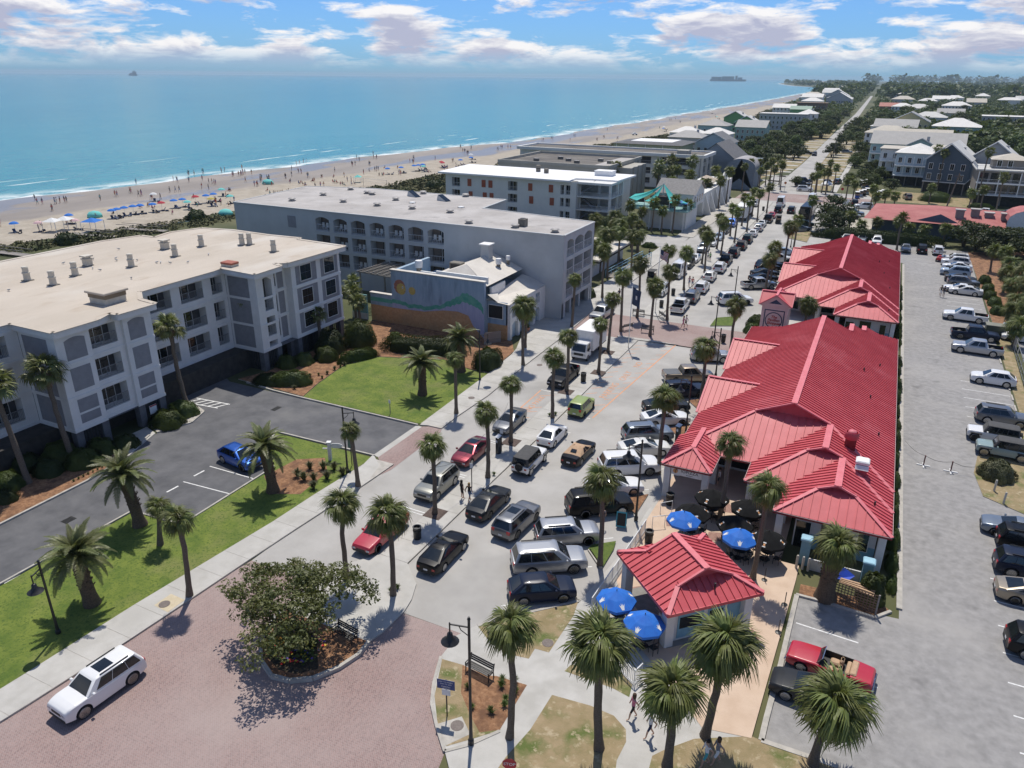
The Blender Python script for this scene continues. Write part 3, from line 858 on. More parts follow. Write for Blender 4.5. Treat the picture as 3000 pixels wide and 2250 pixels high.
def roof_plane(par,O,e,h,s,bp,wid=.46,mat=None,stuff_from=None,rib=.075):
 """standing-seam panels on a plane: O eave origin, e along the eave, h up-slope (unit, plan), bp upper profile"""
 mat=mat or m_red
 e,h=Vector(e),Vector(h)
 nrm=Vector((-h.x*s,-h.y*s,1)).normalized()
 def pt(u,w,k=0.):
  return tuple(Vector((O[0]+e.x*u+h.x*w,O[1]+e.y*u+h.y*w,O[2]+s*w))+nrm*k)
 us=[bp[0][0]]
 n=max(1,round((bp[-1][0]-bp[0][0])/wid))
 st=(bp[-1][0]-bp[0][0])/n
 joint=MB()
 flip=e.cross(h).z<0
 ups=sorted(set([p[0] for p in bp]))
 for i in range(n):
  a,b=bp[0][0]+i*st,bp[0][0]+(i+1)*st
  cuts=[a]+[u for u in ups if a+.02<u<b-.02]+[b]
  mb=joint if (stuff_from is not None and a>stuff_from) else MB()
  wm=0
  for c,d in zip(cuts,cuts[1:]):
   w0,w1=prof(bp,c+.004),prof(bp,d-.004)
   wm=max(wm,w0,w1)
   p=[pt(c,0),pt(d,0),pt(d,w1),pt(c,w0)]
   mb.poly(p[::-1] if flip else p)
  w0=max(prof(bp,a+.004),prof(bp,a-.004) if i else 0)
  if w0>.05:
   g=.018
   vs=[pt(a-g,0),pt(a+g,0),pt(a+g,0,rib),pt(a-g,0,rib),pt(a-g,w0),pt(a+g,w0),pt(a+g,w0,rib),pt(a-g,w0,rib)]
   mb.add(vs,[(0,1,2,3),(7,6,5,4),(1,5,6,2),(3,7,4,0),(3,2,6,7)])
  if mb is not joint:
   obj('roof_panel',mb.mesh('roof_panel',mat),par)
 if joint.v:
  o=obj('roof_panel',joint.mesh('roof_panels',mat),par)
  o['kind']='stuff'
SL,ZE=.44,3.2
def cap(par,a,b,w=.34,t=.075,mat=None):
 return obj('ridge_cap',MB().bar(a,b,w,t).mesh('ridge_cap',mat or m_redcap),par)
def red_shops(dy,label,near):
 t=thing('shop_building',label,'shops',(0,dy,0),0,None)
 xr=4.7
 y3,y2,y1=50.4,53.9,57.2
 xl3,xl2,xl1=-3.15,-5.85,-12.0
 hw3,hw2,hw1=(xr-xl3)/2,(xr-xl2)/2,(xr-xl1)/2
 d3,d2,d1=2.6,hw3,hw2
 yb1,yb2,yb3=90.5,93.4,95.2
 ye=97.4
 zr=lambda hw:ZE+SL*hw
 st=36 if near else-1
 body=MB()
 def tri(y,xl,d,hw):
  body.poly([(xl+d,y+d+.3,ZE+SL*d-.06),(xr-d,y+d+.3,ZE+SL*d-.06),((xl+xr)/2,y+d+.3,zr(hw)-.03)],0)
 tri(y1,xl1,d1,hw1)
 tri(y2,xl2,d2,hw2)
 tri(y3,xl3,d3,hw3)
 # back gable faces, soffit, back hips
 body.poly([(xr-3,yb1,ZE),(xl1+3,yb1,ZE),((xl1+xr)/2,yb1,zr(hw1)-.03)],0)
 body.poly([(xl1+2.2,yb1+3.8,ZE+.02),(xl1,94.4,ZE),(-5,94.4,ZE),(-5,yb1,ZE+SL*3.9),(xl1+3.9,yb1,ZE+SL*3.9)][1:],0)
 body.poly([(xl2+2,yb2,ZE),((xl2+xr)/2,yb2,zr(hw2)-.03),(xr,yb2,ZE)],0)
 body.poly([(xl3+2,yb3,ZE),((xl3+xr)/2,yb3,zr(hw3)-.03),(xr,yb3,ZE)],0)
 for x0,x1,a,b in ((xl1,xr,y1,94.4),(xl2,xr,y2,y1),(xl3,xr,y3,y2)):
  body.poly([(x0+.05,a+.05,ZE-.1),(x0+.05,b,ZE-.1),(x1-.05,b,ZE-.1),(x1-.05,a+.05,ZE-.1)],1)
 rf=obj('roof',body.mesh('roof_body',[m_red,m_reddk]),t)
 roof_plane(rf,(xr,0,ZE),(0,1,0),(-1,0,0),SL,[(y3,0),(y3+d3,d3),(y3+d3,hw3),(y2+d2,hw3),(y2+d2,hw2),(y1+d1,hw2),(y1+d1,hw1),(yb1,hw1),(yb1,hw2),(yb2,hw2),(yb2,hw3),(yb3,hw3),(yb3,ye-yb3),(ye,0)],.47,stuff_from=y3+st)
 roof_plane(rf,(xl1,0,ZE),(0,1,0),(1,0,0),SL,[(y1,0),(y1+d1,d1),(y1+d1,hw1),(yb1,hw1),(yb1,3.9),(94.4,0)],.47,stuff_from=y3+st)
 roof_plane(rf,(xl2,0,ZE),(0,1,0),(1,0,0),SL,[(y2,0),(y2+d2,d2),(y2+d2,hw2),(y1+d1,hw2)],.47,stuff_from=y3+st)
 roof_plane(rf,(xl3,0,ZE),(0,1,0),(1,0,0),SL,[(y3,0),(y3+d3,d3),(y3+d3,hw3),(y2+d2,hw3)],.47,stuff_from=y3+st)
 for xl,y,d,nx in ((xl1,y1,d1,xl2),(xl2,y2,d2,xl3),(xl3,y3,d3,None)):
  roof_plane(rf,(0,y,ZE),(1,0,0),(0,1,0),SL,[(xl,0),(xl+d,d+0),(xl+d,d+.3),(xr-d,d+.3),(xr-d,d),(xr,0)],.6,stuff_from=None if near else-99)
 for xl,y,d,hw,yb in ((xl1,y1,d1,hw1,yb1),(xl2,y2,d2,hw2,y1+d1),(xl3,y3,d3,hw3,y2+d2)):
  xm=(xl+xr)/2
  cap(rf,(xm,y+d-.02,zr(hw)+.02),(xm,yb+.05,zr(hw)+.02),.5,.09)
  cap(rf,(xl,y,ZE+.04),(xl+d,y+d,ZE+SL*d+.04),.3,.07)
  cap(rf,(xr,y,ZE+.04),(xr-d,y+d,ZE+SL*d+.04),.3,.07)
  cap(rf,(xl+d,y+d,ZE+SL*d+.05),(xm,y+d,zr(hw)+.02),.16,.12)
  cap(rf,(xr-d,y+d,ZE+SL*d+.05),(xm,y+d,zr(hw)+.02),.16,.12)
 cap(rf,((xl2+xr)/2,yb1,zr(hw2)+.02),((xl2+xr)/2,yb2,zr(hw2)+.02),.5,.09)
 cap(rf,((xl3+xr)/2,yb2,zr(hw3)+.02),((xl3+xr)/2,yb3,zr(hw3)+.02),.5,.09)
 # two cross gables over the street front
 for ya,yb in ((65.0,74.2),(77.5,86.9)):
  ym,hw=(ya+yb)/2,(yb-ya)/2
  top=hw
  x0=xl1-.15
  for sgn,yo,up in ((1,ya,(0,1,0)),(-1,yb,(0,-1,0))):
   roof_plane(rf,(0,yo,ZE+.03),(1,0,0),up,SL,[(x0,hw),(xl1,hw),(xl1+hw,hw)] if False else [(x0,hw),(x0+hw,hw)],.52,stuff_from=None if near else-99)
  cap(rf,(x0-.1,ym,ZE+SL*hw+.06),(xl1+hw,ym,ZE+SL*hw+.06),.34,.08)
  for yo in (ya,yb):
   cap(rf,(x0-.05,yo,ZE+.05),(x0-.05,ym,ZE+SL*hw+.06),.18,.12)
  obj('gable',MB().poly([(x0+.3,ya,ZE-.1),(x0+.3,ym,ZE+SL*hw),(x0+.3,yb,ZE-.1)]).mesh('gable',m_stucco),rf)
  # eaves boards and gutters
 for a,b in (((xr,y3),(xr,ye)),((xl3,y3),(xr,y3)),((xl3,y3),(xl3,y2)),((xl2,y2),(xl3,y2)),((xl2,y2),(xl2,y1)),((xl1,y1),(xl2,y1)),((xl1,y1),(xl1,65)),((xl1,74.2),(xl1,77.5)),((xl1,86.9),(xl1,94.4))):
  if b[0]-a[0]>.01 or b[1]-a[1]>.01:
   f=MB().bar((a[0],a[1],ZE-.07),(b[0],b[1],ZE-.07),.07,.2)
   obj('fascia',f.mesh('fascia',m_reddk),t)
   g=MB().bar((a[0],a[1],ZE-.0),(b[0],b[1],ZE-.0),.12,.03)
   obj('gutter',g.mesh('gutter',m_gut),t)
   # walls
 wl_=MB()
 wl_.box(-10.9,3.8,61.2,93.6,0,ZE-.12)
 wl_.box(-1.6,3.9,51.7,61.3,0,ZE-.12)
 obj('wall',wl_.mesh('wall',m_stucco),t)
 bd=MB().box(-.4,3.92,51.66,51.9,0,1.25)
 bd.box(3.82,3.9,52,93,0,1.25)
 obj('dado',bd.mesh('dado',m_blue),t)
 for x0,x1,z0,z1 in ((-1.5,-.5,0,2.2),(.2,1.6,1.0,2.5),(2.7,3.4,.9,2.3)):
  fr=obj('window_frame',MB().box(x0-.06,x1+.06,51.6,51.69,z0-.06 if z0 else 0,z1+.06).mesh('window_frame',m_white),t)
  obj('pane',MB().box(x0,x1,51.57,51.6,z0,z1).mesh('pane',m_glass),fr)
  # shop fronts under the roof facing the camera and the street
 for x0,x1 in ((-10.6,-8.4),(-8.0,-6.0),(-5.6,-3.6),(-3.2,-1.9)):
  fr=obj('shop_front',MB().box(x0,x1,61.1,61.18,.3,2.5).mesh('shop_front',m_white),t)
  obj('pane',MB().box(x0+.08,x1-.08,61.06,61.1,.4,2.42).mesh('pane',m_glass),fr)
 for k in range(10):
  y=63+k*3
  fr=obj('shop_front',MB().box(-10.98,-10.9,y,y+2.4,.3,2.5).mesh('shop_front',m_white),t)
  obj('pane',MB().box(-11.02,-10.98,y+.1,y+2.3,.4,2.4).mesh('pane',m_glass),fr)
 cm=cached('shopcol',lambda:MB().bbox(-.26,.26,-.26,.26,0,ZE-.1,.03).mesh('column',m_stucco))
 for x,y in ((-2.65,50.95),(-5.35,54.4),(-2.65,54.4),(-5.35,57.7),(-11.5,60.5),(-11.5,64.7),(-11.5,70),(-11.5,75.8),(-11.5,82),(-11.5,88),(4.2,50.95)):
  obj('column',cm,t,(x,y,0))
  # roof furniture
 for x,y in ((2.3,73.5),(3.3,66),(3.4,53.5),(1.4,80),(2.9,84)):
  z=ZE+SL*(xr-x)
  obj('vent_pipe',MB().tube([(x,y,z-.1),(x,y,z+.3)],[.07,.07],8).mesh('vent_pipe',m_mat_metal),rf)
 return t
shopA=red_shops(0,'long low shop building with red standing-seam roof nearest the camera',True)
shopB=red_shops(54.3,'farther red-roofed shop building behind the square sign tower',False)
# corner pavilion of the pizza shop: a small hipped roof on square columns
pv=thing('pizza_pavilion','small red hipped porch with a pizza sign at the corner of the near shops','pavilion',(0,0,0))
rf=obj('roof',MB().poly([(-12.4,53.75,ZE-.1),(-12.4,58.6,ZE-.1),(-8.4,58.6,ZE-.1),(-8.4,53.75,ZE-.1)]).mesh('roof_body',m_reddk),pv)
roof_plane(rf,(0,53.75,ZE+.02),(1,0,0),(0,1,0),.5,[(-12.4,0),(-10.4,2.0),(-8.4,0)],.5)
roof_plane(rf,(-12.4,0,ZE+.02),(0,1,0),(1,0,0),.5,[(53.75,0),(55.75,2.0),(59.6,2.0)],.48)
roof_plane(rf,(-8.4,0,ZE+.02),(0,1,0),(-1,0,0),.5,[(53.75,0),(55.75,2.0),(59.6,2.0)],.48)
zt=ZE+1.02
cap(rf,(-10.4,55.7,zt+.03),(-10.4,59.8,zt+.03),.4,.08)
cap(rf,(-12.4,53.75,ZE+.05),(-10.4,55.75,zt+.04),.3,.08)
cap(rf,(-8.4,53.75,ZE+.05),(-10.4,55.75,zt+.04),.3,.08)
for a,b in (((-12.4,53.75),(-8.4,53.75)),((-12.4,53.75),(-12.4,58)),((-8.4,53.75),(-8.4,57.2))):
 obj('fascia',MB().bar((*a,ZE-.07),(*b,ZE-.07),.07,.2).mesh('fascia',m_reddk),pv)
 obj('gutter',MB().bar((*a,ZE),(*b,ZE),.12,.03).mesh('gutter',m_gut),pv)
for x,y in ((-11.95,54.2),(-8.85,54.2),(-11.95,58),(-8.85,58)):
 obj('column',CACHE['shopcol'],pv,(x,y,.1))
sg=obj('sign_board',MB().box(-11.65,-9.15,54.08,54.14,2.28,2.98).mesh('sign_board',m_white),pv)
m_sgn=M('sign_black',(.015,.015,.015),.6)
text(sg,'IOPIZZA',(-10.15,54.07,2.68),.36,m_sgn,(R(90),0,0),ext=.006,space=1.05)
text(sg,'bar & grill',(-10.15,54.07,2.42),.13,m_sgn,(R(90),0,0),ext=.006)
obj('emblem',MB().add([(-11.3+.2*math.cos(a*PI/8),54.066,2.62+.2*math.sin(a*PI/8)) for a in range(16)],[tuple(range(16))]).mesh('emblem',M('emblem_orange',(.62,.3,.12),.7)),sg)
pm=MB()
pm.add([(-11.33,54.06,2.4),(-11.28,54.06,2.4),(-11.27,54.06,2.75),(-11.31,54.06,2.75)],[(0,1,2,3)])
for a in range(7):
 an=R(-20+a*36)
 pm.add([(-11.29,54.06,2.75),(-11.29+.15*math.cos(an+.2),54.06,2.75+.13*math.sin(an+.2)),(-11.29+.2*math.cos(an),54.06,2.72+.15*math.sin(an))],[(0,1,2)])
obj('emblem_palm',pm.mesh('emblem_palm',m_sgn),sg)
# roof plant on the near shops
rv=thing('roof_fan','round red exhaust fan housing on the near red roof','exhaust fan',(1.15,60.6,ZE+SL*3.55-.2))
obj('base',MB().box(-.42,.42,-.42,.42,-.4,.95).mesh('base',m_reddk),rv)
obj('drum',MB().lathe([(.52,.95),(.55,1.0),(.55,1.5),(.5,1.56),(.44,1.5),(.44,1.3),(.0,1.3)],24).mesh('drum',m_red,True,40),rv)
obj('hood',MB().lathe([(.32,1.32),(.34,1.5),(.28,1.62),(.0,1.68)],20).mesh('hood',m_redcap,True),rv)
rv=thing('roof_vent','boxy red roof vent with white metal hood on the near red roof','roof vent',(2.2,57.3,ZE+SL*2.5-.2))
obj('base',MB().box(-.42,.42,-.42,.42,-.4,.75).mesh('base',m_red),rv)
obj('louvre',MB().box(-.4,.4,-.4,.4,.75,1.05).mesh('louvre',m_dark),rv)
obj('hood',MB().bbox(-.5,.5,-.5,.5,1.05,1.32,.08).mesh('hood',m_white),rv)
obj('flap',MB().add([(-.48,-.52,1.02),(.48,-.52,1.02),(.48,-.75,.72),(-.48,-.75,.72)],[(0,1,2,3)]).mesh('flap',m_white),rv)
# kiosk in front: dutch-gabled red roof turned 45 degrees
kt=thing('kiosk','small square red-roofed kiosk set diagonally among the blue umbrellas','kiosk',(-7.03,40.54,0),R(-45))
a_,d_,sk,zk=3.35,1.4,.48,3.1
rf=obj('roof',MB().poly([(-a_,-a_,zk-.14),(-a_,a_,zk-.14),(a_,a_,zk-.14),(a_,-a_,zk-.14)]).mesh('roof_body',m_reddk),kt)
kp=[(-a_,0),(-a_+d_,d_),(-a_+d_,a_),(a_-d_,a_),(a_-d_,d_),(a_,0)]
roof_plane(rf,(0,-a_,zk),(1,0,0),(0,1,0),sk,kp,.48)
roof_plane(rf,(0,a_,zk),(1,0,0),(0,-1,0),sk,kp,.48)
kh=[(-a_,0),(-a_+d_,d_),(-a_+d_,d_+.3),(a_-d_,d_+.3),(a_-d_,d_),(a_,0)]
roof_plane(rf,(a_,0,zk),(0,1,0),(-1,0,0),sk,kh,.5)
roof_plane(rf,(-a_,0,zk),(0,1,0),(1,0,0),sk,kh,.5)
zrk=zk+sk*a_
for sx in (-1,1):
 obj('gable',MB().poly([(sx*(a_-d_-.28),-a_+d_,zk+sk*d_-.05),(sx*(a_-d_-.28),a_-d_,zk+sk*d_-.05),(sx*(a_-d_-.28),0,zrk-.02)]).mesh('gable',m_red),rf)
 for sy in (-1,1):
  cap(rf,(sx*a_,sy*a_,zk+.04),(sx*(a_-d_),sy*(a_-d_),zk+sk*d_+.05),.28,.08)
  cap(rf,(sx*(a_-d_),sy*(a_-d_),zk+sk*d_+.05),(sx*(a_-d_),0,zrk+.03),.15,.12)
cap(rf,(-a_+d_-.05,0,zrk+.03),(a_-d_+.05,0,zrk+.03),.42,.09)
for p0,p1 in (((-a_,-a_),(a_,-a_)),((a_,-a_),(a_,a_)),((a_,a_),(-a_,a_)),((-a_,a_),(-a_,-a_))):
 obj('fascia',MB().bar((*p0,zk-.09),(*p1,zk-.09),.08,.2).mesh('fascia',m_red),kt)
kw=MB()
kw.box(2.25,2.45,-2.35,2.6,0,3.0)
kw.box(-1.4,2.26,2.4,2.6,0,3.0)
kw.box(.6,2.26,-2.2,-2.0,0,1.1)
obj('wall',kw.mesh('wall',m_stucco),kt)
obj('counter',MB().box(.4,2.2,-2.35,-1.85,1.1,1.18).mesh('counter',m_steel),kt)
obj('floor',MB().box(-2.9,2.9,-2.9,2.9,.124,.14).mesh('floor',M('kiosk_floor',(.2,.19,.17),.8,(.26,.25,.23),sc=2)),kt)
for v0,v1 in ((-2.0,-.2),(.1,1.3),(1.5,2.5)):
 fr=obj('panel',MB().box(2.45,2.49,v0,v1,.3,2.2 if v0<-1 else 2.0).mesh('panel',m_blue),kt)
 if v0<1.4:
  obj('pane',MB().box(2.49,2.5,v0+.12,v1-.12,1.0,1.85).mesh('pane',m_glass),fr)
for u,v in ((-2.75,-2.75),(2.55,-2.75),(-2.75,2.75),(2.6,2.75)):
 obj('column',cached('kcol',lambda:MB().bbox(-.3,.3,-.3,.3,0,2.98,.03).mesh('column',m_stucco)),kt,(u,v,0))
obj('roof_pipe',MB().tube([(2.55,.3,zk+.2),(2.55,.3,zk+.85)],.06,8).mesh('roof_pipe',m_mat_metal),rf)
# sign tower
m_pinkst=M('pink_stucco',(.62,.42,.42),.85,(.68,.48,.475),sc=1.2,bump=.15,bsc=40)
m_navy=M('navy_paint',(.018,.035,.085),.6,(.025,.045,.1),sc=3)
m_scrpt=M('script_red',(.42,.06,.06),.6)
tw=thing('sign_tower','square pink sign tower with a round shop sign and red cross-gabled cap','sign tower',(-10.25,103.0,0))
hw=1.95
obj('wall',MB().box(-1.7,1.7,-1.7,1.7,0,4.45).mesh('wall',m_pinkst),tw)
z0,z1=4.45,5.85
for k,(ax,ay) in enumerate(((0,-1),(1,0),(0,1),(-1,0))):
 rot=R(90*k)
 gb=MB().poly([(-hw,-1.86,z0-.18),(hw,-1.86,z0-.18),(hw,-1.86,z0),(0,-1.86,z1-.06),(-hw,-1.86,z0)])
 obj('gable',gb.mesh('gable',m_pinkst),tw,rz=rot)
 nv=MB().poly([(-.85,-1.88,z0+.18),(.85,-1.88,z0+.18),(0,-1.88,z0+.78)])
 obj('gable_vent',nv.mesh('gable_vent',m_navy),tw,rz=rot)
 rfm=MB()
 for sx in (-1,1):
  rfm.poly([(sx*2.08,-2.08,z0-.05),(0,-2.08,z1),(0,0,z1)][::sx])
 ro=obj('roof',rfm.mesh('roof',m_red),tw,rz=rot)
 obj('ridge_cap',MB().bar((0,-2.12,z1+.03),(0,0,z1+.031+k*.001),.3,.08).mesh('ridge_cap',m_redcap),ro)
 for sx in (-1,1):
  obj('ridge_cap',MB().bar((sx*2.08,-2.1,z0-.02),(0,-2.1,z1+.02),.12,.14).mesh('verge',m_redcap),ro)
fr=MB()
for x0,x1,za,zb in ((-1.3,-1.18,.9,3.75),(1.18,1.3,.9,3.75),(-1.18,1.18,3.63,3.75),(-1.18,1.18,.9,1.02)):
 fr.box(x0,x1,-1.74,-1.7,za,zb)
obj('sign_frame',fr.mesh('sign_frame',m_navy),tw)
rg=MB()
n=40
for i in range(n):
 a,b=2*PI*i/n,2*PI*(i+1)/n
 rg.add([(r_*math.cos(t_),-1.745,2.33+r_*math.sin(t_)) for t_ in (a,b) for r_ in (1.0,1.12)],[(0,1,3,2)])
sgn=obj('sign_ring',rg.mesh('sign_ring',m_navy),tw)
for s_,z in (('The',2.78),('Pavilion',2.35),('Shoppes',1.92)):
 text(sgn,s_,(0,-1.75,z),.5,m_scrpt,(R(90),0,0),ext=.01,shear=.25,bold=.012)
 # --- vegetation
m_bark=M('palm_bark',(.11,.085,.062),.95,(.2,.165,.13),sc=3,stretch=(3,3,9),bump=.9,bsc=8,det=4)
m_dbark=M('date_bark',(.075,.055,.038),.95,(.16,.115,.075),sc=5,stretch=(2,2,3),bump=1.,bsc=9)
m_tbark=M('tree_bark',(.10,.08,.06),.95,(.17,.14,.11),sc=5,stretch=(3,3,1),bump=.6)
m_frond=M('palm_frond',(.07,.095,.022),.5,(.19,.205,.06),sc=.9,det=3,rand=.3,trans=.22,spec=.35)
m_frond2=M('date_frond',(.07,.092,.026),.45,(.16,.17,.066),sc=.9,det=3,rand=.25,trans=.18,spec=.35)
m_frond3=M('fan_frond',(.075,.098,.026),.45,(.2,.21,.08),sc=.9,det=3,rand=.3,trans=.2,spec=.35)
m_dead=M('dead_frond',(.13,.085,.04),.9,(.24,.17,.095),sc=1.5,rand=.25)
m_leafA=M('leaf_mid',(.035,.06,.012),.6,(.078,.105,.024),sc=.6,rand=.22,trans=.2,spec=.3)
m_leafB=M('leaf_dark',(.02,.035,.01),.6,(.045,.062,.017),sc=.6,rand=.2,trans=.15,spec=.3)
m_leafC=M('leaf_bronze',(.065,.085,.018),.55,(.14,.145,.04),sc=.5,rand=.1,trans=.22,c3=(.11,.06,.025),sc3=.9,lo3=.64,hi3=.76)
m_leafD=M('leaf_bright',(.055,.095,.018),.6,(.105,.145,.035),sc=.8,rand=.2,trans=.22)
m_grassy=M('ornamental_grass',(.06,.07,.025),.7,(.15,.15,.07),sc=1,rand=.3,trans=.1)
m_scrub=M('dune_scrub',(.07,.075,.025),.9,(.17,.15,.07),sc=.4,rand=.1,c3=(.05,.065,.016),sc3=.2)
def fan_mesh(name,L_,wid,nl,petiole,droop,mat,segs=3,seed=0,fold=.5):
 """one fan frond: petiole along +x then leaflets spreading; base at origin"""
 rr=random.Random(seed)
 mb=MB()
 px_=petiole
 mb.add([(0,-.025,0),(0,.025,0),(px_,.018,.02),(px_,-.018,.02)],[(0,3,2,1)])
 mb.add([(0,0,-.03),(0,0,.03),(px_,0,.04),(px_,0,-.0)],[(0,1,2,3)])
 for i in range(nl):
  t=(i+.5)/nl*2-1
  a=t*R(100)+rr.uniform(-.03,.03)
  ln=L_*(1-.35*abs(t)**1.6)*rr.uniform(.9,1.06)
  bx=px_+.22*L_*(1-abs(t))*.7
  up=.10*L_*fold*(1-abs(t))*1
  dr=droop*rr.uniform(.5,1.7)+.12*abs(t)
  pts=[]
  for k in range(segs+1):
   s_=k/segs
   r_=ln*s_
   z=up*s_-dr*ln*s_**2.2*.75
   sh=1-.25*dr*s_**2
   pts.append((bx+math.cos(a)*r_*sh,math.sin(a)*r_*sh,z))
  w=wid*rr.uniform(.8,1.2)
  nx,ny=-math.sin(a),math.cos(a)
  vs=[]
  for k,p in enumerate(pts):
   s_=k/segs
   ww=w*(.55+.9*s_ if s_<.5 else 1.0*(1-s_)*2)+.004
   lift=ww*.35
   vs+=[(p[0]-nx*ww,p[1]-ny*ww,p[2]+lift),(p[0]+nx*ww,p[1]+ny*ww,p[2]-lift*.6)]
  mb.add(vs,[(2*k,2*k+2,2*k+3,2*k+1) for k in range(segs)])
 return mb.mesh(name,mat)
def feather_mesh(name,L_,nl,sag,mat,seed=0,wide=.34):
 """one date-palm frond: arching rachis with two ranks of leaflets"""
 rr=random.Random(seed)
 mb=MB()
 def rp(s_):
  return Vector((L_*(s_-.16*sag*s_**2.4),0,L_*(.20*s_-sag*.62*s_**2.3)))
 n=9
 rs=[rp(k/n) for k in range(n+1)]
 mb.tube(rs,[.045*(1-k/n*.85) for k in range(n+1)],4)
 for i in range(nl):
  s_=.10+.9*(i+.5)/nl
  p=rp(s_)
  d=(rp(min(1,s_+.02))-rp(s_-.02)).normalized()
  for sgn in (-1,1):
   ln=wide*L_*.5*(math.sin(PI*min(1,.18+.82*s_)**.8)*.9+.18)*rr.uniform(.85,1.15)
   o=Vector((0,sgn,0))*.80+d*.55+Vector((0,0,.28+rr.uniform(-.12,.1)))
   o.normalize()
   tip=p+o*ln+Vector((0,0,-.18*ln))
   mid=p+o*ln*.55+Vector((0,0,.02))
   w=Vector((d.x,0,d.z))*.028
   mb.add([tuple(p-w),tuple(p+w),tuple(mid+w*1.3),tuple(mid-w*1.3),tuple(tip)],[(0,1,2,3),(3,2,4)])
 return mb.mesh(name,mat)
FAN=[fan_mesh('frond',.86,.036,22,.62,.75+.2*k,m_frond,seed=k) for k in range(4)]
FAN_DEAD=[fan_mesh('dead_frond',.8,.03,16,.5,1.0,m_dead,seed=10+k) for k in range(2)]
FAN_W=[fan_mesh('frond',1.0,.062,20,.85,.45+.25*k,m_frond3,seed=20+k,fold=.9) for k in range(3)]
FEA=[feather_mesh('frond',2.75,34,.72+.16*k,m_frond2,seed=30+k) for k in range(3)]
FAN_LO=[fan_mesh('frond',.98,.075,11,.5,.6,m_frond,segs=2,seed=40+k) for k in range(2)]
FAN_WLO=[fan_mesh('frond',1.0,.1,10,.8,.55,m_frond3,segs=2,seed=44+k) for k in range(2)]
def crown_rots(n,lo,hi,seed,power=1.0):
 rr=random.Random(seed)
 out=[]
 for i in range(n):
  az=i*2.39996+rr.uniform(-.25,.25)
  t=(i+.5)/n
  el=hi+(lo-hi)*t**power+rr.uniform(-7,7)
  out.append((az,R(el),t))
 return out
def trunk_mesh(h,r0,r1,lean,seed,mat,n=9,bulge=0.,boots=False):
 rr=random.Random(seed)
 k=max(4,int(h/.7))
 a=rr.uniform(0,6.28)
 pts,rad=[],[]
 for i in range(k+1):
  s_=i/k
  c=math.sin(s_*PI)*rr.uniform(.02,.05)*h*.5
  pts.append((lean[0]*s_**1.3+math.cos(a)*c,lean[1]*s_**1.3+math.sin(a)*c,h*s_))
  fl=1.35 if i==0 else 1.0
  rad.append((r0+(r1-r0)*s_)*fl*rr.uniform(.95,1.05)+bulge*math.exp(-((s_-.95)/.12)**2))
 mb=MB().tube(pts,rad,n)
 if boots:
  for i in range(60):
   s_=.35+.65*(i/60)
   an=i*2.4
   c=Vector(pts[min(k,int(s_*k))])
   c.z=h*s_
   rr_=r0+(r1-r0)*s_
   o=Vector((math.cos(an),math.sin(an),0))
   mb.bar(c+o*rr_*.8,c+o*(rr_+.07)+Vector((0,0,.16)),.13,.05)
 return mb.mesh('trunk',mat,True,50)
def add_fronds(parent,meshes,top,n,lo,hi,sc,seed,dead=0,power=1.0,dead_m=None):
 rr=random.Random(seed)
 for az,el,t in crown_rots(n,lo,hi,seed,power):
  s_=sc*rr.uniform(.88,1.1)*(.8 if t<.12 else 1)
  isd=dead and t>1-dead
  m_=rr.choice(dead_m if isd else meshes)
  obj('dead_frond' if isd else 'frond',m_,parent,top,rot=(rr.uniform(-.35,.35),-el,az),sc=s_)
def joined_crown(name,meshes,n,lo,hi,sc,seed,mat,power=1.0):
 """the same fronds joined into one crown mesh, for palms too far off to pick fronds apart"""
 V,F=[],[]
 o=0
 rr=random.Random(seed)
 for az,el,t in crown_rots(n,lo,hi,seed,power):
  me=rr.choice(meshes)
  v=np.empty(len(me.vertices)*3,dtype=np.float32)
  me.vertices.foreach_get('co',v)
  v=v.reshape(-1,3)
  s_=sc*rr.uniform(.85,1.12)
  mtx=(Matrix.Rotation(az,3,'Z') @ Matrix.Rotation(-el,3,'Y') @ Matrix.Rotation(rr.uniform(-.4,.4),3,'X'))*s_
  V.append(v @ np.array(mtx).T)
  for p in me.polygons:
   F.append([i+o for i in p.vertices])
  o+=len(v)
 me=bpy.data.meshes.new(name)
 me.from_pydata(np.concatenate(V).tolist(),[],F)
 me.materials.append(mat)
 return me
CR_S=[joined_crown('crown',FAN,34,-62,82,1,50+k,m_frond) for k in range(3)]
CR_SL=[joined_crown('crown',FAN_LO,26,-60,80,1,60+k,m_frond) for k in range(3)]
CR_WL=[joined_crown('crown',FAN_WLO,24,-70,78,1,70+k,m_frond3) for k in range(2)]
TR_S=[trunk_mesh(1.0*6,.19,.15,(.15*(k-1),.1),80+k,m_bark) for k in range(3)]
SABAL='palms lining the street'
def sabal(x,y,h,r=1.5,label='',lean=(0,0),full=True,n=34,dead=.0,lo=-58,seed=None,group=None,tr=.17):
 seed=seed if seed is not None else int(abs(x*37+y*101))%9999
 t=thing('cabbage_palm',label,'palm',(x,y,.08),0,group)
 if full:
  obj('trunk',trunk_mesh(h,tr*1.12,tr*.9,lean,seed,m_bark,bulge=tr*.35),t)
  add_fronds(t,FAN,(lean[0],lean[1],h),n,lo,84,r/1.5,seed,dead,dead_m=FAN_DEAD)
 else:
  k=seed%3
  obj('trunk',TR_S[k],t,rz=seed,sc=(1,1,h/6))
  c=TR_S[k].vertices
  lx=.15*(k-1)
  ca,sa=math.cos(seed),math.sin(seed)
  obj('crown',(CR_S if y<150 else CR_SL)[k],t,(lx*ca-.1*sa,lx*sa+.1*ca,h),rz=seed*1.3,sc=r/1.5)
 return t
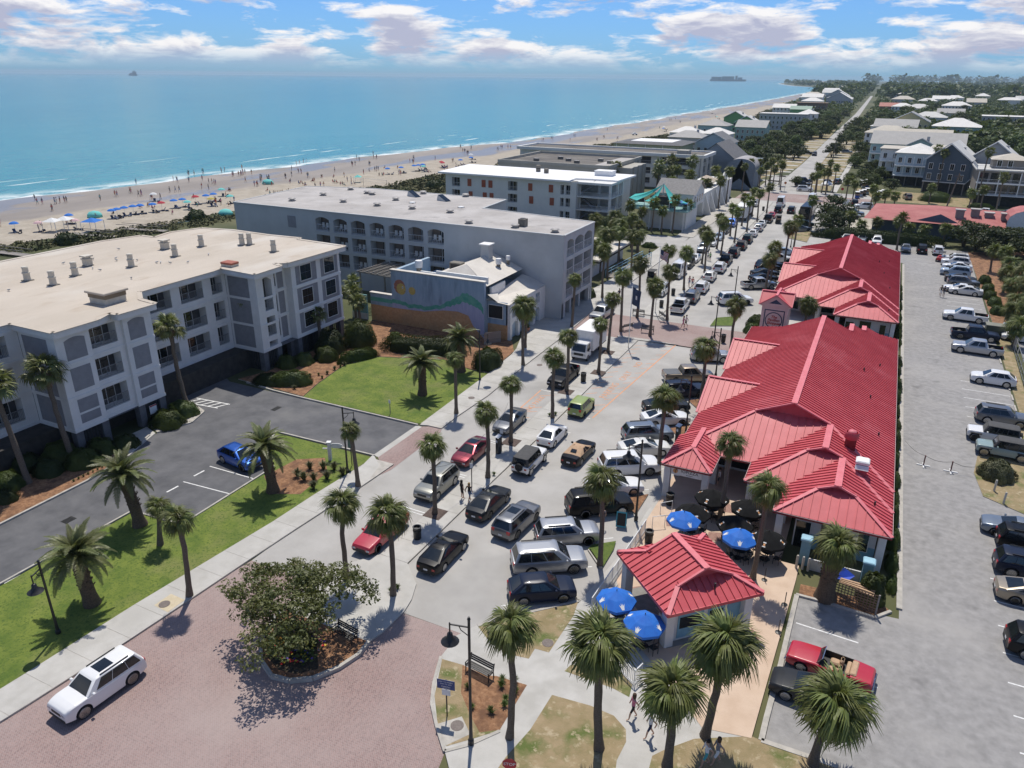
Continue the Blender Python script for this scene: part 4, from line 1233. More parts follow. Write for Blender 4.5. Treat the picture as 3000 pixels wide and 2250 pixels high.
def washi(x,y,h,r,label,lean=(0,0),full=True,seed=None,group=None):
 seed=seed if seed is not None else int(abs(x*37+y*101))%9999
 t=thing('fan_palm',label,'palm',(x,y,.05),0,group)
 if full:
  obj('trunk',trunk_mesh(h,.26,.17,lean,seed,m_bark,bulge=.06),t)
  add_fronds(t,FAN_W,(lean[0],lean[1],h),30,-62,82,r/1.75,seed,.12,dead_m=FAN_DEAD)
 else:
  k=seed%3
  obj('trunk',TR_S[k],t,rz=seed,sc=(1,1,h/6))
  lx=.15*(k-1)
  ca,sa=math.cos(seed),math.sin(seed)
  obj('crown',CR_WL[seed%2],t,(lx*ca-.1*sa,lx*sa+.1*ca,h),rz=seed*1.3,sc=r/1.75)
 return t
def date_palm(x,y,h,sc,label,lean=(0,0),seed=1):
 t=thing('date_palm',label,'palm',(x,y,.05),0)
 obj('trunk',trunk_mesh(h,.44,.40,lean,seed,m_dbark,n=12,bulge=.14,boots=True),t)
 add_fronds(t,FEA,(lean[0],lean[1],h+.1),38,-30,80,sc,seed,0,power=1.05)
 return t
cr=(math.cos(R(25.9)),math.sin(R(25.9)))
# cabbage palms near the camera (foot, height, crown radius)
near=[(*(-36.95,27.05),6.0,1.25,'slim cabbage palm on the left sidewalk beside the cream manhole slab',(.2,.1),0,-45),(*(-28.71,33.31),5.9,1.55,'cabbage palm at the left side of the rounded median head',(.1,0),0,-50),(*(-24.85,33.21),6.3,1.65,'cabbage palm at the tip of the median head, in front of the red pickup',(0,0),0,-52),(*(-27.62,43.04),6.0,1.4,'cabbage palm on the median in front of the silver-green family SUV',(0,0),0,-48),(*(-26.56,50.08),6.2,1.35,'cabbage palm on the median beside the maroon sedan',(-.1,0),0,-52),(*(-27.74,57.0),6.0,1.2,'cabbage palm on the median next to the grey sedan and the pay station',(0,0),0,-48),(*(-26.35,63.87),6.6,1.35,'cabbage palm on the median behind the white hatchback',(0,0),0,-50),(*(-27.69,70.93),6.4,1.3,'cabbage palm on the median by the nose of the black pickup',(0,0),0,-50),(*(-26.46,77.8),6.0,1.15,'cabbage palm on the median beside the white box truck',(0,0),0,-48),(*(-27.83,85.12),7.0,1.3,'cabbage palm at the far end of the median behind the white box truck',(.2,.1),0,-48),(*(-35.69,43.81),5.2,1.0,'small thin cabbage palm beside the lamp post at the driveway mouth',(-.3,-.1),0,-40),(*(-35.65,60.35),6.0,1.15,'cabbage palm at the kerb in front of the left lawn',(0,0),0,-55),(*(-35.44,76.07),7.4,1.75,'tall cabbage palm at the kerb before the mural building',(0,0),0,-70),(*(-37.91,81.86),4.6,1.5,'shorter cabbage palm behind the kerb before the mural building',(0,0),0,-65),(*(-35.77,92.63),6.8,1.25,'cabbage palm in the round pit before the grey hotel',(.2,0),0,-55),(*(-7.1,52.07),6.9,1.35,'cabbage palm standing among the black umbrellas before the pizza porch',(.1,0),0,-40),(*(-3.48,45.9),7.2,1.45,'cabbage palm on the patio between black umbrellas and the near shops',(.1,0),.06,-55),(*(-13.56,42.61),6.9,1.6,'cabbage palm on the turf triangle between the parked black SUV and the patio',(-.2,-.1),0,-52),(*(-13.51,57.63),7.2,1.5,'cabbage palm beside the big white SUV and the pizza porch',(0,0),0,-48),(*(-13.57,73.67),6.6,1.6,'cabbage palm by the stalls between the beige pickup and the shops',(0,0),0,-55),(*(1.87,31.69),3.9,2.15,'very large shaggy cabbage palm overhanging the red convertible',(.5,.2),.14,-78),(*(-12.7,26.25),7.3,1.55,'tall cabbage palm beside the corner bench and street lamp',(0,0),.05,-58),(*(-8.23,27.71),6.8,1.95,'cabbage palm with shaggy skirt in the middle of the dry front lawn',(-.25,-.1),.16,-72),(*(-4.76,28.2),4.9,1.85,'squat cabbage palm above the footpath walkers at the bottom',(-.15,0),.12,-72),(*(-3.46,30.96),6.1,2.15,'large cabbage palm in front of the kiosk wall',(.3,.1),.12,-75),(*(1.25,46.04),4.1,1.75,'squat cabbage palm with thick shaggy trunk beside the lattice bin store',(.1,0),.2,-80),]
for i,(x,y,h,r_,lb,ln,dd,lo) in enumerate(near):
 sabal(x,y,h,r_,lb,ln,True,30 if r_<1.7 else 46,dd,lo,seed=100+i,tr=.17 if r_<1.8 else .21)
 # shaggy skirt of the squat palm
sk_=[o for o in bpy.data.objects if o.get('label','').startswith('squat cabbage palm with thick')][0]
add_fronds(sk_,FAN_DEAD,(0,0,2.6),40,-85,-50,.9,777)
obj('trunk_thatch',trunk_mesh(3.9,.55,.5,(.1,0),5,m_dbark,n=12,boots=True),sk_)
for x,y,h,lb in [(*(-29.08,94.05),7.6,'cabbage palm left of the flagpole in the round brick plaza'),(*(-29.01,101.24),7.8,'cabbage palm behind the bench at the back of the brick plaza'),(*(-24.94,93.98),6.8,'cabbage palm behind the front bench of the brick plaza'),(*(-24.75,101.97),7.0,'cabbage palm by the right-hand bench of the brick plaza'),(*(-36.98,108.61),7.4,'cabbage palm in the bed at the corner of the grey hotel'),(*(-36.31,121.3),7.6,'cabbage palm on the sidewalk before the blue-railed ramp'),(*(-26.59,119.02),6.2,'cabbage palm on the far median right of the flag'),(*(-32.51,129.94),3.8,'short cabbage palm just right of the striped flag'),(*(-26.21,132.52),6.4,'cabbage palm on the far median by two people in green'),(*(-28.23,139.12),6.0,'cabbage palm on the far median left of the people in green'),(*(-28.5,153.54),6.2,'cabbage palm on the far median beside the first white sedan'),(*(-26.51,147.93),6.4,'cabbage palm on the far median beside the black open-bed pickup'),(*(-28.68,168.43),6.0,'cabbage palm on the far median by the tail of the long white trailer'),(*(-26.53,161.79),6.4,'cabbage palm on the far median beside a dark brown SUV'),(*(-28.64,182.07),6.6,'cabbage palm on the far median against the long white trailer'),(*(-26.35,175.65),6.8,'cabbage palm on the far median beside the small white coupe'),(*(-28.66,196.19),6.2,'cabbage palm at the nose of the long white trailer'),(*(-26.34,190.16),6.6,'cabbage palm on the far median beside a pale sedan'),(*(-26.2,203.73),6.6,'cabbage palm on the far median near the red car'),(*(-14.39,128.46),6.4,'cabbage palm behind the silver pickup on the right side of the street'),(*(-13.62,139.65),8.0,'tall thick cabbage palm at the far shops, beside the dark SUVs'),(*(-14.1,155.49),6.8,'cabbage palm in the dry turf corner beyond the far shops'),(*(-14.15,93.83),5.6,'cabbage palm behind the pale sedan near the sign tower'),(*(-14.12,119.91),6.2,'cabbage palm before the far shops, left of the sign tower'),(*(4.49,170.79),6.5,'bushy cabbage palm at the far end of the right-hand lot'),]:
 sabal(x,y,h,1.55,lb,full=False)
for x,y,h,r_,lb in [(-6.3,104.0,4.2,1.5,'cabbage palm tucked beside the pink sign tower'),(-14.0,186,6.5,1.6,'cabbage palm before the big dark oak at the far right kerb')]:
 sabal(x,y,h,r_,lb,full=False)
 # grove on the left, between the grey hotel and the teal-sailed restaurant
grove=[(-41.5,112),(-42.5,118),(-40.5,121),(-43,124),(-41,128),(-45,116),(-44.5,130),(-47,121),(-49,127),(-43,135),(-40.2,138),(-45.5,139),(-48,134),(-42,143),(-47.5,144),(-51,140),(-44.5,147),(-41.0,166),(-43,164.5),(-45.5,165),(-48,165.5),(-50,163)]
for i,(x,y) in enumerate(grove):
 sabal(x,y,4.2+(i*7%5)*.75,1.7,'cabbage palm in the dense grove between the grey hotel and the teal-sailed restaurant',full=False,group='palms of the grove by the grey hotel')
for i,(x,y) in enumerate([(-41,187),(-43,195),(-46,200),(-42,205),(-48,207),(-45,213),(-50,198),(-52,210),(-41.5,218),(-44,222),(-39.5,172),(-38.8,205),(-38.6,214)]):
 sabal(x,y,5.5+(i*7%5)*.8,1.9,'cabbage palm in the clump before the long white motel',full=False,group='palms before the long white motel')
for i,(x,y,h) in enumerate([(-66.3,201,9.5),(-58.5,215,9),(-57,224,9.5),(-60,219,7),(-54.5,212,8),(-53,232,9)]):
 washi(x,y,h,2.3,['tall fan palm at the corner of the tan block','fan palm left of the white motel balconies','fan palm before the white motel balconies','lower fan palm beside the tan block','fan palm at the back of the palm clump','farthest fan palm under the white motel roof'][i],full=False)
 # both sides of the far crossroads and the palms of the right-hand lots
for i,(x,y) in enumerate([(-34.5,244),(-31,246),(-29,250),(-33,252),(-35,260),(-31,262),(-37,256),(-38.5,248),(-40,262),(-35,270),(-39,240),(-18.5,246),(-17,250),(-15.5,246),(-14,252),(-16,257),(-19,238),(-17.4,236)]):
 sabal(x,y,6+(i*5%4)*.7,1.6,'cabbage palm standing at the far brick crossroads',full=False,group='palms around the far crossroads')
for i,(x,y) in enumerate([(20,126),(21.5,130),(23,127),(20.4,134),(24,133),(22,138),(25.5,138),(20.5,142),(23.5,143),(26.5,145),(21.5,147),(24.5,149),(18.8,112),(20.2,116),(21.6,120),(22.8,124),(19.3,120),(21,154),(20,158)]):
 sabal(x,y,2.6+(i*7%4)*.6,1.75,'low bushy cabbage palm in the bank along the right-hand lot',full=False,group='palms on the bank right of the lot')
for i,(x,y) in enumerate([(-3,180),(0,181),(4,180),(9,180.5),(13,180),(-5.5,182),(6.5,181)]):
 sabal(x,y,2.8+(i%3)*.7,1.7,'cabbage palm in the hedge before the old red-roofed restaurant',full=False,group='palms before the old red roof')
for i,(x,y) in enumerate([(-1.5,217),(0.8,219),(-2.5,223),(3,221),(-7.5,236),(-9.5,240),(12,244),(21,232),(24,236)]):
 sabal(x,y,4.2+(i%3)*.6,1.7,'cabbage palm beside the sandy side street',full=False,group='palms by the sandy side street')
for x,y,h,lb in ((23.6,243,14.5,'very tall slim palm before the dark grey house'),(12.5,268,13,'tall slim palm left of the dark blue house'),(14.5,266,12,'second slim palm leaning by the dark blue house'),(26.5,226,10,'tall fan palm before the taupe house')):
 washi(x,y,h,1.7,lb,full=False)
 # fan palms at the white hotel
for x,y,h,r_,lb,ln in [(*(-61.0,31.64),9.1,1.9,'fan palm at the left edge before the hotel',(-.7,-.3)),(*(-61.29,35.92),8.7,1.95,'fan palm before the blind arched bay of the hotel',(-.5,-.2)),(*(-62.55,49.69),8.4,1.75,'fan palm beside the hotel garage ramp',(-.3,-.1)),(*(-63.99,62.05),7.7,1.6,'fan palm before the recessed corner of the hotel',(-.1,0)),(*(-61.44,70.21),4.4,1.4,'short fan palm under the hotel windows',(0,0)),(*(-63.7,77.18),5.2,1.6,'fan palm at the far corner of the hotel',(0,0))]:
 washi(x,y,h,r_,lb,ln)
for x,y,h in ((-63.5,80.5,4.4),(-65.5,83,4.8),(-61.8,79.2,3.6)):
 washi(x,y,h,1.5,'fan palm in the shady gap between hotel and mural',full=False,group='palms in the gap by the mural')
 # date palms
for i,(x,y,h,sc,lb,ln) in enumerate([(*(-42.01,23.63),3.7,1.0,'stout date palm nearest the camera beside the leaning black lamp',(-.2,-.1)),(*(-47.14,31.48),4.2,1.0,'date palm on the grass strip left of the small cabbage palm',(-.5,-.2)),(*(-41.57,39.98),3.9,1.0,'date palm in front of the blue crossover',(-.3,-.1)),(*(-41.45,62.98),3.5,.95,'date palm in the middle of the left lawn',(0,0)),(*(-41.11,70.93),3.9,.98,'date palm at the back of the left lawn near the mural',(-.1,0))]):
 date_palm(x,y,h,sc,lb,ln,300+i)
sabal(*(-43.59,30.34),3.2,1.1,'low cabbage palm on the grass strip beside the second date palm',(.4,.2),True,30,0,-40,seed=900)
# shrubs and hedges ---
def leaf_cloud(pts,nrm,size,n_per=1,seed=0,flat=.35):
 """leaf quads at given points, roughly facing outward normals"""
 g=np.random.default_rng(seed)
 n=len(pts)
 d=nrm+g.normal(0,.55,(n,3))
 d /= np.linalg.norm(d,axis=1,keepdims=True)
 a=np.cross(d,g.normal(size=(n,3)))
 a /= np.linalg.norm(a,axis=1,keepdims=True)
 b=np.cross(d,a)
 s_=(size*g.uniform(.6,1.4,(n,1)))
 v=np.stack([pts-a*s_,pts-b*s_*.55,pts+a*s_,pts+b*s_*.55],1).reshape(-1,3)
 f=np.arange(n*4).reshape(-1,4)
 return v,f
def shrub_mesh(name,sx,sy,sz,n,size,mat,seed=0,boxy=2.0,rough=.1):
 """clipped shrub: superellipsoid shell of leaf quads over a dark leafy core"""
 g=np.random.default_rng(seed)
 u=g.normal(size=(n,3))
 u /= np.linalg.norm(u,axis=1,keepdims=True)
 u[:,2]=np.abs(u[:,2])*1.0
 k=(np.abs(u)**boxy).sum(1)**(-1/boxy)
 rr_=k*(1-np.abs(g.normal(0,rough,n)))
 lump=1+.11*np.sin(u[:,0]*7+seed)*np.sin(u[:,1]*6+1)+.05*np.sin(u[:,2]*9)
 p=u*(rr_*lump)[:,None]*np.array([sx,sy,sz])
 v,f=leaf_cloud(p,u,size,seed=seed)
 # core
 m_,q_=10,14
 cv,cf=[],[]
 for i in range(m_+1):
  for j in range(q_):
   ph,th=i/m_*PI/2,j/q_*2*PI
   w=np.array([math.cos(ph)*math.cos(th),math.cos(ph)*math.sin(th),math.sin(ph)])
   kk=(np.abs(w)**boxy).sum()**(-1/boxy)
   cv.append(w*kk*.8*np.array([sx,sy,sz]))
 for i in range(m_):
  for j in range(q_):
   cf.append([i*q_+j,i*q_+(j+1)%q_,(i+1)*q_+(j+1)%q_,(i+1)*q_+j])
 o=len(v)
 return npmesh(name,np.concatenate([v,np.array(cv)]),np.concatenate([f,np.array(cf)+o]),mat)
def shrub(x,y,sx,sy,sz,label,mat=None,rz=0.,boxy=2.4,n=None,size=.085,z=.05,group=None,name='shrub',rough=.09):
 n=n or int(min(9000,1100*(sx*sy+sx*sz+sy*sz)))
 me=shrub_mesh(name,sx,sy,sz,n,size,mat or m_leafA,int(abs(x*13+y*7))%997,boxy,rough)
 return tag(obj(name,me,None,(x,y,z),rz),label,'hedge' if name=='hedge' else 'shrub',group)
shrub(-60.6,47.6,1.7,1.25,1.3,'rounded sunlit shrub beside the hotel ramp, far half',m_leafD,.2)
shrub(-60.0,45.2,1.75,1.5,1.35,'rounded clipped shrub beside the hotel ramp, near half',m_leafA,.1)
shrub(-56.2,58.9,2.2,1.0,1.35,'low clipped hedge with a bright flat top at the driveway edge',m_leafD,.5,4)
shrub(-58.6,57.9,1.8,1.1,1.0,'dark low hedge behind the flat-topped one',m_leafB,.3,3)
shrub(-59.2,69.6,1.9,1.9,2.6,'big dark rounded shrub under the hotel windows',m_leafB)
shrub(-57.6,73.4,2.2,2.1,3.0,'biggest domed shrub at the hotel corner',m_leafA)
shrub(-57.8,66.9,1.5,1.3,1.5,'loose palm-like shrub at the middle of the hotel bed',m_leafA)
shrub(-54.3,68.6,2.6,.7,1.2,'clipped low hedge along the back edge of the lawn',m_leafA,R(62),4,name='hedge')
shrub(-48.6,74.6,5.4,1.3,1.9,'long dark hedge between the lawn and the mural',m_leafB,R(16),6,name='hedge',n=9000)
shrub(-39.2,74.0,1.5,2.0,1.9,'dark hedge block at the right end of the lawn',m_leafB,0,4,name='hedge')
shrub(-54.4,76.8,1.0,.8,1.0,'small pale shrub between the dome and the hedge',m_leafD)
shrub(-60.4,62.8,1.3,1.1,1.3,'shrub under the arched balcony',m_leafA)
shrub(-59.3,64.6,1.2,1.2,1.2,'second shrub under the arched balcony',m_leafD)
for i,(x,y,s_) in enumerate([(-60.5,38.2,1.3),(-59.6,40.0,1.1),(-62.5,35.6,1.6),(-61.2,33.6,1.2),(-59.8,36.0,1.4),(-63.6,33.2,1.3),(-62.0,30.5,1.3),(-60.0,29.0,.9),(-64,29,1.4)]):
 shrub(x,y,s_*1.2,s_,s_*.95,'dark shrub in the shaded bed below the hotel bays',m_leafB if i%2 else m_leafA,i,2.2,group='shrubs below the hotel bays')
shrub(3.95,47.2,.85,.8,1.9,'upright clipped shrub with a paper notice beside the lattice bin store',m_leafA,0,3)
for i,y in enumerate([49.5,52,55,58.5,62,65,69,73,77.5,81,85,88,91,94,97]):
 shrub(5.2,y,.38+.08*(i%3),1.1 if i<9 else .8,.7+.25*(i%4),'small clipped shrub squeezed between the near red roof and the lot kerb',m_leafA,group='shrubs along the shop wall',size=.06)
for i,y in enumerate([106,109,112,118,124,130,136]):
 shrub(5.2,y,.45,1.2,.8+.2*(i%3),'clipped shrub between the far red roof and the lot kerb',m_leafA,group='shrubs along the far shop wall',size=.07)
shrub(-8.0,94.6,1.4,1.1,1.3,'round dark bush between the shops and the plaza walk',m_leafA)
shrub(-12.6,104.4,1.5,1.5,1.7,'round dark bush at the foot of the sign tower',m_leafA)
shrub(-12.9,101.9,1.1,1.0,1.2,'smaller bush left of the sign tower',m_leafD)
shrub(-39.2,108.0,1.2,1.1,1.5,'round bush at the corner of the grey hotel',m_leafA)
shrub(-45.5,150,2.0,1.2,1.1,'low bright shrub by the side-street mouth',m_leafD)
shrub(-41.2,149.0,1.6,1.0,.9,'low dark shrub at the side-street corner',m_leafA)
shrub(-53,168,3,2,2.4,'bright green bush between the white hotel and the teal deck',m_leafD)
shrub(-56,163,3,2,2.8,'dark green bush at the foot of the white hotel stair',m_leafA)
shrub(13.5,248.5,4.2,2.2,2.6,'big rounded hedge at the corner of the sandy side street',m_leafD,0,3)
shrub(24.5,241,3,1.2,1.2,'low hedge before the taupe house',m_leafA,0,3)
for i,(x,y) in enumerate([(18.3,148),(18.3,142),(18.2,137),(18.5,133),(18.4,128)]):
 shrub(x,y,.9,1.2,1.2,'boxy clipped shrub at the head of the far stalls',m_leafD if i%2 else m_leafA,group='boxy shrubs by the far stalls',boxy=4)
shrub(0,177.5,12.5,1.2,2.3,'long dark hedge across the far end of the lot',m_leafB,0,7,name='hedge',n=9000,size=.16)
shrub(13.3,70.6,1.5,1.6,1.5,'spiky green clump on the dry bank beside the lot',m_grassy,0,2)
# ornamental grasses and small bedding plants
def tuft_mesh(r_,h,n,seed,mat):
 g=random.Random(seed)
 mb=MB()
 for i in range(n):
  a,o=g.uniform(0,6.28),g.uniform(.3,1.0)
  x0,y0=g.uniform(-.12,.12)*r_,g.uniform(-.12,.12)*r_
  x1,y1=math.cos(a)*r_*o,math.sin(a)*r_*o
  hh=h*(1-.45*o)*g.uniform(.8,1.1)
  w=.018+.01*r_
  nx,ny=-math.sin(a)*w,math.cos(a)*w
  mb.add([(x0-nx,y0-ny,0),(x0+nx,y0+ny,0),(x0+x1*.5+nx,y0+y1*.5+ny,hh*.8),(x0+x1*.5-nx,y0+y1*.5-ny,hh*.8),(x0+x1,y0+y1,hh)],[(0,1,2,3),(3,2,4)])
 return mb.mesh('tuft',mat)
TUFT=[tuft_mesh(.55,.8,90,1,m_grassy),tuft_mesh(.5,.75,80,2,m_grassy)]
TUFT_G=[tuft_mesh(.4,.55,60,3,m_leafD),tuft_mesh(.45,.6,60,4,m_leafA)]
def tuft(x,y,s_,label,group=None,green=False,z=.06):
 k=int(abs(x*10))%2
 return tag(obj('grass_tuft',(TUFT_G if green else TUFT)[k],None,(x,y,z),x*9,sc=s_),label,'grass clump',group)
for p in [(-41.31,44.32),(-40.24,44.86),(-39.34,45.19),(-41.39,42.8),(-39.73,42.93),(-38.78,41.79),(-38.83,43.62),(-38.04,44.74),(-40.48,42.55)]:
 tuft(*p,1.25,'grey-green ornamental grass clump in the mulch bed by the driveway sign','ornamental grasses by the driveway sign')
for i,p in enumerate([(-57.01,57.95),(-54.88,57.84),(-54.69,58.53),(-54.62,59.38),(-54.43,59.88),(-55.78,61.49),(-55.15,62.25),(-54.51,63.01),(-54.15,61.69),(-54.62,64.5),(-54.54,65.44),(-54.47,66.17),(-56.41,60.95),(-56.65,58.54)]):
 tuft(*p,.75,'small grass clump in the mulch strip under the hotel hedges','small grasses under the hotel hedges',i%2==0)
for i,p in enumerate([(-14.83,29.66),(-14.18,29.86),(-14.7,29.2),(-13.73,29.11),(-14.01,28.41),(-13.89,27.98),(-14.3,27.29)]):
 tuft(*p,.85,'green tuft in the mulch island by the corner bench','green tufts in the corner mulch island',True,.11)
for lb,p in (('dark tuft in front of the corner bench',(-16.33,28.26)),('dark tuft in the middle of the corner mulch island',(-15.43,27.08))):
 tuft(*p,.7,lb,None,True,.11)
for i in range(8):
 a,b=(-57.76,33.52),(-57.83,36.72)
 p=(a[0]+(b[0]-a[0])*i/7,a[1]+(b[1]-a[1])*i/7)
 tuft(*p,.45,'tiny young plant in a row along the hotel drive','young plants along the hotel drive',True)
for p in [(-29.13,33.59),(-28.59,33.66),(-25.13,33.34),(-24.9,33.82),(-26.76,50.47),(-26.23,50.61),(-26.8,64.13),(-26.3,64.56)]:
 tuft(*p,.75,'pale low plant in a palm pit on the median','low plants in the palm pits',True,.13)
tag(obj('potted_plant',tuft_mesh(.5,.9,80,9,m_leafD),None,(-40.4,88.0,.55)),'leafy green plant in a clay pot before the mural building','plant')
tag(obj('clay_pot',MB().lathe([(.22,0),(.34,.5),(.36,.56),(.3,.56),(.28,.5),(0,.5)],16).mesh('clay_pot',M('terracotta',(.3,.13,.075),.8,(.38,.18,.11),sc=4),True,40),None,(-40.4,88.0,.1)),'clay pot on the sidewalk before the mural building','pot')
fl=MB()
g=random.Random(3)
FC=[M('flower_red',(.5,.02,.02),.7),M('flower_yellow',(.6,.42,.03),.7),M('flower_violet',(.1,.06,.3),.7),m_leafD]
for i in range(420):
 x,y=g.uniform(-29.4,-25.2),g.uniform(24.6,27.6)
 if (x+27.4)**2/4.4+(y-26.4)**2/2.4>1:
  continue
 s_=g.uniform(.04,.1)
 z=.15+g.uniform(.05,.3)
 k=3 if i%3 else g.randrange(3)
 fl.add([(x-s_,y-s_,z),(x+s_,y-s_,z+.03),(x+s_,y+s_,z),(x-s_,y+s_,z+.04)],[(0,1,2,3)],k)
o=obj('bedding_flowers',fl.mesh('bedding_flowers',FC))
o['kind']='stuff'
# broad trees ---
def clump_points(cent,rad,n,g):
 u=g.normal(size=(n,3))
 u /= np.linalg.norm(u,axis=1,keepdims=True)
 r_=g.uniform(.45,1.0,n)**.5
 return cent+u*(r_*1.0)[:,None]*rad,u
def crown_mesh(name,w,h,zb,nc,nl,leaf,mat,seed,flat=.55,cs=.22):
 """irregular crown: leaf quads gathered in clumps with gaps between them"""
 g=np.random.default_rng(seed)
 V,F=[],[]
 o=0
 for i in range(nc):
  a=g.uniform(0,2*PI)
  r_=math.sqrt(g.uniform(.03,1.0))
  zz=g.uniform(0,1)
  env=math.sqrt(max(.05,1-(zz*.9)**2))
  lobe=1+.22*math.sin(3*a+seed)+.12*math.sin(5*a+seed*2)
  c=np.array([math.cos(a)*r_*env*w*.5*lobe,math.sin(a)*r_*env*w*.5*lobe,zb+zz*h*(1-.25*r_)])
  cr_=w*cs*g.uniform(.55,1.1)
  p,u=clump_points(c,np.array([cr_,cr_,cr_*flat]),nl,g)
  v,f=leaf_cloud(p,u*.6+np.array([0,0,.6]),leaf,seed=seed*31+i)
  V.append(v)
  F.append(f+o)
  o+=len(v)
 return npmesh(name,np.concatenate(V),np.concatenate(F),mat)
def limbs_mesh(h,w,n,r0,seed,zfork=.25):
 g=random.Random(seed)
 mb=MB()
 for i in range(n):
  a=2*PI*i/n+g.uniform(-.3,.3)
  ex,ey=math.cos(a)*w*g.uniform(.25,.42),math.sin(a)*w*g.uniform(.25,.42)
  b=(math.cos(a)*r0*.8,math.sin(a)*r0*.8,0)
  f_=(ex*.25,ey*.25,h*zfork)
  m_=(ex*.6,ey*.6,h*(zfork+.3))
  e_=(ex,ey,h*g.uniform(.75,.95))
  mb.tube([b,f_,m_,e_],[r0,r0*.8,r0*.5,r0*.12],6)
  for k in range(4):
   a2=a+g.uniform(-.9,.9)
   mb.tube([m_,(m_[0]+math.cos(a2)*w*.12,m_[1]+math.sin(a2)*w*.12,m_[2]+h*.15),(m_[0]+math.cos(a2)*w*.24,m_[1]+math.sin(a2)*w*.24,m_[2]+h*.25)],[r0*.4,r0*.22,r0*.05],5)
 return mb.mesh('trunk',m_tbark,True)
t=thing('crape_myrtle','spreading many-stemmed tree with bronze-green leaves in the planting bed','tree',(-27.6,27.0,.12))
obj('trunk',limbs_mesh(3.9,6.5,8,.085,4,.2),t)
obj('crown',crown_mesh('crown',8.4,2.3,2.5,190,80,.095,m_leafC,5,.42,.09),t)
obj('low_foliage',shrub_mesh('low_foliage',1.35,1.0,1.35,2600,.075,m_leafB,6,2.0,.25),t,(-.1,-.2,0))
OAK=[crown_mesh('crown',7,4.2,2.0,46,46,.26,m_,400+i,.6,.19) for i,m_ in enumerate((m_leafA,m_leafB,m_leafA,m_leafD,m_leafB))]
OAKT=limbs_mesh(4.6,6,4,.16,9,.3)
def oak(x,y,s_,label,group=None,k=None,sz=1.0):
 k=int(abs(x*7+y*3))%5 if k is None else k
 t_=thing('leafy_tree',label,'tree',(x,y,0),x+y,group)
 obj('trunk',OAKT,t_,sc=(s_,s_,s_*sz))
 obj('crown',OAK[k],t_,sc=(s_,s_,s_*sz))
 return t_
oak(-9.6,189,1.15,'big dark rounded tree at the kerb beyond the far shops',None,1,1.1)
oak(-8.8,181.5,.95,'dark tree in front of the biggest kerb tree',None,1)
for i,(x,y) in enumerate([(19,178),(22,176),(25,177),(28,175),(31,177),(20.5,173),(24,172.5),(28,172),(17,181)]):
 oak(x,y,.95,'dense dark cedar in the row before the old red roof','dark cedars right of the lot',1,.95)
oak(-25.8,262,.55,'thin sapling in the verge before the parked dark cars',None,0)
oak(-46.3,95.5,.5,'dark climbing shrub against the grey hotel wall',None,1,1.3)
oak(-42.9,96.2,.42,'dark bush at the hotel parking entrance',None,1,1.3)
oak(-51,216,.8,'dark round tree before the white motel',None,1)
# woods: individual trees along the far road and on the right, nearest first
g=random.Random(21)
HOUSE_SPOTS=[]
def clear(x,y,r_):
 return all(abs(x-a)>(w/2+r_) or abs(y-b)>(d/2+r_) for a,b,w,d in HOUSE_SPOTS)
 # --- vehicles
PAINT={}
def paintmat(key):
 tab=dict(white=(.72,.72,.71),pearl=(.66,.65,.61),silver=(.36,.37,.385),grey=(.14,.145,.155),dkgrey=(.024,.026,.029),black=(.006,.006,.007),navy=(.012,.018,.038),red=(.42,.02,.04),classic=(.42,.012,.03),maroon=(.17,.014,.026),blue=(.02,.10,.42),green=(.29,.36,.10),tan=(.27,.22,.16),gold=(.34,.29,.22),champ=(.25,.25,.22),steel=(.18,.21,.25),teal=(.24,.32,.31),brown=(.06,.045,.035),ltblue=(.34,.42,.5),dkgreen=(.02,.035,.03))
 if key not in PAINT:
  c=tab[key]
  met=.55 if key in ('silver','grey','steel','champ','gold','maroon','blue','tan') else 0.
  PAINT[key]=M('paint_'+key,c,.34,tuple(min(1,x*1.05) for x in c),sc=.6,metal=met,coat=.15 if max(c)<.1 else .7,spec=.2 if max(c)<.1 else .5)
 return PAINT[key]
m_tan=M('tan_cloth',(.42,.28,.17),.9,(.5,.34,.22),sc=5)
m_softblk=M('soft_top',(.05,.05,.05),.85,(.075,.075,.075),sc=5)
m_rim=M('alloy',(.42,.43,.44),.3,(.5,.5,.51),sc=5,metal=.9)
m_inside=M('car_interior',(.02,.02,.02),.9,(.035,.033,.03),sc=4)
TYRE=MB().lathe([(.25,-.1),(.30,-.115),(.335,-.08),(.335,.08),(.30,.115),(.25,.1)],20)
RIMB=MB().lathe([(.0,.06),(.05,.08),(.07,.04),(.23,.03),(.25,.11),(.27,.1)],20)
for k in range(6):
 a=k*PI/3
 RIMB.bar((math.cos(a)*.05,math.sin(a)*.05,.07),(math.cos(a)*.25,math.sin(a)*.25,.085),.06,.03)
ME_TYRE=TYRE.mesh('tyre',m_rubber,True,40)
ME_RIM=RIMB.mesh('rim',m_rim,True,40)
def bil(p,u,v):
 a,b,c,d=(Vector(k) for k in p)
 return (a*(1-u)+b*u)*(1-v)+(d*(1-u)+c*u)*v
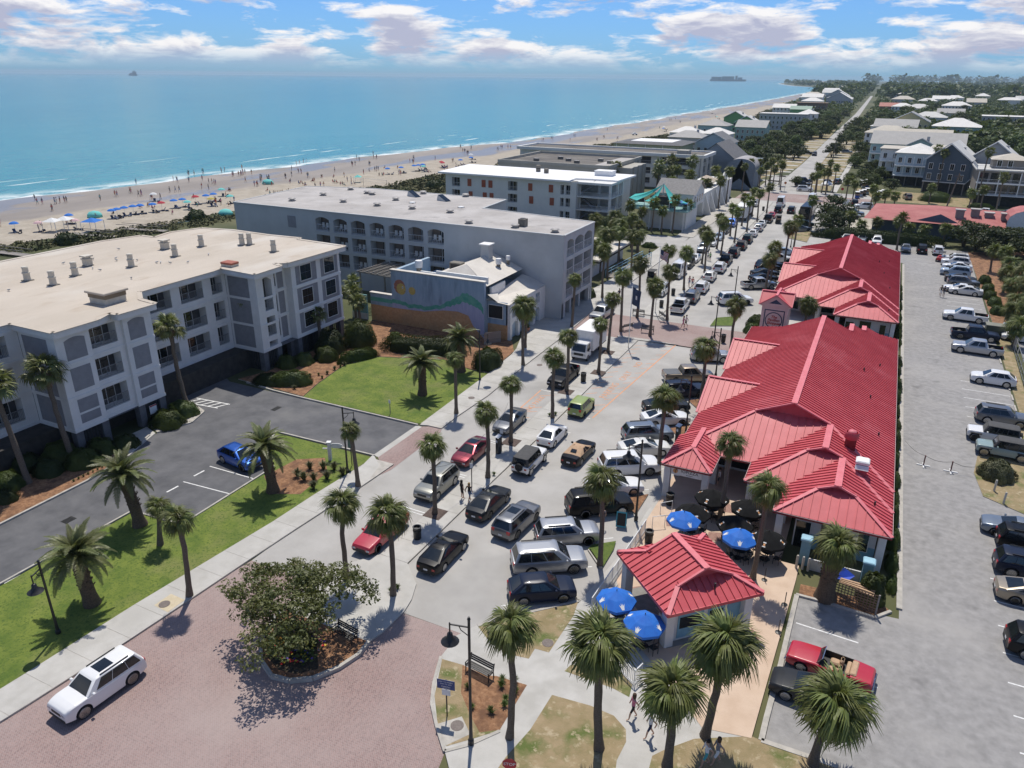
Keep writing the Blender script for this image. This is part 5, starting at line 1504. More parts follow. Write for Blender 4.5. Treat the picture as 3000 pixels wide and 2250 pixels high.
def car_proto(kind,L_,Wd,Ht,wb,fo,deck,gh,wins,wr=.335,gc=.2,pick=None,hoodz=None,roofmat=None,plan=.17,extras=()):
 """one vehicle of a kind; x forward, z up, origin on the ground at the middle of the body.
    deck: (x, z) top of the lower body rear to front; gh: (rear foot x, front foot x, rear roof x, front roof x, roof half-width);
    wins: (start, end) of each side window along the greenhouse"""
 xr,xf=-L_/2,L_/2
 ax=(xf-fo,xf-fo-wb)
 hw=Wd/2
 dx,dz=[p[0] for p in deck],[p[1] for p in deck]
 xs=set(np.linspace(xr,xf,25).tolist()) | {xr+.04,xf-.04,xr+.12,xf-.12}
 for a in ax:
  for k in range(-6,7):
   xs.add(a+(wr+.075)*math.sin(k/6*PI/2))
 for d in dx:
  xs.add(d)
 if pick:
  xs |= {pick[0],pick[0]+.01,pick[1],pick[1]-.01}
 xs=sorted(x for x in xs if xr <= x <= xf)
 rows=[]
 for x in xs:
  e=max(0,abs(x)-(L_/2-.95))/.95
  w=hw*(1-plan*e**2.2)
  t=float(np.interp(x,dx,dz))
  zb=gc+.12*e**2
  za=0
  for a in ax:
   if abs(x-a)<wr+.075:
    za=max(za,wr+math.sqrt((wr+.075)**2-(x-a)**2))
  dep=0.
  if pick and pick[0]<x<pick[1]:
   dep=pick[2]
  z1,z2,z3=max(zb,za),max(zb+.04,za),max(zb+.22,za+.02)
  zt=max(t-.05,z3+.01)
  zs=max(t-.24,z3+.005)
  rows.append([(0,zb),(w*.8,z1),(w*.975,z2),(w,z3),(w*.998,zs),(w*.955,zt),(w*.88,t+.005),(w*.82,t+.012-dep),(0,t+.035*(1 if not dep else 0)-dep)])
 n=9
 mb=MB()
 ny=n+n-2
 for i,x in enumerate(xs):
  r_=rows[i]
  full=[(x,y,z) for y,z in r_]+[(x,-y,z) for y,z in r_[-2:0:-1]]
  mb.v.extend(full)
 m_=len(xs)
 for i in range(m_-1):
  deep=pick and pick[0] <= xs[i] and xs[i+1] <= pick[1]
  for j in range(ny):
   k=(j+1)%ny
   mi=0
   if j in (0,ny-1):
    mi=1
   elif j in (1,ny-2):
    mi=1
   elif deep and j in (6,7,8,9):
    mi=1
   mb.f.append((i*ny+j,(i+1)*ny+j,(i+1)*ny+k,i*ny+k))
   mb.m.append(mi)
 mb.f+=[tuple(range(ny)),tuple(range((m_-1)*ny+ny-1,(m_-1)*ny-1,-1))]
 mb.m+=[0,0]
 parts=[('body',mb.mesh('body',[m_white,m_black],True,38),None,(0,0,0),'paint')]
 if gh:
  xb0,xb1,xt0,xt1,rw=gh[:5]
  zb0,zb1=float(np.interp(xb0,dx,dz))-.01,float(np.interp(xb1,dx,dz))-.01
  bw=hw*.93
  top=Ht
  g=MB()
  zt=top-.05
  def ring(x0,x1,w,z0,z1,c):
   return [(x0,w-c,z0),(x0+c,w,z0),(x1-c,w,z1),(x1,w-c,z1),(x1,-w+c,z1),(x1-c,-w,z1),(x0+c,-w,z0),(x0,-w+c,z0)]
  rs=[ring(xb0,xb1,bw,zb0,zb1,.06),ring(xt0,xt1,rw,zt,zt,.10),ring(xt0+.10,xt1-.14,rw-.09,top-.005,top-.01,.1),ring(xt0+.45,xt1-.5,rw*.5,top+.012,top+.01,.1)]
  for r_ in rs:
   g.v.extend(r_)
  for a in range(3):
   for j in range(8):
    g.f.append((a*8+j,a*8+(j+1)%8,a*8+8+(j+1)%8,a*8+8+j)[::-1])
    g.m.append(1 if roofmat=='two' and a==0 else 0)
  g.f.append(tuple(range(31,23,-1))[::-1])
  g.m.append(0)
  bmm=g.mesh('cabin',[m_white,m_black],True,30)
  parts.append(('cabin',bmm,None,(0,0,0),'roof' if roofmat else 'paint'))
  side=[(xb0+.06,bw,zb0),(xb1-.06,bw,zb1),(xt1-.1,rw,zt),(xt0+.1,rw,zt)]
  nrm=Vector((0,zt-zb0,bw-rw)).normalized()*.012
  for sgn in (1,-1):
   for (a,b) in wins:
    p=[bil(side,a,.10)+nrm,bil(side,b,.10)+nrm,bil(side,b,.92)+nrm,bil(side,a,.92)+nrm]
    if sgn<0:
     p=[Vector((k.x,-k.y,k.z)) for k in p][::-1]
    parts.append(('side_window',MB().poly([tuple(k) for k in p][::-1]).mesh('side_window',m_glass),None,(0,0,0),None))
  fr=[(xb1,bw-.07,zb1),(xb1,-bw+.07,zb1),(xt1,-rw+.09,zt),(xt1,rw-.09,zt)]
  nf=Vector((zt-zb1,0,xb1-xt1)).normalized()*.012
  p=[bil(fr,.03,.06)+nf,bil(fr,.97,.06)+nf,bil(fr,.95,.94)+nf,bil(fr,.05,.94)+nf]
  parts.append(('windscreen',MB().poly([tuple(k) for k in p]).mesh('windscreen',m_glass),None,(0,0,0),None))
  rr_=[(xb0,-bw+.07,zb0),(xb0,bw-.07,zb0),(xt0,rw-.09,zt),(xt0,-rw+.09,zt)]
  nr=Vector((-(zt-zb0),0,xt0-xb0)).normalized()*.012
  p=[bil(rr_,.06,.12)+nr,bil(rr_,.94,.12)+nr,bil(rr_,.93,.92)+nr,bil(rr_,.07,.92)+nr]
  if kind != 'convertible':
   parts.append(('rear_window',MB().poly([tuple(k) for k in p]).mesh('rear_window',m_glass),None,(0,0,0),None))
  for sgn in (1,-1):
   mm=MB().bbox(xb1-.42,xb1-.28,min(sgn*(hw-.02),sgn*(hw+.18)),max(sgn*(hw-.02),sgn*(hw+.18)),zb1+.02,zb1+.17,.03)
   parts.append(('mirror',mm.mesh('mirror',m_white),None,(0,0,0),'paint'))
   # lamps, grille, bumpers, plates
 tf,tr=float(np.interp(xf,dx,dz)),float(np.interp(xr,dx,dz))
 we=hw*(1-plan)
 for sgn in (1,-1):
  y0,y1=sorted((sgn*we*.56,sgn*we*.97))
  parts.append(('headlight',MB().bbox(xf-.22,xf+.012,y0,y1,tf-.17,tf-.02,.03).mesh('headlight',m_headl),None,(0,0,0),None))
  y0,y1=sorted((sgn*we*.62,sgn*we*.985))
  parts.append(('taillight',MB().bbox(xr-.012,xr+.2,y0,y1,tr-(.26 if kind not in ('suv','van') else .12),tr-(.08 if kind not in ('suv','van') else-.12),.03).mesh('taillight',m_taill),None,(0,0,0),None))
 parts.append(('grille',MB().bbox(xf-.1,xf+.018,-we*.5,we*.5,tf-.24,tf-.06,.02).mesh('grille',m_black),None,(0,0,0),None))
 parts.append(('front_bumper',MB().bbox(xf-.14,xf+.03,-we*.9,we*.9,gc+.1,gc+.26,.04).mesh('front_bumper',m_black),None,(0,0,0),None))
 parts.append(('rear_bumper',MB().bbox(xr-.03,xr+.14,-we*.9,we*.9,gc+.1,gc+.26,.04).mesh('rear_bumper',m_black if kind != 'pickup' else m_chrome),None,(0,0,0),None))
 parts.append(('number_plate',MB().box(xr-.035,xr-.02,-.16,.16,gc+.34,gc+.48).mesh('number_plate',m_plate),None,(0,0,0),None))
 parts+=list(extras)
 for a in ax:
  for sgn in (1,-1):
   parts.append(('wheel',ME_TYRE,None,(a,sgn*(hw-.12),wr),('wheel',sgn,wr/.335)))
 return dict(parts=parts,wb=wb,fo=fo,L=L_,W=Wd)
def rails(x0,x1,y,z):
 out=[]
 for s_ in (1,-1):
  out.append(('roof_rail',MB().bar((x0,s_*y,z),(x1,s_*y,z),.045,.05).mesh('roof_rail',m_black),None,(0,0,0),None))
 return out
sunroof=lambda x0,x1,w,z:('sunroof',MB().box(x0,x1,-w,w,z-.02,z).mesh('sunroof',m_glass),None,(0,0,0),None)
PROTO={}
PROTO['sedan']=car_proto('sedan',4.85,1.84,1.45,2.8,.95,[(-2.43,.86),(-2.36,1.0),(-1.8,1.06),(-1.2,1.0),(.8,.97),(1.15,.97),(1.75,.92),(2.15,.85),(2.38,.76),(2.43,.7)],(-2.0,1.18,-.85,.15,.60),[(.17,.5),(.515,.83)],gc=.19)
PROTO['suv']=car_proto('suv',4.8,1.92,1.74,2.85,.95,[(-2.4,.95),(-2.34,1.1),(-1.0,1.1),(.9,1.12),(1.2,1.13),(1.8,1.12),(2.15,1.07),(2.34,.99),(2.4,.9)],(-2.33,1.16,-2.0,.5,.70),[(.04,.27),(.28,.57),(.58,.86)],wr=.39,gc=.25,plan=.13,extras=rails(-1.6,.1,.62,1.77))
PROTO['bigsuv']=car_proto('suv',5.3,2.05,1.92,3.0,1.02,[(-2.65,1.05),(-2.6,1.2),(-1.0,1.19),(1.1,1.18),(1.4,1.16),(2.3,1.1),(2.58,1.0),(2.65,.86)],(-2.55,1.45,-2.25,.6,.74),[(.03,.28),(.295,.58),(.595,.86)],wr=.41,gc=.27,plan=.11,extras=rails(-1.9,.3,.7,1.95))
PROTO['crossover']=car_proto('suv',4.5,1.84,1.64,2.66,.92,[(-2.25,.92),(-2.17,1.07),(-1.0,1.05),(.8,1.04),(1.1,1.04),(1.7,.99),(2.05,.92),(2.21,.83),(2.25,.76)],(-2.15,1.14,-1.4,.32,.63),[(.12,.32),(.335,.6),(.615,.85)],wr=.36,gc=.22)
PROTO['hatch']=car_proto('sedan',4.35,1.78,1.48,2.65,.9,[(-2.17,.92),(-2.09,1.03),(-1.2,1.0),(.7,.96),(1.0,.95),(1.6,.87),(1.98,.76),(2.13,.65),(2.17,.55)],(-2.05,1.3,-1.0,.2,.60),[(.16,.49),(.505,.82)],gc=.18)
PROTO['boxy']=car_proto('suv',4.1,1.8,1.64,2.57,.84,[(-2.05,.95),(-2.0,1.05),(.8,1.02),(1.1,1.0),(1.8,.95),(2.0,.85),(2.05,.7)],(-1.95,1.2,-1.75,.5,.68),[(.04,.26),(.29,.57),(.6,.85)],wr=.34,gc=.2)
PROTO['pickup']=car_proto('pickup',5.7,1.98,1.86,3.6,1.0,[(-2.85,1.12),(1.0,1.14),(1.35,1.14),(2.4,1.06),(2.75,.98),(2.85,.82)],(-1.05,1.45,-.85,.7,.72),[(.08,.44),(.48,.84)],wr=.4,gc=.3,pick=(-2.78,-1.12,.5),plan=.08)
PROTO['xpickup']=car_proto('pickup',5.2,1.78,1.7,3.1,.95,[(-2.6,1.02),(.9,1.04),(1.2,1.03),(2.1,.94),(2.5,.86),(2.6,.72)],(-.7,1.3,-.5,.5,.64),[(.1,.32),(.38,.82)],wr=.37,gc=.28,pick=(-2.53,-.78,.45),plan=.1)
PROTO['covered_pickup']=car_proto('pickup',5.8,1.98,1.9,3.6,1.0,[(-2.9,1.2),(-1.1,1.2),(1.0,1.16),(1.35,1.14),(2.4,1.06),(2.75,.98),(2.9,.82)],(-1.05,1.45,-.85,.7,.72),[(.08,.44),(.48,.84)],wr=.4,gc=.3,plan=.08,extras=[('bed_cover',MB().bbox(-2.82,-1.12,-.86,.86,1.2,1.245,.02).mesh('bed_cover',M('bed_cover',(.10,.105,.11),.5)),None,(0,0,0),None)])
PROTO['jeep']=car_proto('jeep',4.4,1.72,1.84,2.95,.68,[(-2.1,1.08),(.75,1.1),(.95,1.1),(1.95,1.05),(2.12,1.02),(2.2,.9)],(-2.05,.95,-2.0,.62,.70),[(.03,.33),(.36,.64),(.67,.95)],wr=.41,gc=.34,plan=.12,roofmat='jeep',extras=[('fender',MB().bbox(1.0,1.98,s_*.98-.13,s_*.98+.13,.9,.97,.03).mesh('fender',m_black),None,(0,0,0),None) for s_ in (1,-1)]+[('fender',MB().bbox(-1.95,-1.0,s_*.96-.12,s_*.96+.12,.9,.97,.03).mesh('fender',m_black),None,(0,0,0),None) for s_ in (1,-1)]+[('spare_wheel',MB().lathe([(.0,-.1),(.3,-.1),(.36,-.06),(.36,.1),(.25,.12),(.2,.08),(0,.08)],18).mesh('spare_wheel',m_rubber,True,40),None,(-2.22,0,1.02),('rot',))])
PROTO['van']=car_proto('van',6.0,2.05,2.65,3.75,1.0,[(-3,1.15),(-2.95,1.2),(1.4,1.2),(1.9,1.22),(2.5,1.15),(2.9,1.0),(3,.8)],(-2.96,2.3,-2.9,1.15,.84),[(.74,.93)],wr=.36,gc=.24,plan=.07)
PROTO['softtop']=car_proto('convertible',4.7,1.82,1.36,2.72,.95,[(-2.35,.84),(-2.2,.98),(-1.6,1.0),(-1.0,.95),(.75,.92),(1.1,.9),(1.85,.8),(2.25,.7),(2.35,.6)],(-1.7,1.1,-.75,.2,.58),[(.3,.55),(.58,.86)],gc=.18,roofmat='tan',extras=[('rear_window',MB().poly([(-1.36,-.28,1.16),(-1.36,.28,1.16),(-1.02,.25,1.315),(-1.02,-.25,1.315)][::-1]).mesh('rear_window',m_glass),None,(0,0,0),None)])
# open classic convertible
seat=lambda x,y:('seat',MB().bbox(x-.25,x+.3,y-.27,y+.27,.5,.72,.08).bbox(x-.42,x-.22,y-.27,y+.27,.6,1.02,.08).mesh('seat',m_tan),None,(0,0,0),None)
PROTO['classic']=car_proto('convertible',4.7,1.78,1.2,2.75,.9,[(-2.35,.78),(-2.25,.9),(-1.5,.93),(-.95,.93),(.6,.93),(.95,.93),(1.9,.86),(2.25,.8),(2.35,.72)],None,[],gc=.2,pick=(-1.15,.55,.42),plan=.08,extras=[seat(-.25,.38),seat(-.25,-.38),('seat',MB().bbox(-1.1,-.85,-.6,.6,.55,.9,.06).mesh('seat',m_tan),None,(0,0,0),None),('windscreen',MB().poly([(.7,-.68,.93),(.7,.68,.93),(.42,.6,1.3),(.42,-.6,1.3)]).mesh('windscreen',m_glass),None,(0,0,0),None),('windscreen_frame',MB().bar((.7,-.7,.93),(.42,-.62,1.31),.04).bar((.7,.7,.93),(.42,.62,1.31),.04).bar((.42,-.62,1.31),(.42,.62,1.31),.04).mesh('windscreen_frame',m_chrome),None,(0,0,0),None),('folded_top',MB().bbox(-1.45,-1.1,-.66,.66,.9,1.04,.06).mesh('folded_top',m_tan),None,(0,0,0),None),('chrome_bumper',MB().bbox(2.3,2.46,-.8,.8,.42,.58,.05).mesh('chrome_bumper',m_chrome),None,(0,0,0),None),('chrome_bumper',MB().bbox(-2.47,-2.3,-.8,.8,.44,.6,.05).mesh('chrome_bumper',m_chrome),None,(0,0,0),None),('chrome_grille',MB().bbox(2.28,2.4,-.5,.5,.56,.74,.03).mesh('chrome_grille',m_chrome),None,(0,0,0),None)])
# box truck, golf cart, coach
_b=MB()
_b.bbox(-3.4,1.55,-1.2,1.2,.95,3.45,.04)
_t=[('box',_b.mesh('box',m_white),None,(0,0,0),None),('door',MB().box(-3.43,-3.4,-1.1,1.1,1.05,3.3).mesh('door',m_plate),None,(0,0,0),None),('chassis',MB().box(-3.3,1.9,-.8,.8,.55,.95).mesh('chassis',m_black),None,(0,0,0),None),('skirt',MB().box(-3.4,1.55,-1.18,1.18,.8,.96).mesh('skirt',m_black),None,(0,0,0),None)]
_c=MB()
_c.add([(1.65,-1.02,.5),(3.35,-1.0,.5),(3.4,-.98,1.25),(3.05,-.92,2.25),(1.65,-.95,2.3),(1.65,1.02,.5),(3.35,1.0,.5),(3.4,.98,1.25),(3.05,.92,2.25),(1.65,.95,2.3)],[(0,1,2,3,4)[::-1],(5,6,7,8,9),(1,6,7,2)[::-1],(2,7,8,3)[::-1],(3,8,9,4)[::-1],(4,9,5,0)[::-1],(0,5,6,1)[::-1]])
_cm=_c.mesh('cab',m_white)
_t+=[('cab',_cm,None,(0,0,0),'paint'),('windscreen',MB().poly([(3.40,-.86,1.32),(3.40,.86,1.32),(3.10,.8,2.15),(3.10,-.8,2.15)]).mesh('windscreen',m_glass),None,(0,0,0),None),('grille',MB().box(3.36,3.42,-.6,.6,.8,1.1).mesh('grille',m_black),None,(0,0,0),None)]
for s_ in (1,-1):
 _t.append(('side_window',MB().poly([(2.0,s_*1.0,1.35),(3.0,s_*.99,1.35),(2.85,s_*.955,2.1),(2.0,s_*.965,2.1)][::-s_]).mesh('side_window',m_glass),None,(0,0,0),None))
 y0,y1=sorted((s_*.62,s_*.95))
 _t.append(('headlight',MB().bbox(3.3,3.42,y0,y1,.82,1.05,.02).mesh('headlight',m_headl),None,(0,0,0),None))
 y0,y1=sorted((s_*1.05,s_*1.25))
 _t.append(('mirror',MB().box(3.0,3.06,y0,y1,1.4,1.8).mesh('mirror',m_black),None,(0,0,0),None))
for x in (2.65,-1.9):
 for s_ in (1,-1):
  _t.append(('wheel',ME_TYRE,None,(x,s_*.9,.4),('wheel',s_,1.2)))
PROTO['boxtruck']=dict(parts=_t,wb=4.55,fo=.78,L=6.85,W=2.3)
_t=[('body',MB().bbox(-1.2,1.2,-.6,.6,.25,.62,.08).bbox(.75,1.22,-.55,.55,.6,.95,.1).bbox(-1.2,-.3,-.55,.55,.6,.8,.05).mesh('body',m_white),None,(0,0,0),'paint'),('roof',MB().bbox(-1.15,.85,-.62,.62,1.82,1.9,.04).mesh('roof',m_white),None,(0,0,0),'roof'),('seat',MB().bbox(-.6,-.1,-.55,.55,.8,.95,.04).bbox(-.7,-.58,-.55,.55,.85,1.3,.04).mesh('seat',m_tan),None,(0,0,0),None),('windscreen',MB().poly([(.83,-.55,.95),(.83,.55,.95),(.72,.52,1.8),(.72,-.52,1.8)]).mesh('windscreen',m_glass),None,(0,0,0),None)]
for x,y in ((.72,.55),(.72,-.55),(-1.05,.55),(-1.05,-.55)):
 _t.append(('post',MB().bar((x,y,.6),(x,y,1.84),.05).mesh('post',m_black),None,(0,0,0),None))
for x in (.85,-.75):
 for s_ in (1,-1):
  _t.append(('wheel',ME_TYRE,None,(x,s_*.52,.24),('wheel',s_,.7)))
PROTO['cart']=dict(parts=_t,wb=1.6,fo=.35,L=2.4,W=1.25)
_t=[('body',MB().bbox(-5.4,5.4,-1.25,1.25,.4,3.3,.15).mesh('body',m_white),None,(0,0,0),'paint'),('windscreen',MB().box(5.38,5.42,-1.1,1.1,1.4,2.9).mesh('windscreen',m_glass),None,(0,0,0),None)]
for s_ in (1,-1):
 for k in range(6):
  _t.append(('side_window',MB().box(-5+k*1.65,-3.6+k*1.65,s_*1.25-.02,s_*1.25+.02,1.7,2.8).mesh('side_window',m_glass),None,(0,0,0),None))
_t.append(('rear_window',MB().box(-5.43,-5.38,-1.0,1.0,1.6,2.8).mesh('rear_window',m_glass),None,(0,0,0),None))
for x in (3.6,-3.2):
 for s_ in (1,-1):
  _t.append(('wheel',ME_TYRE,None,(x,s_*1.1,.45),('wheel',s_,1.35)))
PROTO['coach']=dict(parts=_t,wb=6.8,fo=1.8,L=10.8,W=2.5)
_t=[('box',MB().bbox(-6.5,6.0,-1.28,1.28,1.0,3.7,.05).mesh('box',m_white),None,(0,0,0),None),('chassis',MB().box(-6,5.5,-.7,.7,.6,1.0).mesh('chassis',m_black),None,(0,0,0),None)]
for x in (-4.2,-5.3,4.5):
 for s_ in (1,-1):
  _t.append(('wheel',ME_TYRE,None,(x,s_*1.05,.45),('wheel',s_,1.35)))
PROTO['trailer']=dict(parts=_t,wb=9,fo=1.6,L=12.5,W=2.55)
NAMES=dict(sedan='sedan',suv='suv',bigsuv='suv',crossover='crossover',hatch='hatchback',boxy='boxy_hatchback',pickup='pickup_truck',xpickup='pickup_truck',covered_pickup='pickup_truck',jeep='off_roader',van='van',softtop='convertible',classic='classic_convertible',boxtruck='box_truck',cart='golf_cart',coach='coach',trailer='cargo_trailer')
CATS=dict(pickup='pickup',xpickup='pickup',covered_pickup='pickup',van='van',boxtruck='truck',cart='golf cart',coach='coach',trailer='trailer')
m_jtop=M('jeep_top',(.05,.05,.052),.8,(.07,.07,.07),sc=5)
def car(kind,color,x,y,deg,label,group=None,roof=None,z=.0,glassroof=None):
 pr_=PROTO[kind]
 t=thing(NAMES[kind],label,CATS.get(kind,'car'),(x,y,z),R(deg),group)
 pm_=paintmat(color)
 for nm,me,_,loc,mode in pr_['parts']:
  o=obj(nm,me,t,loc)
  if mode=='paint':
   paint(o,pm_)
  elif mode=='roof':
   paint(o,roof or (m_tan if kind=='softtop' else m_jtop if kind=='jeep' else pm_))
  elif mode and mode[0]=='rot':
   o.rotation_euler=(0,-PI/2,0)
  elif mode and mode[0]=='wheel':
   s_=mode[2]
   o.rotation_euler=(-PI/2*mode[1],0,0)
   o.scale=(s_,s_,s_)
   rm=obj('rim',ME_RIM,o)
 if glassroof:
  h={'sedan':1.465,'suv':1.755,'crossover':1.655,'hatch':1.495}.get(kind,1.75)
  obj('sunroof',cached('sr',lambda:MB().box(-.5,.35,-.42,.42,-.02,.0).mesh('sunroof',m_glass)),t,(-.35,0,h))
 return t
def carw(kind,color,pt,wheel,deg,label,group=None,side=-1,**kw):
 """place a car by the contact point of a wheel on its visible side (side -1 = right-hand side of the car)"""
 pr_=PROTO[kind]
 xl=pr_['L']/2-pr_['fo']-(0 if wheel=='f' else pr_['wb'])
 yl=side*(pr_['W']/2-.03)
 c,s_=math.cos(R(deg)),math.sin(R(deg))
 return car(kind,color,pt[0]-(c*xl-s_*yl),pt[1]-(s_*xl+c*yl),deg,label,group,**kw)
carw('suv','white',(-33.86,17.23),'f',-94,'white SUV with black roof glass driving on the brick paving at lower left',side=1,glassroof=True)
carw('xpickup','red',(-28.61,36.8),'f',-90,'bright red pickup parked under the palm at the median head',side=1)
carw('suv','champ',(-28.52,44.98),'f',-90,'silver-green family SUV parked along the left side of the median',side=1)
carw('sedan','maroon',(-28.87,51.39),'f',-90,'maroon sedan parked behind the silver-green SUV',side=1,glassroof=True)
carw('sedan','grey',(-28.59,58.9),'f',-90,'grey sedan parked by the pay station on the left of the median',side=1,glassroof=True)
carw('pickup','black',(-28.27,71.98),'f',-90,'black pickup parked in front of the white box truck',side=1)
carw('boxtruck','white',(-28.92,81.21),'f',-90,'white box truck parked along the palm median',side=1)
carw('pickup','silver',(-32.79,97.29),'f',-93,'silver pickup coming out of the shade by the grey hotel',side=1)
# right of the median, tails to the camera
carw('sedan','black',(-23.14,37.09),'r',90,'glossy black sedan at the head of the row right of the median')
carw('sedan','dkgrey',(-23.38,44.48),'r',88,'black sedan beside the two women on the median')
carw('suv','grey',(-20.25,42.93),'r',85,'grey off-road SUV with silver roof moving in the right lane',glassroof=True)
carw('jeep','white',(-23.38,52.18),'r',90,'white off-roader with black canvas top and spare wheel')
carw('hatch','white',(-23.62,58.1),'r',90,'white hatchback with dark rear glass parked right of the median')
carw('softtop','black',(-20.1,55.93),'r',88,'dark convertible with its tan soft top up, in the lane')
carw('boxy','green',(-23.5,65.49),'r',90,'lime green boxy hatchback by the orange loading zone')
# angled stalls before the shops, nearest first
A34=34
carw('crossover','navy',(-14.33,37.66),'f',A34,'dark navy coupe-backed crossover in the nearest angled stall')
carw('bigsuv','silver',(-14.87,40.87),'f',A34,'big silver-grey SUV beside the navy crossover')
carw('suv','silver',(-15.17,44.55),'f',A34,'silver SUV nosed up to the little turf triangle')
carw('bigsuv','black',(-14.24,49.62),'f',36,'big black SUV with a person standing at its side')
carw('sedan','white',(-14.33,52.96),'f',A34,'white sedan with sunroof parked beyond the big black SUV',glassroof=True)
carw('bigsuv','white',(-14.08,56.8),'f',A34,'big white SUV next to the pizza porch')
carw('sedan','pearl',(-14.07,60.84),'f',A34,'white sedan parked between a big white SUV and a blue-silver SUV')
carw('suv','steel',(-14.65,63.71),'f',A34,'blue-silver SUV with a sloping tailgate in the angled row')
carw('sedan','white',(-14.1,68.16),'f',A34,'white sedan with dark rear glass by the drain grates')
carw('sedan','dkgrey',(-14.84,71.2),'f',A34,'dark grey sedan half hidden by the palm crown')
carw('suv','navy',(-14.1,75.98),'f',A34,'dark blue-black SUV beside the beige pickup')
carw('covered_pickup','tan',(-14.35,80.52),'f',30,'beige pickup with a flat grey bed cover')
carw('suv','silver',(-14.0,87.99),'f',20,'silver car at the end of the near angled row')
carw('bigsuv','white',(-15.81,115.16),'f',A34,'big white SUV in the stalls beyond the brick crossing')
carw('pickup','silver',(-13.87,126.68),'f',A34,'silver pickup in the far angled row beside the far shops')
carw('sedan','black',(-14.25,131.43),'f',A34,'black sedan in the far angled row, just beyond the silver pickup')
carw('sedan','dkgrey',(-14.59,135.25),'f',A34,'charcoal sedan squeezed in the middle of the far angled row')
carw('crossover','black',(-14.85,139.43),'f',A34,'black crossover in the middle of the far angled row')
carw('suv','navy',(-14.73,141.4),'f',A34,'dark blue SUV in the far angled row before the white one')
carw('suv','pearl',(-13.9,147.59),'f',A34,'white SUV at the far end of the angled row')
carw('hatch','ltblue',(-13.97,155.09),'f',A34,'pale blue hatchback last in the angled row')
carw('sedan','steel',(-13.87,182.67),'f',34,'grey sedan beyond the dry turf corner')
carw('suv','dkgreen',(-13.91,188.11),'f',34,'dark green SUV behind the grey sedan at the far kerb')
car('coach','black',*(-16.28,202.97),88,'tall dark coach standing at the right kerb far down the street')
car('van','white',*(-17.58,228.41),88,'white van beyond the dark coach')
# beyond the crossing, right of the median
for pt,kind,colr,lb in [((-23.42,106.32),'pickup','pearl','cream pickup parked right at the edge of the brick plaza'),((-23.08,112.51),'suv','grey','dark grey SUV next after the cream pickup'),((-23.0,118.88),'suv','white','white SUV with its tailgate up'),((-23.48,126.95),'crossover','pearl','white crossover ahead of the one with its tailgate up'),((-23.17,133.97),'suv','white','white SUV two cars ahead of the open tailgate'),((-23.4,140.19),'pickup','black','black pickup with an open bed along the far median'),((-23.29,148.01),'suv','dkgrey','black SUV just ahead of the open-bed pickup'),((-23.21,155.59),'suv','brown','dark brown SUV in the far parked row'),((-23.25,162.71),'suv','dkgreen','dark green-grey SUV in the far parked row'),((-23.41,170.35),'hatch','white','low white coupe in the far parked row'),((-23.31,177.3),'crossover','silver','silver-white crossover in the far parked row'),((-23.58,183.77),'sedan','pearl','pale sedan in the far parked row'),((-23.04,189.86),'pickup','brown','dark pickup in the far parked row behind the red car'),((-23.18,196.95),'sedan','classic','small red car in the far parked row'),((-22.82,205.91),'suv','black','black SUV at the end of the far parked row'),((-23.67,216.84),'van','white','white camper van at the last brick crossing'),((-19.7,206.51),'suv','dkgrey','black SUV driving away in the far right lane')]:
 carw(kind,colr,pt,'r',92,lb)
car('cart','dkgrey',*(-21.55,190.68),92,'dark open cart driving away in the far right lane',roof=m_softblk)
# left lane beyond the crossing, facing the camera
for pt,kind,colr,lb in [((-28.45,113.68),'suv','white','white SUV half hidden behind the plaza palms'),((-28.88,125.93),'van','white','tall white van parked left of the far median'),((-29.08,134.1),'suv','dkgrey','dark SUV right behind the tall white van'),((-29.13,139.39),'sedan','white','white sedan two places behind the tall white van'),((-29.54,148.92),'suv','steel','blue-grey SUV behind the white sedan left of the far median'),((-29.23,155.65),'crossover','white','white electric-looking crossover left of the far median'),((-29.29,162.47),'sedan','ltblue','pale blue sedan left of the far median'),((-29.64,170.25),'sedan','dkgrey','dark sedan behind the pale blue one'),((-29.76,179.5),'pickup','blue','blue truck pulling the long white trailer'),((-30.04,212.45),'suv','silver','silver SUV entering the far left lane'),((-34.16,227.53),'hatch','white','white hatchback at the far left corner')]:
 carw(kind,colr,pt,'f',-89,lb,side=1)
car('trailer','white',(-30.29,193.8)[0],(-30.29,193.8)[1],-88,'long plain white trailer parked left of the far median')
car('cart','black',*(-33.11,122.64),-90,'black golf cart with a roof coming down the left lane',roof=m_softblk)
carw('suv','white',(-23.29,250.7),'r',10,'white SUV with roof boards at the far crossroads',side=-1)
car('suv','dkgrey',*(-23.93,262.72),8,'dark SUV behind the white one at the far crossroads')
car('pickup','navy',*(-24.72,272.57),8,'dark navy pickup farthest back at the crossroads')
car('suv','black',*(-17.11,271.65),80,'dark SUV behind the white tent')
car('suv','grey',*(-14.28,275.86),80,'grey SUV half hidden right of the white tent')
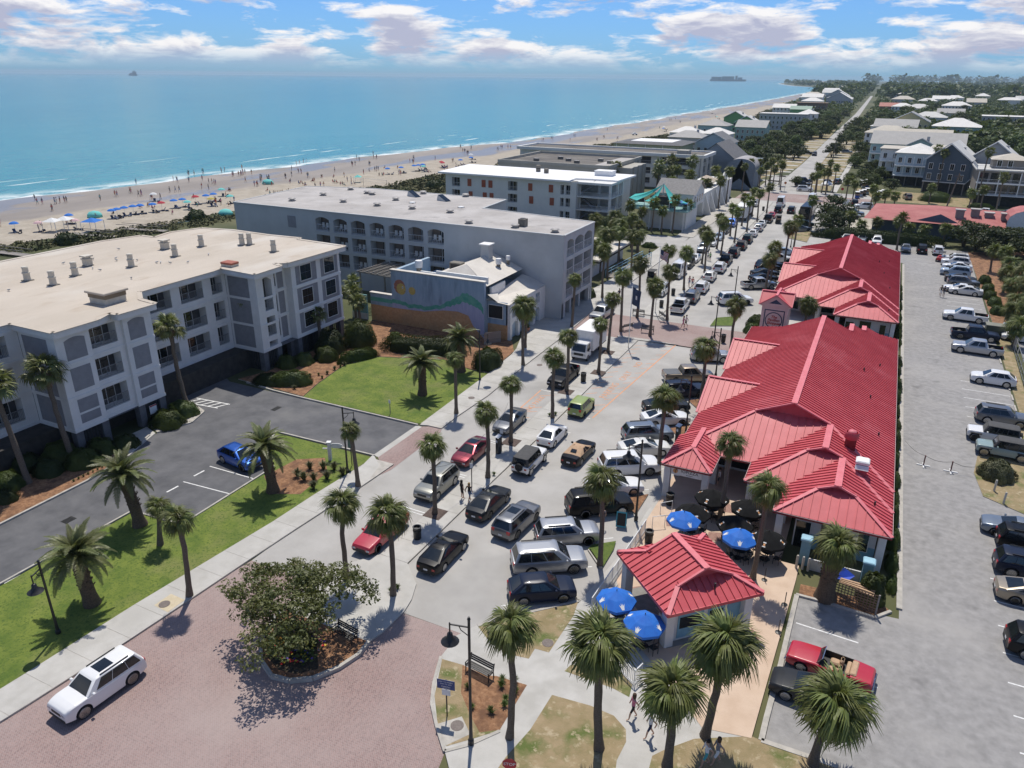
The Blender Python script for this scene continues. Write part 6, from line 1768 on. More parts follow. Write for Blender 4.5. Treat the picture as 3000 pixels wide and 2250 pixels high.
# sandy side street and the corner lot
car('suv','black',*(-6.67,228.93),95,'black SUV parked by the golf carts')
car('suv','white',*(-4.12,224.17),185,'white SUV beside the black one by the golf carts')
car('pickup','champ',*(-6.73,205.95),5,'grey-beige pickup on the sandy corner lot')
car('pickup','steel',*(-6.25,210.77),5,'blue-silver pickup behind the grey-beige one')
car('cart','black',*(4.77,219.54),180,'black golf cart with a tan roof on the sandy lot',roof=m_tan)
car('suv','tan',*(6.54,249.08),100,'old cream off-roader parked in the grass lot')
for i,p in enumerate([(-6.74,244.24),(-6.03,247.73),(-5.25,250.26),(-4.51,253.9),(-1.86,246.96),(-0.94,249.53),(-0.01,252.14),(-6.02,267.94),(-5.01,269.72),(-3.98,271.52),(-6.82,273.65),(-5.68,276.08)]):
 car('cart',('blue','ltblue','black','teal')[i%4],*p,95,'golf cart with a white roof in the cluster on the grass lot','golf carts on the grass lot',roof=m_white)
for pt,kind,colr,deg,lb in [((20.05,224.78),'suv','silver',100,'silver SUV before the taupe house, with a white sign'),((24.43,228.23),'pickup','white',170,'white pickup with open bed behind the old red roof'),((29.34,230.92),'sedan','steel',160,'blue-grey sedan behind the old red roof'),((32.18,234.6),'suv','dkgrey',160,'black off-roader at the right edge behind the old red roof')]:
 car(kind,colr,*pt,deg,lb)
 # far end of the right-hand lot
for pt,kind,colr,deg,lb in [((-5.44,175.94),'sedan','silver',-90,'glinting silver sedan left in the row under the hedge'),((-2.42,176.84),'sedan','steel',-90,'grey sedan flashing in the sun under the hedge'),((0.56,174.84),'suv','white',-90,'white SUV seen over the far red ridge'),((6.08,170.33),'sedan','grey',-90,'grey sedan nosed out from under the hedge'),((9.01,170.6),'suv','black',90,'black SUV under the hedge at the end of the lot'),((11.84,170.58),'suv','white',90,'white SUV at the right end of the row under the hedge')]:
 car(kind,colr,*pt,deg,lb)
for pt,kind,colr,w,deg,lb in [((13.11,163.03),'suv','pearl','f',178,'silver-white SUV farthest in the right-hand row, by the red buggy'),((12.98,159.78),'suv','white','f',178,'white SUV with roof rails in the right-hand row'),((13.05,156.33),'sedan','white','f',178,'white sedan with a black roof panel in the right-hand row'),((12.54,151.2),'suv','ltblue','f',177,'pale silver-blue SUV nosed furthest out in the right-hand row'),((13.29,146.25),'sedan','dkgrey','r',2,'charcoal car in the right-hand row'),((13.42,143.01),'suv','grey','r',2,'dark silver wagon in the right-hand row'),((12.59,138.71),'sedan','white','f',177,'white sedan in the right-hand row, left of the low palms'),((13.34,137.59),'sedan','pearl','f',177,'white sedan half under the low palm'),((11.92,121.16),'pickup','white','f',178,'white pickup hidden behind the low bushy palm'),((12.7,112.14),'pickup','navy','r',2,'navy pickup with open bed beside the silver crew-cab'),((12.37,105.87),'pickup','silver','f',178,'silver crew-cab pickup with chrome wheels in the right-hand lot'),((13.72,94.86),'crossover','white','f',178,'lone white crossover in the middle of the right-hand lot'),((13.52,82.81),'suv','grey','r',2,'taupe-grey luxury SUV beside the white off-roader'),((12.07,77.81),'jeep','white','f',178,'white long off-roader with black top in the right-hand lot'),((12.63,74.6),'jeep','teal','f',178,'pale teal off-roader with black bumper in the right-hand lot'),((12.25,59.84),'sedan','steel','f',178,'blue-grey sedan with a sunlit windscreen at the right edge'),((13.23,57.93),'suv','black','r',2,'black SUV next to the blue-grey sedan at the right edge'),((12.76,54.29),'suv','navy','r',2,'black SUV between another and the gold sedan at the right edge'),((12.65,50.99),'sedan','gold','r',2,'pale gold sedan at the right edge'),((12.62,45.29),'suv','black','r',2,'black SUV with a tow bar at the lower right edge')]:
 carw(kind,colr,pt,w,deg,lb,side=1 if abs(deg)>90 else-1)
car('sedan','black',17.6,34.8,2,'black car cut by the frame at the lower right edge')
car('classic','classic',2.05,38.9,174,'red classic convertible with its top down and tan seats')
car('sedan','dkgrey',1.5,36.3,178,'dark grey coupe mostly hidden under the big shaggy palm')
car('sedan','white',*(20.1,114.84),178,'white sedan beyond the wire fence at the right edge')
car('sedan','pearl',*(20.8,119.89),178,'second white sedan beyond the wire fence, farther back')
carw('crossover','blue',(-46.38,41.33),'f',-8,'bright blue crossover parked in the hotel bays')
# cars on the far road
for i,(x,y,c_,d) in enumerate([(-31.0,375,'navy',-90),(-18.6,395,'steel',0),(-34.6,380,'black',0),(-27.5,470,'black',92),(-29,560,'navy',92),(-33.4,620,'black',-88)]):
 car('suv',c_,x,y,d,['dark SUV in the left driveway far down the road','grey-blue SUV parked under the verge palm far down the road','black SUV deeper in the left driveway far away','dark car on the long straight road','small dark car farther up the long road','dark car at the left verge of the long road'][i])
 # --- buildings on the left
m_wht=M('hotel_white',(.70,.69,.665),.8,(.77,.76,.735),sc=.8,det=6,bump=.05)
m_gry=M('hotel_grey_panel',(.235,.235,.25),.85,(.28,.28,.295),sc=1.5,bump=.1,bsc=30)
m_dgry=M('hotel_plinth',(.10,.105,.115),.85,(.15,.155,.165),sc=1.5)
m_cream=M('cream_roof',(.46,.40,.325),.9,(.53,.465,.385),sc=.18,det=8,c3=(.56,.515,.45),sc3=.12,lo3=.55,hi3=.7,c4=(.42,.345,.265),sc4=.5,lo4=.58,hi4=.75,stretch=(1,.4,1))
m_rail=M('rail_grey',(.20,.205,.21),.6,(.25,.255,.26),sc=3)
m_railw=M('rail_white',(.62,.63,.63),.6,var=.05)
m_room_shade=M('balcony_back',(.05,.05,.052),.9,(.085,.085,.088),sc=1)  # dark grey siding, colour darkened further to stand in for deep balcony shade
m_louv=M('louvre',(.025,.027,.03),.8,(.04,.042,.045),sc=3)
def lattice(mb,u0,u1,z0,z1,cols,rows,depth,mi=0):
 """wall with openings: local x along the facade, front at y=0, thickness inward; cols (ua,ub), rows (za,zb)"""
 prev=u0
 for a,b in cols:
  mb.box(prev,a,0,depth,z0,z1,mi)
  pz=z0
  for c,d in rows:
   if c>pz:
    mb.box(a,b,.004,depth,pz,c,mi)
   pz=d
  if pz<z1:
   mb.box(a,b,.004,depth,pz,z1,mi)
  prev=b
 mb.box(prev,u1,0,depth,z0,z1,mi)
 return mb
def arch_fill(mb,a,b,ztop,rise,depth,mi=0,n=8):
 """fills the corners above a segmental arch inside an opening a..b whose top is ztop"""
 for i in range(n):
  x0,x1=a+(b-a)*i/n,a+(b-a)*(i+1)/n
  f=lambda x:ztop-rise*(2*(x-a)/(b-a)-1)**2
  mb.add([(x0,.006,f(x0)),(x1,.006,f(x1)),(x1,.006,ztop),(x0,.006,ztop),(x0,depth,f(x0)),(x1,depth,f(x1))],[(0,1,2,3),(0,4,5,1)],mi)
 return mb
def railing_mesh(w,h=1.05,step=.125,mat=None,glass=False):
 key=('rail',round(w,2),h,step,(mat or m_rail).name)
 def mk():
  mb=MB()
  mb.box(0,w,-.03,.03,h-.05,h)
  mb.box(0,w,-.02,.02,.08,.12)
  n=max(2,int(w/step))
  for i in range(n+1):
   x=w*i/n
   k=.022 if i%8==0 else .011
   mb.box(x-k,x+k,-k,k,.12,h-.05)
  return mb.mesh('railing',mat or m_rail)
 return cached(key,mk)
def door_mesh(w,h):
 def mk():
  mb=MB()
  mb.box(0,w,0,.05,0,h,0)
  mb.box(.06,w/2-.03,-.012,0,.08,h-.08,1)
  mb.box(w/2+.03,w-.06,-.012,0,.08,h-.08,1)
  return mb.mesh('sliding_door',[m_wht,m_glass])
 return cached(('door',round(w,1),round(h,1)),mk)
def window_part(par,u0,u1,z0,z1,y=0.,nx=2,nz=2,frame=None,fw=.07):
 """framed window proud of a wall facing -y: frame with panes as its parts"""
 mb=MB()
 mb.box(u0-fw,u1+fw,y-.06,y,z0-fw,z0)
 mb.box(u0-fw,u1+fw,y-.06,y,z1,z1+fw)
 mb.box(u0-fw,u0,y-.06,y,z0,z1)
 mb.box(u1,u1+fw,y-.06,y,z0,z1)
 fr=obj('window',mb.mesh('window_frame',frame or m_wht),par)
 dx,dz=(u1-u0)/nx,(z1-z0)/nz
 for i in range(nx):
  for j in range(nz):
   obj('pane',MB().box(u0+i*dx+.025,u0+(i+1)*dx-.025,y-.035,y-.01,z0+j*dz+.02,z0+(j+1)*dz-.02).mesh('pane',m_glass),fr)
 return fr
 # --- grey-and-white hotel with the cream roof
H1=thing('beach_hotel','grey and white four-storey hotel with a wide cream flat roof at left','hotel')
core=MB()
core.box(-88,-68.2,20,76,2.3,11.5)
core.box(-68.2,-63.4,37.6,46.0,2.3,11.5)
core.box(-68.2,-63.2,61.2,74.9,2.3,11.5)
core.box(-86,-64,22,74,0,2.3,1)
obj('core',core.mesh('core',[m_room_shade,m_dark]),H1)
roofp=[(-66.6,10),(-66.6,36.6),(-60.9,36.6),(-60.9,40.8),(-61.7,42.6),(-60.7,42.6),(-60.6,46.7),(-63.0,47.0),(-65.4,48.8),(-65.5,58.4),(-65.8,59.9),(-60.4,59.5),(-60.6,63.9),(-62.0,64.4),(-61.0,65.4),(-60.8,75.9),(-68.9,76.4),(-69.2,77.2),(-74.2,76.8),(-81.4,77.1),(-86.2,76.0),(-87.6,71.8),(-86.6,68.4),(-89.1,68.4),(-90.4,63.6),(-90.4,54),(-90.3,10)]
rf=obj('roof',MB().prism(roofp,11.98,12.0).mesh('roof',m_cream),H1)
fa=MB()
for a,b in zip(roofp,roofp[1:]+roofp[:1]):
 fa.bar((*a,11.72),(*b,11.72),.14,.56)
 fa.bar((*a,12.03),(*b,12.03),.5,.05,1)
obj('fascia',fa.mesh('fascia',[m_wht,m_cream]),rf)
sof=MB().prism([(x-.0,y) for x,y in roofp],11.46,11.50)
obj('soffit',sof.mesh('soffit',m_wht),rf)
def hbay(name,ox,oy,rz,L_,cols,rows,panels=(),arch=None,z0=2.3,depth=1.1,rail=True):
 """one run of facade: white lattice, balconies with rail and sliding door, recessed grey panels"""
 mb=lattice(MB(),0,L_,z0,11.5,cols,rows,depth)
 if arch:
  for (a,b) in arch[0]:
   arch_fill(mb,a,b,arch[1],arch[2],.3)
 for zb in (2.3,5.35,8.45,11.15):
  mb.box(-.03,L_+.03,-.07,0,zb,zb+.28)
 w_=obj('wall',mb.mesh('wall',m_wht),H1,(ox,oy,0),rz)
 for a,b,c,d in panels:
  obj('wall_panel',MB().box(a,b,-.014,.01,c,d).mesh('wall_panel',m_gry),w_)
 if rail:
  for a,b in cols:
   for c,d in rows:
    if d-c>1.5:
     bl=obj('balcony',MB().box(a,b,depth,depth+.06,c,d,0).mesh('balcony_back',m_room_shade),w_)
     obj('railing',railing_mesh(b-a),bl,(a,.12,c))
     dw=min(1.9,(b-a)*.7)
     obj('sliding_door',door_mesh(dw,2.1),bl,(a+.15,depth-.06,c))
 return w_
RW=[(3.1,5.25),(6.1,8.2),(9.2,11.2)]
hbay('front',-61.5,36.9,R(90),3.25,[],[],[(.8,2.75,8.95,10.75),(.8,2.75,6.05,8.2),(.8,2.75,4.0,5.25),(.8,2.75,2.95,3.8)])
ap=MB()
arch_fill(ap,.8,2.75,11.06,.0,.01)
H1b=hbay('mid',-61.803,40.15,R(90),3.4,[(.2,2.85)],RW)
hbay('front',-61.5,43.55,R(90),3.1,[],[],[(.5,2.3,8.95,10.75),(.5,2.3,6.05,8.2),(.5,2.3,4.0,5.25),(.5,2.3,2.95,3.8)])
for ox,a,b in ((36.9,.8,2.75),(43.55,.5,2.3)):
 n=10
 vs=[(a+(b-a)*i/n,-.014,10.75+.22*(1-(2*i/n-1)**2)) for i in range(n+1)]+[(b,-.014,10.74),(a,-.014,10.74)]
 obj('wall_panel',MB().poly(vs[::-1]).mesh('wall_panel',m_gry),H1,(-61.5,ox,0),R(90))
hbay('side',-66.5,36.93,0,4.97,[],[],[(.5,4.4,2.75,11.0)])
hbay('side',-61.53,46.62,R(180),4.57,[],[],[(.4,4.2,2.75,11.0)])
hbay('recess',-66.1,46.65,R(90),13.9,[(.6,2.6),(3.5,6.3),(7.5,10.6),(11.8,13.4)],RW)
hbay('recess',-66.5,20,R(90),16.9,[(1,3.6),(5,7.6),(9,11.6),(13.2,15.8)],RW)
hbay('side',-66.1,60.58,0,4.57,[(3.85,4.3)],[(3.3,5.2),(6.2,8.2),(9.2,11.0)],[(.35,3.6,2.75,11.0)],rail=False)
hbay('front',-61.5,60.55,R(90),2.9,[(.72,2.45)],[(2.65,3.35),(4.0,6.3),(7.05,10.95)],arch=([(.72,2.45)],10.95,.45))
hbay('slot',-62.5,63.45,R(90),2.9,[(.4,1.25)],RW,[(1.5,2.5,2.75,5.3),(1.5,2.5,5.75,8.4),(1.5,2.5,8.85,11.1)])
wb=hbay('front',-61.5,66.35,R(90),9.05,[],[],[(.75,4.5,2.75,5.3),(.75,4.5,5.75,8.4),(.75,4.5,8.85,11.1),(5.3,8.6,2.75,5.3),(5.3,8.6,5.75,8.4),(5.3,8.6,8.85,11.1)])
for u0 in (1.55,5.95):
 for z in (3.35,6.25,9.2):
  window_part(wb,u0,u0+1.9,z,z+1.85,-.02,2,2)
hbay('side',-61.53,75.37,R(180),6,[],[],[(.6,5.2,2.75,11)])
# open ground storey: grey piers, dark louvred screens
gp=cached('gpier',lambda:MB().box(-.35,.35,-.35,.35,0,2.3).mesh('pier',m_dgry))
for x,y in [(-61.9,37.3),(-61.9,39.9),(-61.9,43.9),(-61.9,46.3),(-66.5,47.2),(-66.5,50.0),(-66.5,53.6),(-66.5,57.6),(-66.5,60.2),(-61.9,60.9),(-61.9,63.2),(-62.6,66.2),(-61.9,66.8),(-61.9,70.8),(-61.9,75.0),(-66.8,36.6),(-66.8,33.1),(-66.8,29),(-66.8,25),(-66.8,21)]:
 obj('pier',gp,H1,(x,y,0))
lm=MB()
for i in range(8):
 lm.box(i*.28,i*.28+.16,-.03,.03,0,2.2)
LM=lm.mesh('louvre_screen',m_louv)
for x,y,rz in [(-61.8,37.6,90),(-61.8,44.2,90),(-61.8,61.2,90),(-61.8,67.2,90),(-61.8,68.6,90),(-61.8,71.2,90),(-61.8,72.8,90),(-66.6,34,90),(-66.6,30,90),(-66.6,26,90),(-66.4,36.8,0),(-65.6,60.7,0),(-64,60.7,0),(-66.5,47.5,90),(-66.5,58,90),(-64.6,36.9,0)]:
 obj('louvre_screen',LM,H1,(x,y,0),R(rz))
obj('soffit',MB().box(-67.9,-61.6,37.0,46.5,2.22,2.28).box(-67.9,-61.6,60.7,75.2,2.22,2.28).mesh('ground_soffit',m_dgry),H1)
nb=obj('notice',MB().box(-61.5,-61.46,44.6,45.4,1.0,1.9).mesh('notice',m_white),H1)
obj('notice_head',MB().box(-61.455,-61.45,44.62,45.38,1.76,1.89).mesh('notice_head',m_scrpt),nb)
# roof furniture of the hotel
m_ven=M('vent_cream',(.5,.46,.38),.7,(.58,.54,.46),sc=3)
m_vdk=M('vent_dark',(.16,.145,.12),.8,(.22,.2,.17),sc=3)
vm=[MB().lathe([(.36,0),(.32,.75),(.40,.78),(.40,.9),(.30,.92),(.30,1.35),(.36,1.38),(.3,1.5),(0,1.52)],12),MB().box(-.38,.38,-.38,.38,0,.75).box(-.46,.46,-.46,.46,.75,.85).box(-.3,.3,-.3,.3,.85,1.05).box(-.5,.5,-.5,.5,1.05,1.2)]
vmm=[vm[0].mesh('vent_body',m_ven,True,40),vm[1].mesh('vent_body',m_ven)]
vb=MB().box(-.45,.45,-.45,.45,0,.08).mesh('flashing',m_vdk)
VL=['leftmost cream roof vent on the hotel','second cream roof vent from the left, nearest the front','cream roof vent left of the square-capped one','square-capped roof vent near the left of the hotel roof','round cream vent in the middle of the hotel roof','square-capped roof vent at the back of the hotel roof','cream vent in front of the square-capped back vent','cream vent near the back edge of the hotel roof','left of a pair of vents at the far end of the hotel roof','right of a pair of vents at the far end of the hotel roof','cream vent near the right-hand front corner of the hotel roof']
for i,(x,y) in enumerate([(-79.45,46.5),(-75.4,46.6),(-77.0,50.2),(-79.9,53.8),(-75.1,55.7),(-79.4,64),(-75,61.7),(-76.6,67.2),(-72.8,70.3),(-72.1,70.9),(-66.5,69.2)]):
 v=thing('roof_vent',VL[i],'roof vent',(x,y,12.0))
 obj('vent_body',vmm[1 if i in (3,5) else 0],v)
 obj('flashing',vb,v)
sb=thing('skylight_box','square cream box with a brown band on the front of the hotel roof','roof hatch',(-65.2,45.2,12))
obj('base',MB().box(-1.15,1.15,-1.1,1.1,0,.55).mesh('base',m_ven),sb)
obj('band',MB().box(-1.2,1.2,-1.15,1.15,.55,1.0).mesh('band',M('brown_band',(.2,.16,.11),.8)),sb)
obj('lid',MB().bbox(-1.4,1.4,-1.35,1.35,1.0,1.2,.05).mesh('lid',m_cream),sb)
rb=thing('roof_hatch','small terracotta-red hatch on the hotel roof','roof hatch',(-65.7,61.2,12))
obj('kerb',MB().box(-.8,.8,-.55,.55,0,.28).mesh('kerb',m_ven),rb)
obj('lid',MB().bbox(-.85,.85,-.6,.6,.28,.5,.04).mesh('lid',M('hatch_red',(.30,.085,.05),.7,(.36,.11,.065),sc=3)),rb)
# gulls resting on the cream roof
gm=MB().tube([(-.18,0,.12),(-.05,0,.17),(.08,0,.18),(.16,0,.24),(.24,0,.23)],[.03,.08,.075,.04,.012],6).bar((0,.02,0),(0,.02,.12),.015).bar((0,-.02,0),(0,-.02,.12),.015)
gmm=gm.mesh('gull',M('gull_grey',(.3,.3,.3),.8,(.6,.6,.58),sc=9),True)
for i,p in enumerate([(-82,56),(-80,57.5),(-79,56.8),(-77,58),(-74,58.2),(-73.6,58.4),(-72.5,58.8),(-80.5,54.5),(-83,53),(-78,53),(-76.5,52.8),(-70.5,52),(-71,60),(-82,48),(-83.5,44),(-77,43),(-72,64),(-84,61)]):
 tag(obj('gull',gmm,None,(*p,12.0),i*1.7),'small gull resting on the cream hotel roof','gull','gulls on the hotel roof')
 # --- long grey hotel with arched balconies
m_gh=M('grey_hotel_wall',(.44,.455,.455),.85,(.51,.525,.52),sc=.25,det=7,c3=(.38,.39,.39),sc3=.15,lo3=.55,hi3=.8,bump=.05)
m_ghroof=M('grey_roof',(.36,.335,.31),.92,(.47,.445,.42),sc=.2,det=9,c3=(.25,.235,.22),sc3=.35,lo3=.58,hi3=.78)
H2=thing('grey_hotel','long blue-grey hotel with rows of arched balconies behind the mural building','hotel')
m=MB()
m.box(-99,-40.3,97.3,106,2.7,11.6)
m.box(-99,-62,106,119.6,2.7,11.6)
m.box(-96,-44,99,104,0,2.7,1)
obj('core',m.mesh('core',[m_gh,m_dark]),H2)
cols=[(17.4,20.15),(21.0,23.65),(24.45,27.2),(28.05,30.8),(31.6,34.35),(35.15,37.85),(38.65,41.45)]
rows=[(3.2,5.5),(6.1,8.3),(8.95,11.15)]
m=lattice(MB(),0,60.7,0,12.1,cols,rows,1.4)
for a,b in cols:
 arch_fill(m,a,b,11.15,.38,1.4)
m.box(0,60.7,-.03,0,5.72,5.86)
m.box(17,42,-.05,-.03,8.72,8.82)
w2_=obj('wall',m.mesh('wall',m_gh),H2,(-99,94.9,0))
m_warm=M('balcony_warm',(.17,.14,.12),.9,(.24,.2,.17),sc=.6)
bk=cached('h2back',lambda:MB().box(0,2.75,0,.05,0,2.3).mesh('balcony_back',m_warm))
cur=cached('h2cur',lambda:MB().box(0,1.3,-.05,-.0,0,2.15,0).box(.15,.3,-.07,-.05,0,2.1,1).box(1.0,1.15,-.07,-.05,0,2.1,1).mesh('sliding_door',[m_glass,m_gh]))
m_ch=cached('h2chair',lambda:MB().box(0,.5,0,.5,.42,.46).box(0,.5,.44,.5,.46,1.15).box(0,.05,0,.05,0,.42).box(.45,.5,0,.05,0,.42).box(0,.05,.45,.5,0,.42).box(.45,.5,.45,.5,0,.42).mesh('balcony_chair',m_white))
for ci,(a,b) in enumerate(cols):
 for ri,(c,d) in enumerate(rows):
  bl=obj('balcony',bk,w2_,(a,1.45,c))
  obj('railing',railing_mesh(b-a,1.0,.45,m_railw),bl,(0,-1.3,0))
  obj('sliding_door',cur,bl,(1.4,0,0))
  if (ci+ri)%3 != 1:
   obj('balcony_chair',m_ch,bl,(.4,-.8,0))
   obj('balcony_chair',m_ch,bl,(1.3,-.9,0))
for z in (8.95,5.6):
 obj('vent_panel',MB().box(11.6,13.3,-.03,.0,z,z+1.9).mesh('vent_panel',m_gry),w2_)
cols=[(.75,3.8),(4.15,7.5),(7.9,11.1)]
m=lattice(MB(),0,11.7,2.4,12.1,cols,[(2.95,5.3),(5.95,8.3),(8.9,11.25)],1.6)
for a,b in cols:
 arch_fill(m,a,b,11.25,.45,1.6)
w2b=obj('wall',m.mesh('wall',m_gh),H2,(-38.27,94.94,0),R(90))
for a,b in cols:
 for c in (2.95,5.95,8.9):
  bl=obj('balcony',cached(('bb',round(b-a,2)),lambda:MB().box(0,b-a,0,.05,0,2.4).mesh('balcony_back',m_warm)),w2b,(a,1.62,c))
  obj('railing',railing_mesh(b-a,1.1,.2,m_railw),bl,(0,-1.5,0))
  obj('sliding_door',cur,bl,(.4,0,0))
for y,x in ((95.2,-38.6),(99,-38.9),(102.6,-38.9),(106.2,-38.7)):
 obj('pier',cached('p2',lambda:MB().box(-.3,.3,-.3,.3,0,2.5).mesh('pier',m_gh)),H2,(x,y,0))
obj('back_wall',MB().box(-60,-38.3,106.6,107.0,0,12.1).mesh('back_wall',m_gh),H2)
obj('notch_wall',MB().box(-60.0,-59.6,107,119.8,8,12.1).box(-60,-53.5,107.0,109.9,8,11.9).mesh('notch_wall',m_gh),H2)
rp2=[(-99,94.9),(-38.3,94.9),(-38.3,106.8),(-58.8,109.6),(-59.6,119.8),(-88,119.8),(-101,116.2)]
rf=obj('roof',MB().prism(rp2,12.08,12.14).mesh('roof',m_ghroof),H2)
fm=MB()
for a,b in zip(rp2,rp2[1:]+rp2[:1]):
 fm.bar((*a,12.12),(*b,12.12),.3,.16)
obj('coping',fm.mesh('coping',m_gh),rf)
m_mush=M('mushroom_vent',(.30,.28,.26),.6,(.4,.38,.36),sc=4)
mv=[MB().lathe([(.45,0),(.4,.3),(.62,.33),(.66,.42),(.5,.55),(0,.6)],14).mesh('vent_body',m_mush,True,40),MB().lathe([(.5,0),(.5,.12),(.42,.2),(0,.24)],14).mesh('vent_body',m_white,True,40)]
for i,(x,y) in enumerate([(-91.2,100.6),(-90.7,108.2),(-90.7,116.2),(-85.2,113.9),(-83.5,113.1),(-82.7,103.7),(-75.4,103.3),(-68.6,103.5),(-61.4,103.4),(-54.3,96.8),(-67.5,119.3),(-76.1,109.8),(-71.9,108.6),(-62.3,108.5),(-40.4,96.6),(-46.8,97.0),(-76,118.5)]):
 v=thing('roof_vent','squat round vent on the long grey hotel roof','roof vent',(x,y,12.14),0,'vents on the grey hotel roof')
 obj('vent_body',mv[1 if i in (12,13) else 0],v)
 obj('flashing',vb,v)
ac=thing('condenser','dark boxy condenser near the right end of the grey hotel roof','air conditioner',(-46.3,98.6,12.14))
obj('casing',MB().bbox(-.55,.55,-.55,.55,0,1.1,.05).mesh('casing',m_vdk),ac)
obj('fan_guard',MB().lathe([(.42,1.1),(.42,1.14),(0,1.14)],14).mesh('fan_guard',m_black),ac)
for i,(x,y) in enumerate([(-75.7,119.0-4),(-68.5,113.4)]):
 s_=thing('skylight',('left','right')[i]+' sloping skylight wedge on the grey hotel roof','skylight',(x,y,12.14),R(-20))
 obj('frame',MB().add([(-1.3,-.6,0),(1.3,-.6,0),(1.3,.6,0),(-1.3,.6,0),(-1.0,-.55,.95),(-1.0,.55,.95)],[(0,1,4),(3,5,2),(0,4,5,3),(3,2,1,0)]).mesh('frame',m_gh),s_)
 obj('pane',MB().poly([(-.98,-.5,.965),(1.25,-.55,.03),(1.25,.55,.03),(-.98,.5,.965)]).mesh('pane',m_glass),s_)
 # --- mural building
m_mblue=M('mural_sky',(.27,.37,.47),.9,(.36,.46,.55),sc=.9,det=8,c3=(.2,.27,.34),sc3=.5,lo3=.56,hi3=.75,stretch=(2.2,1,.4))
m_msand=M('mural_sand',(.5,.27,.12),.9,(.6,.37,.19),sc=3,det=8,c3=(.42,.27,.15),sc3=.3,lo3=.5,hi3=.7)
m_mgrn=M('mural_green',(.09,.34,.26),.9,(.17,.43,.32),sc=1.4,det=6)
m_mvio=M('mural_violet',(.36,.38,.54),.9,(.46,.47,.6),sc=1.2,det=7,stretch=(3,1,.5))
m_wroof=M('white_roof',(.56,.52,.46),.8,(.66,.62,.55),sc=.5,det=7)
B3=thing('mural_building','low white-roofed building with a painted beach mural on its long blue wall','building')
m=MB()
m.box(-62.4,-58.7,82.65,83.1,0,4.05)
m.box(-58.7,-44.2,82.6,83.1,0,7.7)
m.add([],[])
m.box(-58.7,-58.2,83.1,92,4.0,7.6)
m.box(-58.6,-44.2,83.1,94.4,0,5.2)
m.box(-44.2,-41.3,83.6,94.2,0,4.9)
m.box(-44.2,-41.3,83.55,83.62,4.85,5.1)
w3=obj('wall',m.mesh('wall',m_mblue),B3)
sp=lambda pts,d:[(x,82.6-d,z) for x,z in pts]
obj('mural_sand',MB().poly(sp([(-62.4,.0),(-44.2,.0),(-44.2,.25),(-45.8,1.2),(-46.6,2.9),(-48.2,3.25),(-50.4,3.1),(-53.5,2.45),(-58.7,2.35),(-62.4,2.4)],.006) if False else [(x,(82.644 if x<-58.7 else 82.594),z) for x,z in [(-62.4,.02),(-58.71,.02),(-58.71,2.35),(-62.4,2.4)]]).mesh('mural_sand',m_msand),w3)
obj('mural_sand',MB().poly(sp([(-58.69,.02),(-44.22,.02),(-44.9,.6),(-45.9,1.6),(-46.6,2.9),(-48.2,3.25),(-50.4,3.1),(-53.5,2.5),(-58.69,2.35)],.006)).mesh('mural_sand',m_msand),w3)
vio=[(-58.69,2.36),(-53.5,2.51),(-50.4,3.11),(-48.2,3.26),(-46.6,2.91),(-45.9,1.61),(-44.9,.61),(-44.22,.03),(-44.22,4.4),(-45.4,5.2),(-47.2,5.5),(-49.6,4.3),(-52.6,3.2),(-56,3.1),(-58.69,3.25)]
obj('mural_wave',MB().poly(sp(vio,.004)).mesh('mural_wave',m_mvio),w3)
gr=random.Random(5)
top=[(-58.69,3.55),(-57,3.35),(-55,3.2),(-53,3.3),(-51,3.8),(-49.6,4.4),(-48.4,5.2),(-47.2,5.95),(-46.4,5.7),(-45.4,5.3),(-44.6,4.6),(-44.22,4.2)]
up,lo_=[],[]
for (a,za),(b,zb) in zip(top,top[1:]):
 for k in range(4):
  s_=k/4
  up.append((a+(b-a)*s_,za+(zb-za)*s_+gr.uniform(-.12,.18)))
for a,z in up:
 lo_.append((a,z-.55-.8*max(0,1-abs(a+46.6)/4)))
obj('mural_crest',MB().add(sp(up,.010)+sp(lo_,.010),[(i,i+1,len(up)+i+1,len(up)+i) for i in range(len(up)-1)]).mesh('mural_crest',m_mgrn),w3)
obj('mural_crest',MB().poly([(x,82.64,z) for x,z in [(-62.4,2.9),(-58.71,2.9),(-58.71,3.4),(-60.5,3.5),(-62.4,3.45)]]).mesh('mural_crest',m_mgrn),w3)
disc=lambda cx_,cz,rx,rz_,d,nm,mt:obj(nm,MB().poly(sp([(cx_+rx*math.cos(k*PI/12)*(1+.07*math.sin(3*k)),cz+rz_*math.sin(k*PI/12)) for k in range(24)],d)).mesh(nm,mt),w3)
m_my=M('mural_yellow',(.5,.36,.09),.9,(.58,.44,.15),sc=4)
m_mh=M('mural_hair',(.33,.13,.085),.9,(.4,.18,.12),sc=4)
disc(-57.35,5.5,.92,1.0,.004,'mural_hair',m_mh)
disc(-57.1,5.2,.75,.8,.007,'mural_face',m_my)
disc(-55.35,5.15,.55,.55,.005,'mural_bubble',m_my)
ew=disc(-56.85,5.45,.12,.18,.010,'mural_eye',m_white)
disc(-56.82,5.43,.05,.09,.012,'mural_eye',m_sgn)
disc(-56.55,4.9,.16,.05,.010,'mural_mouth',m_mh)
obj('coping',MB().box(-58.8,-44.1,82.5,83.2,7.7,7.8).box(-62.5,-58.8,82.55,83.2,4.05,4.14).mesh('coping',m_wroof),w3)
bd=obj('black_board',MB().box(-44.1,-41.9,83.5,83.56,2.75,4.65).mesh('board_frame',m_white),B3)
obj('board_face',MB().box(-44.0,-42.0,83.47,83.5,2.85,4.55).mesh('board_face',m_sgn),bd)
obj('lower_mural',MB().box(-44.2,-41.3,83.54,83.6,0,2.0).mesh('lower_mural',m_msand),B3)
rm_=MB()
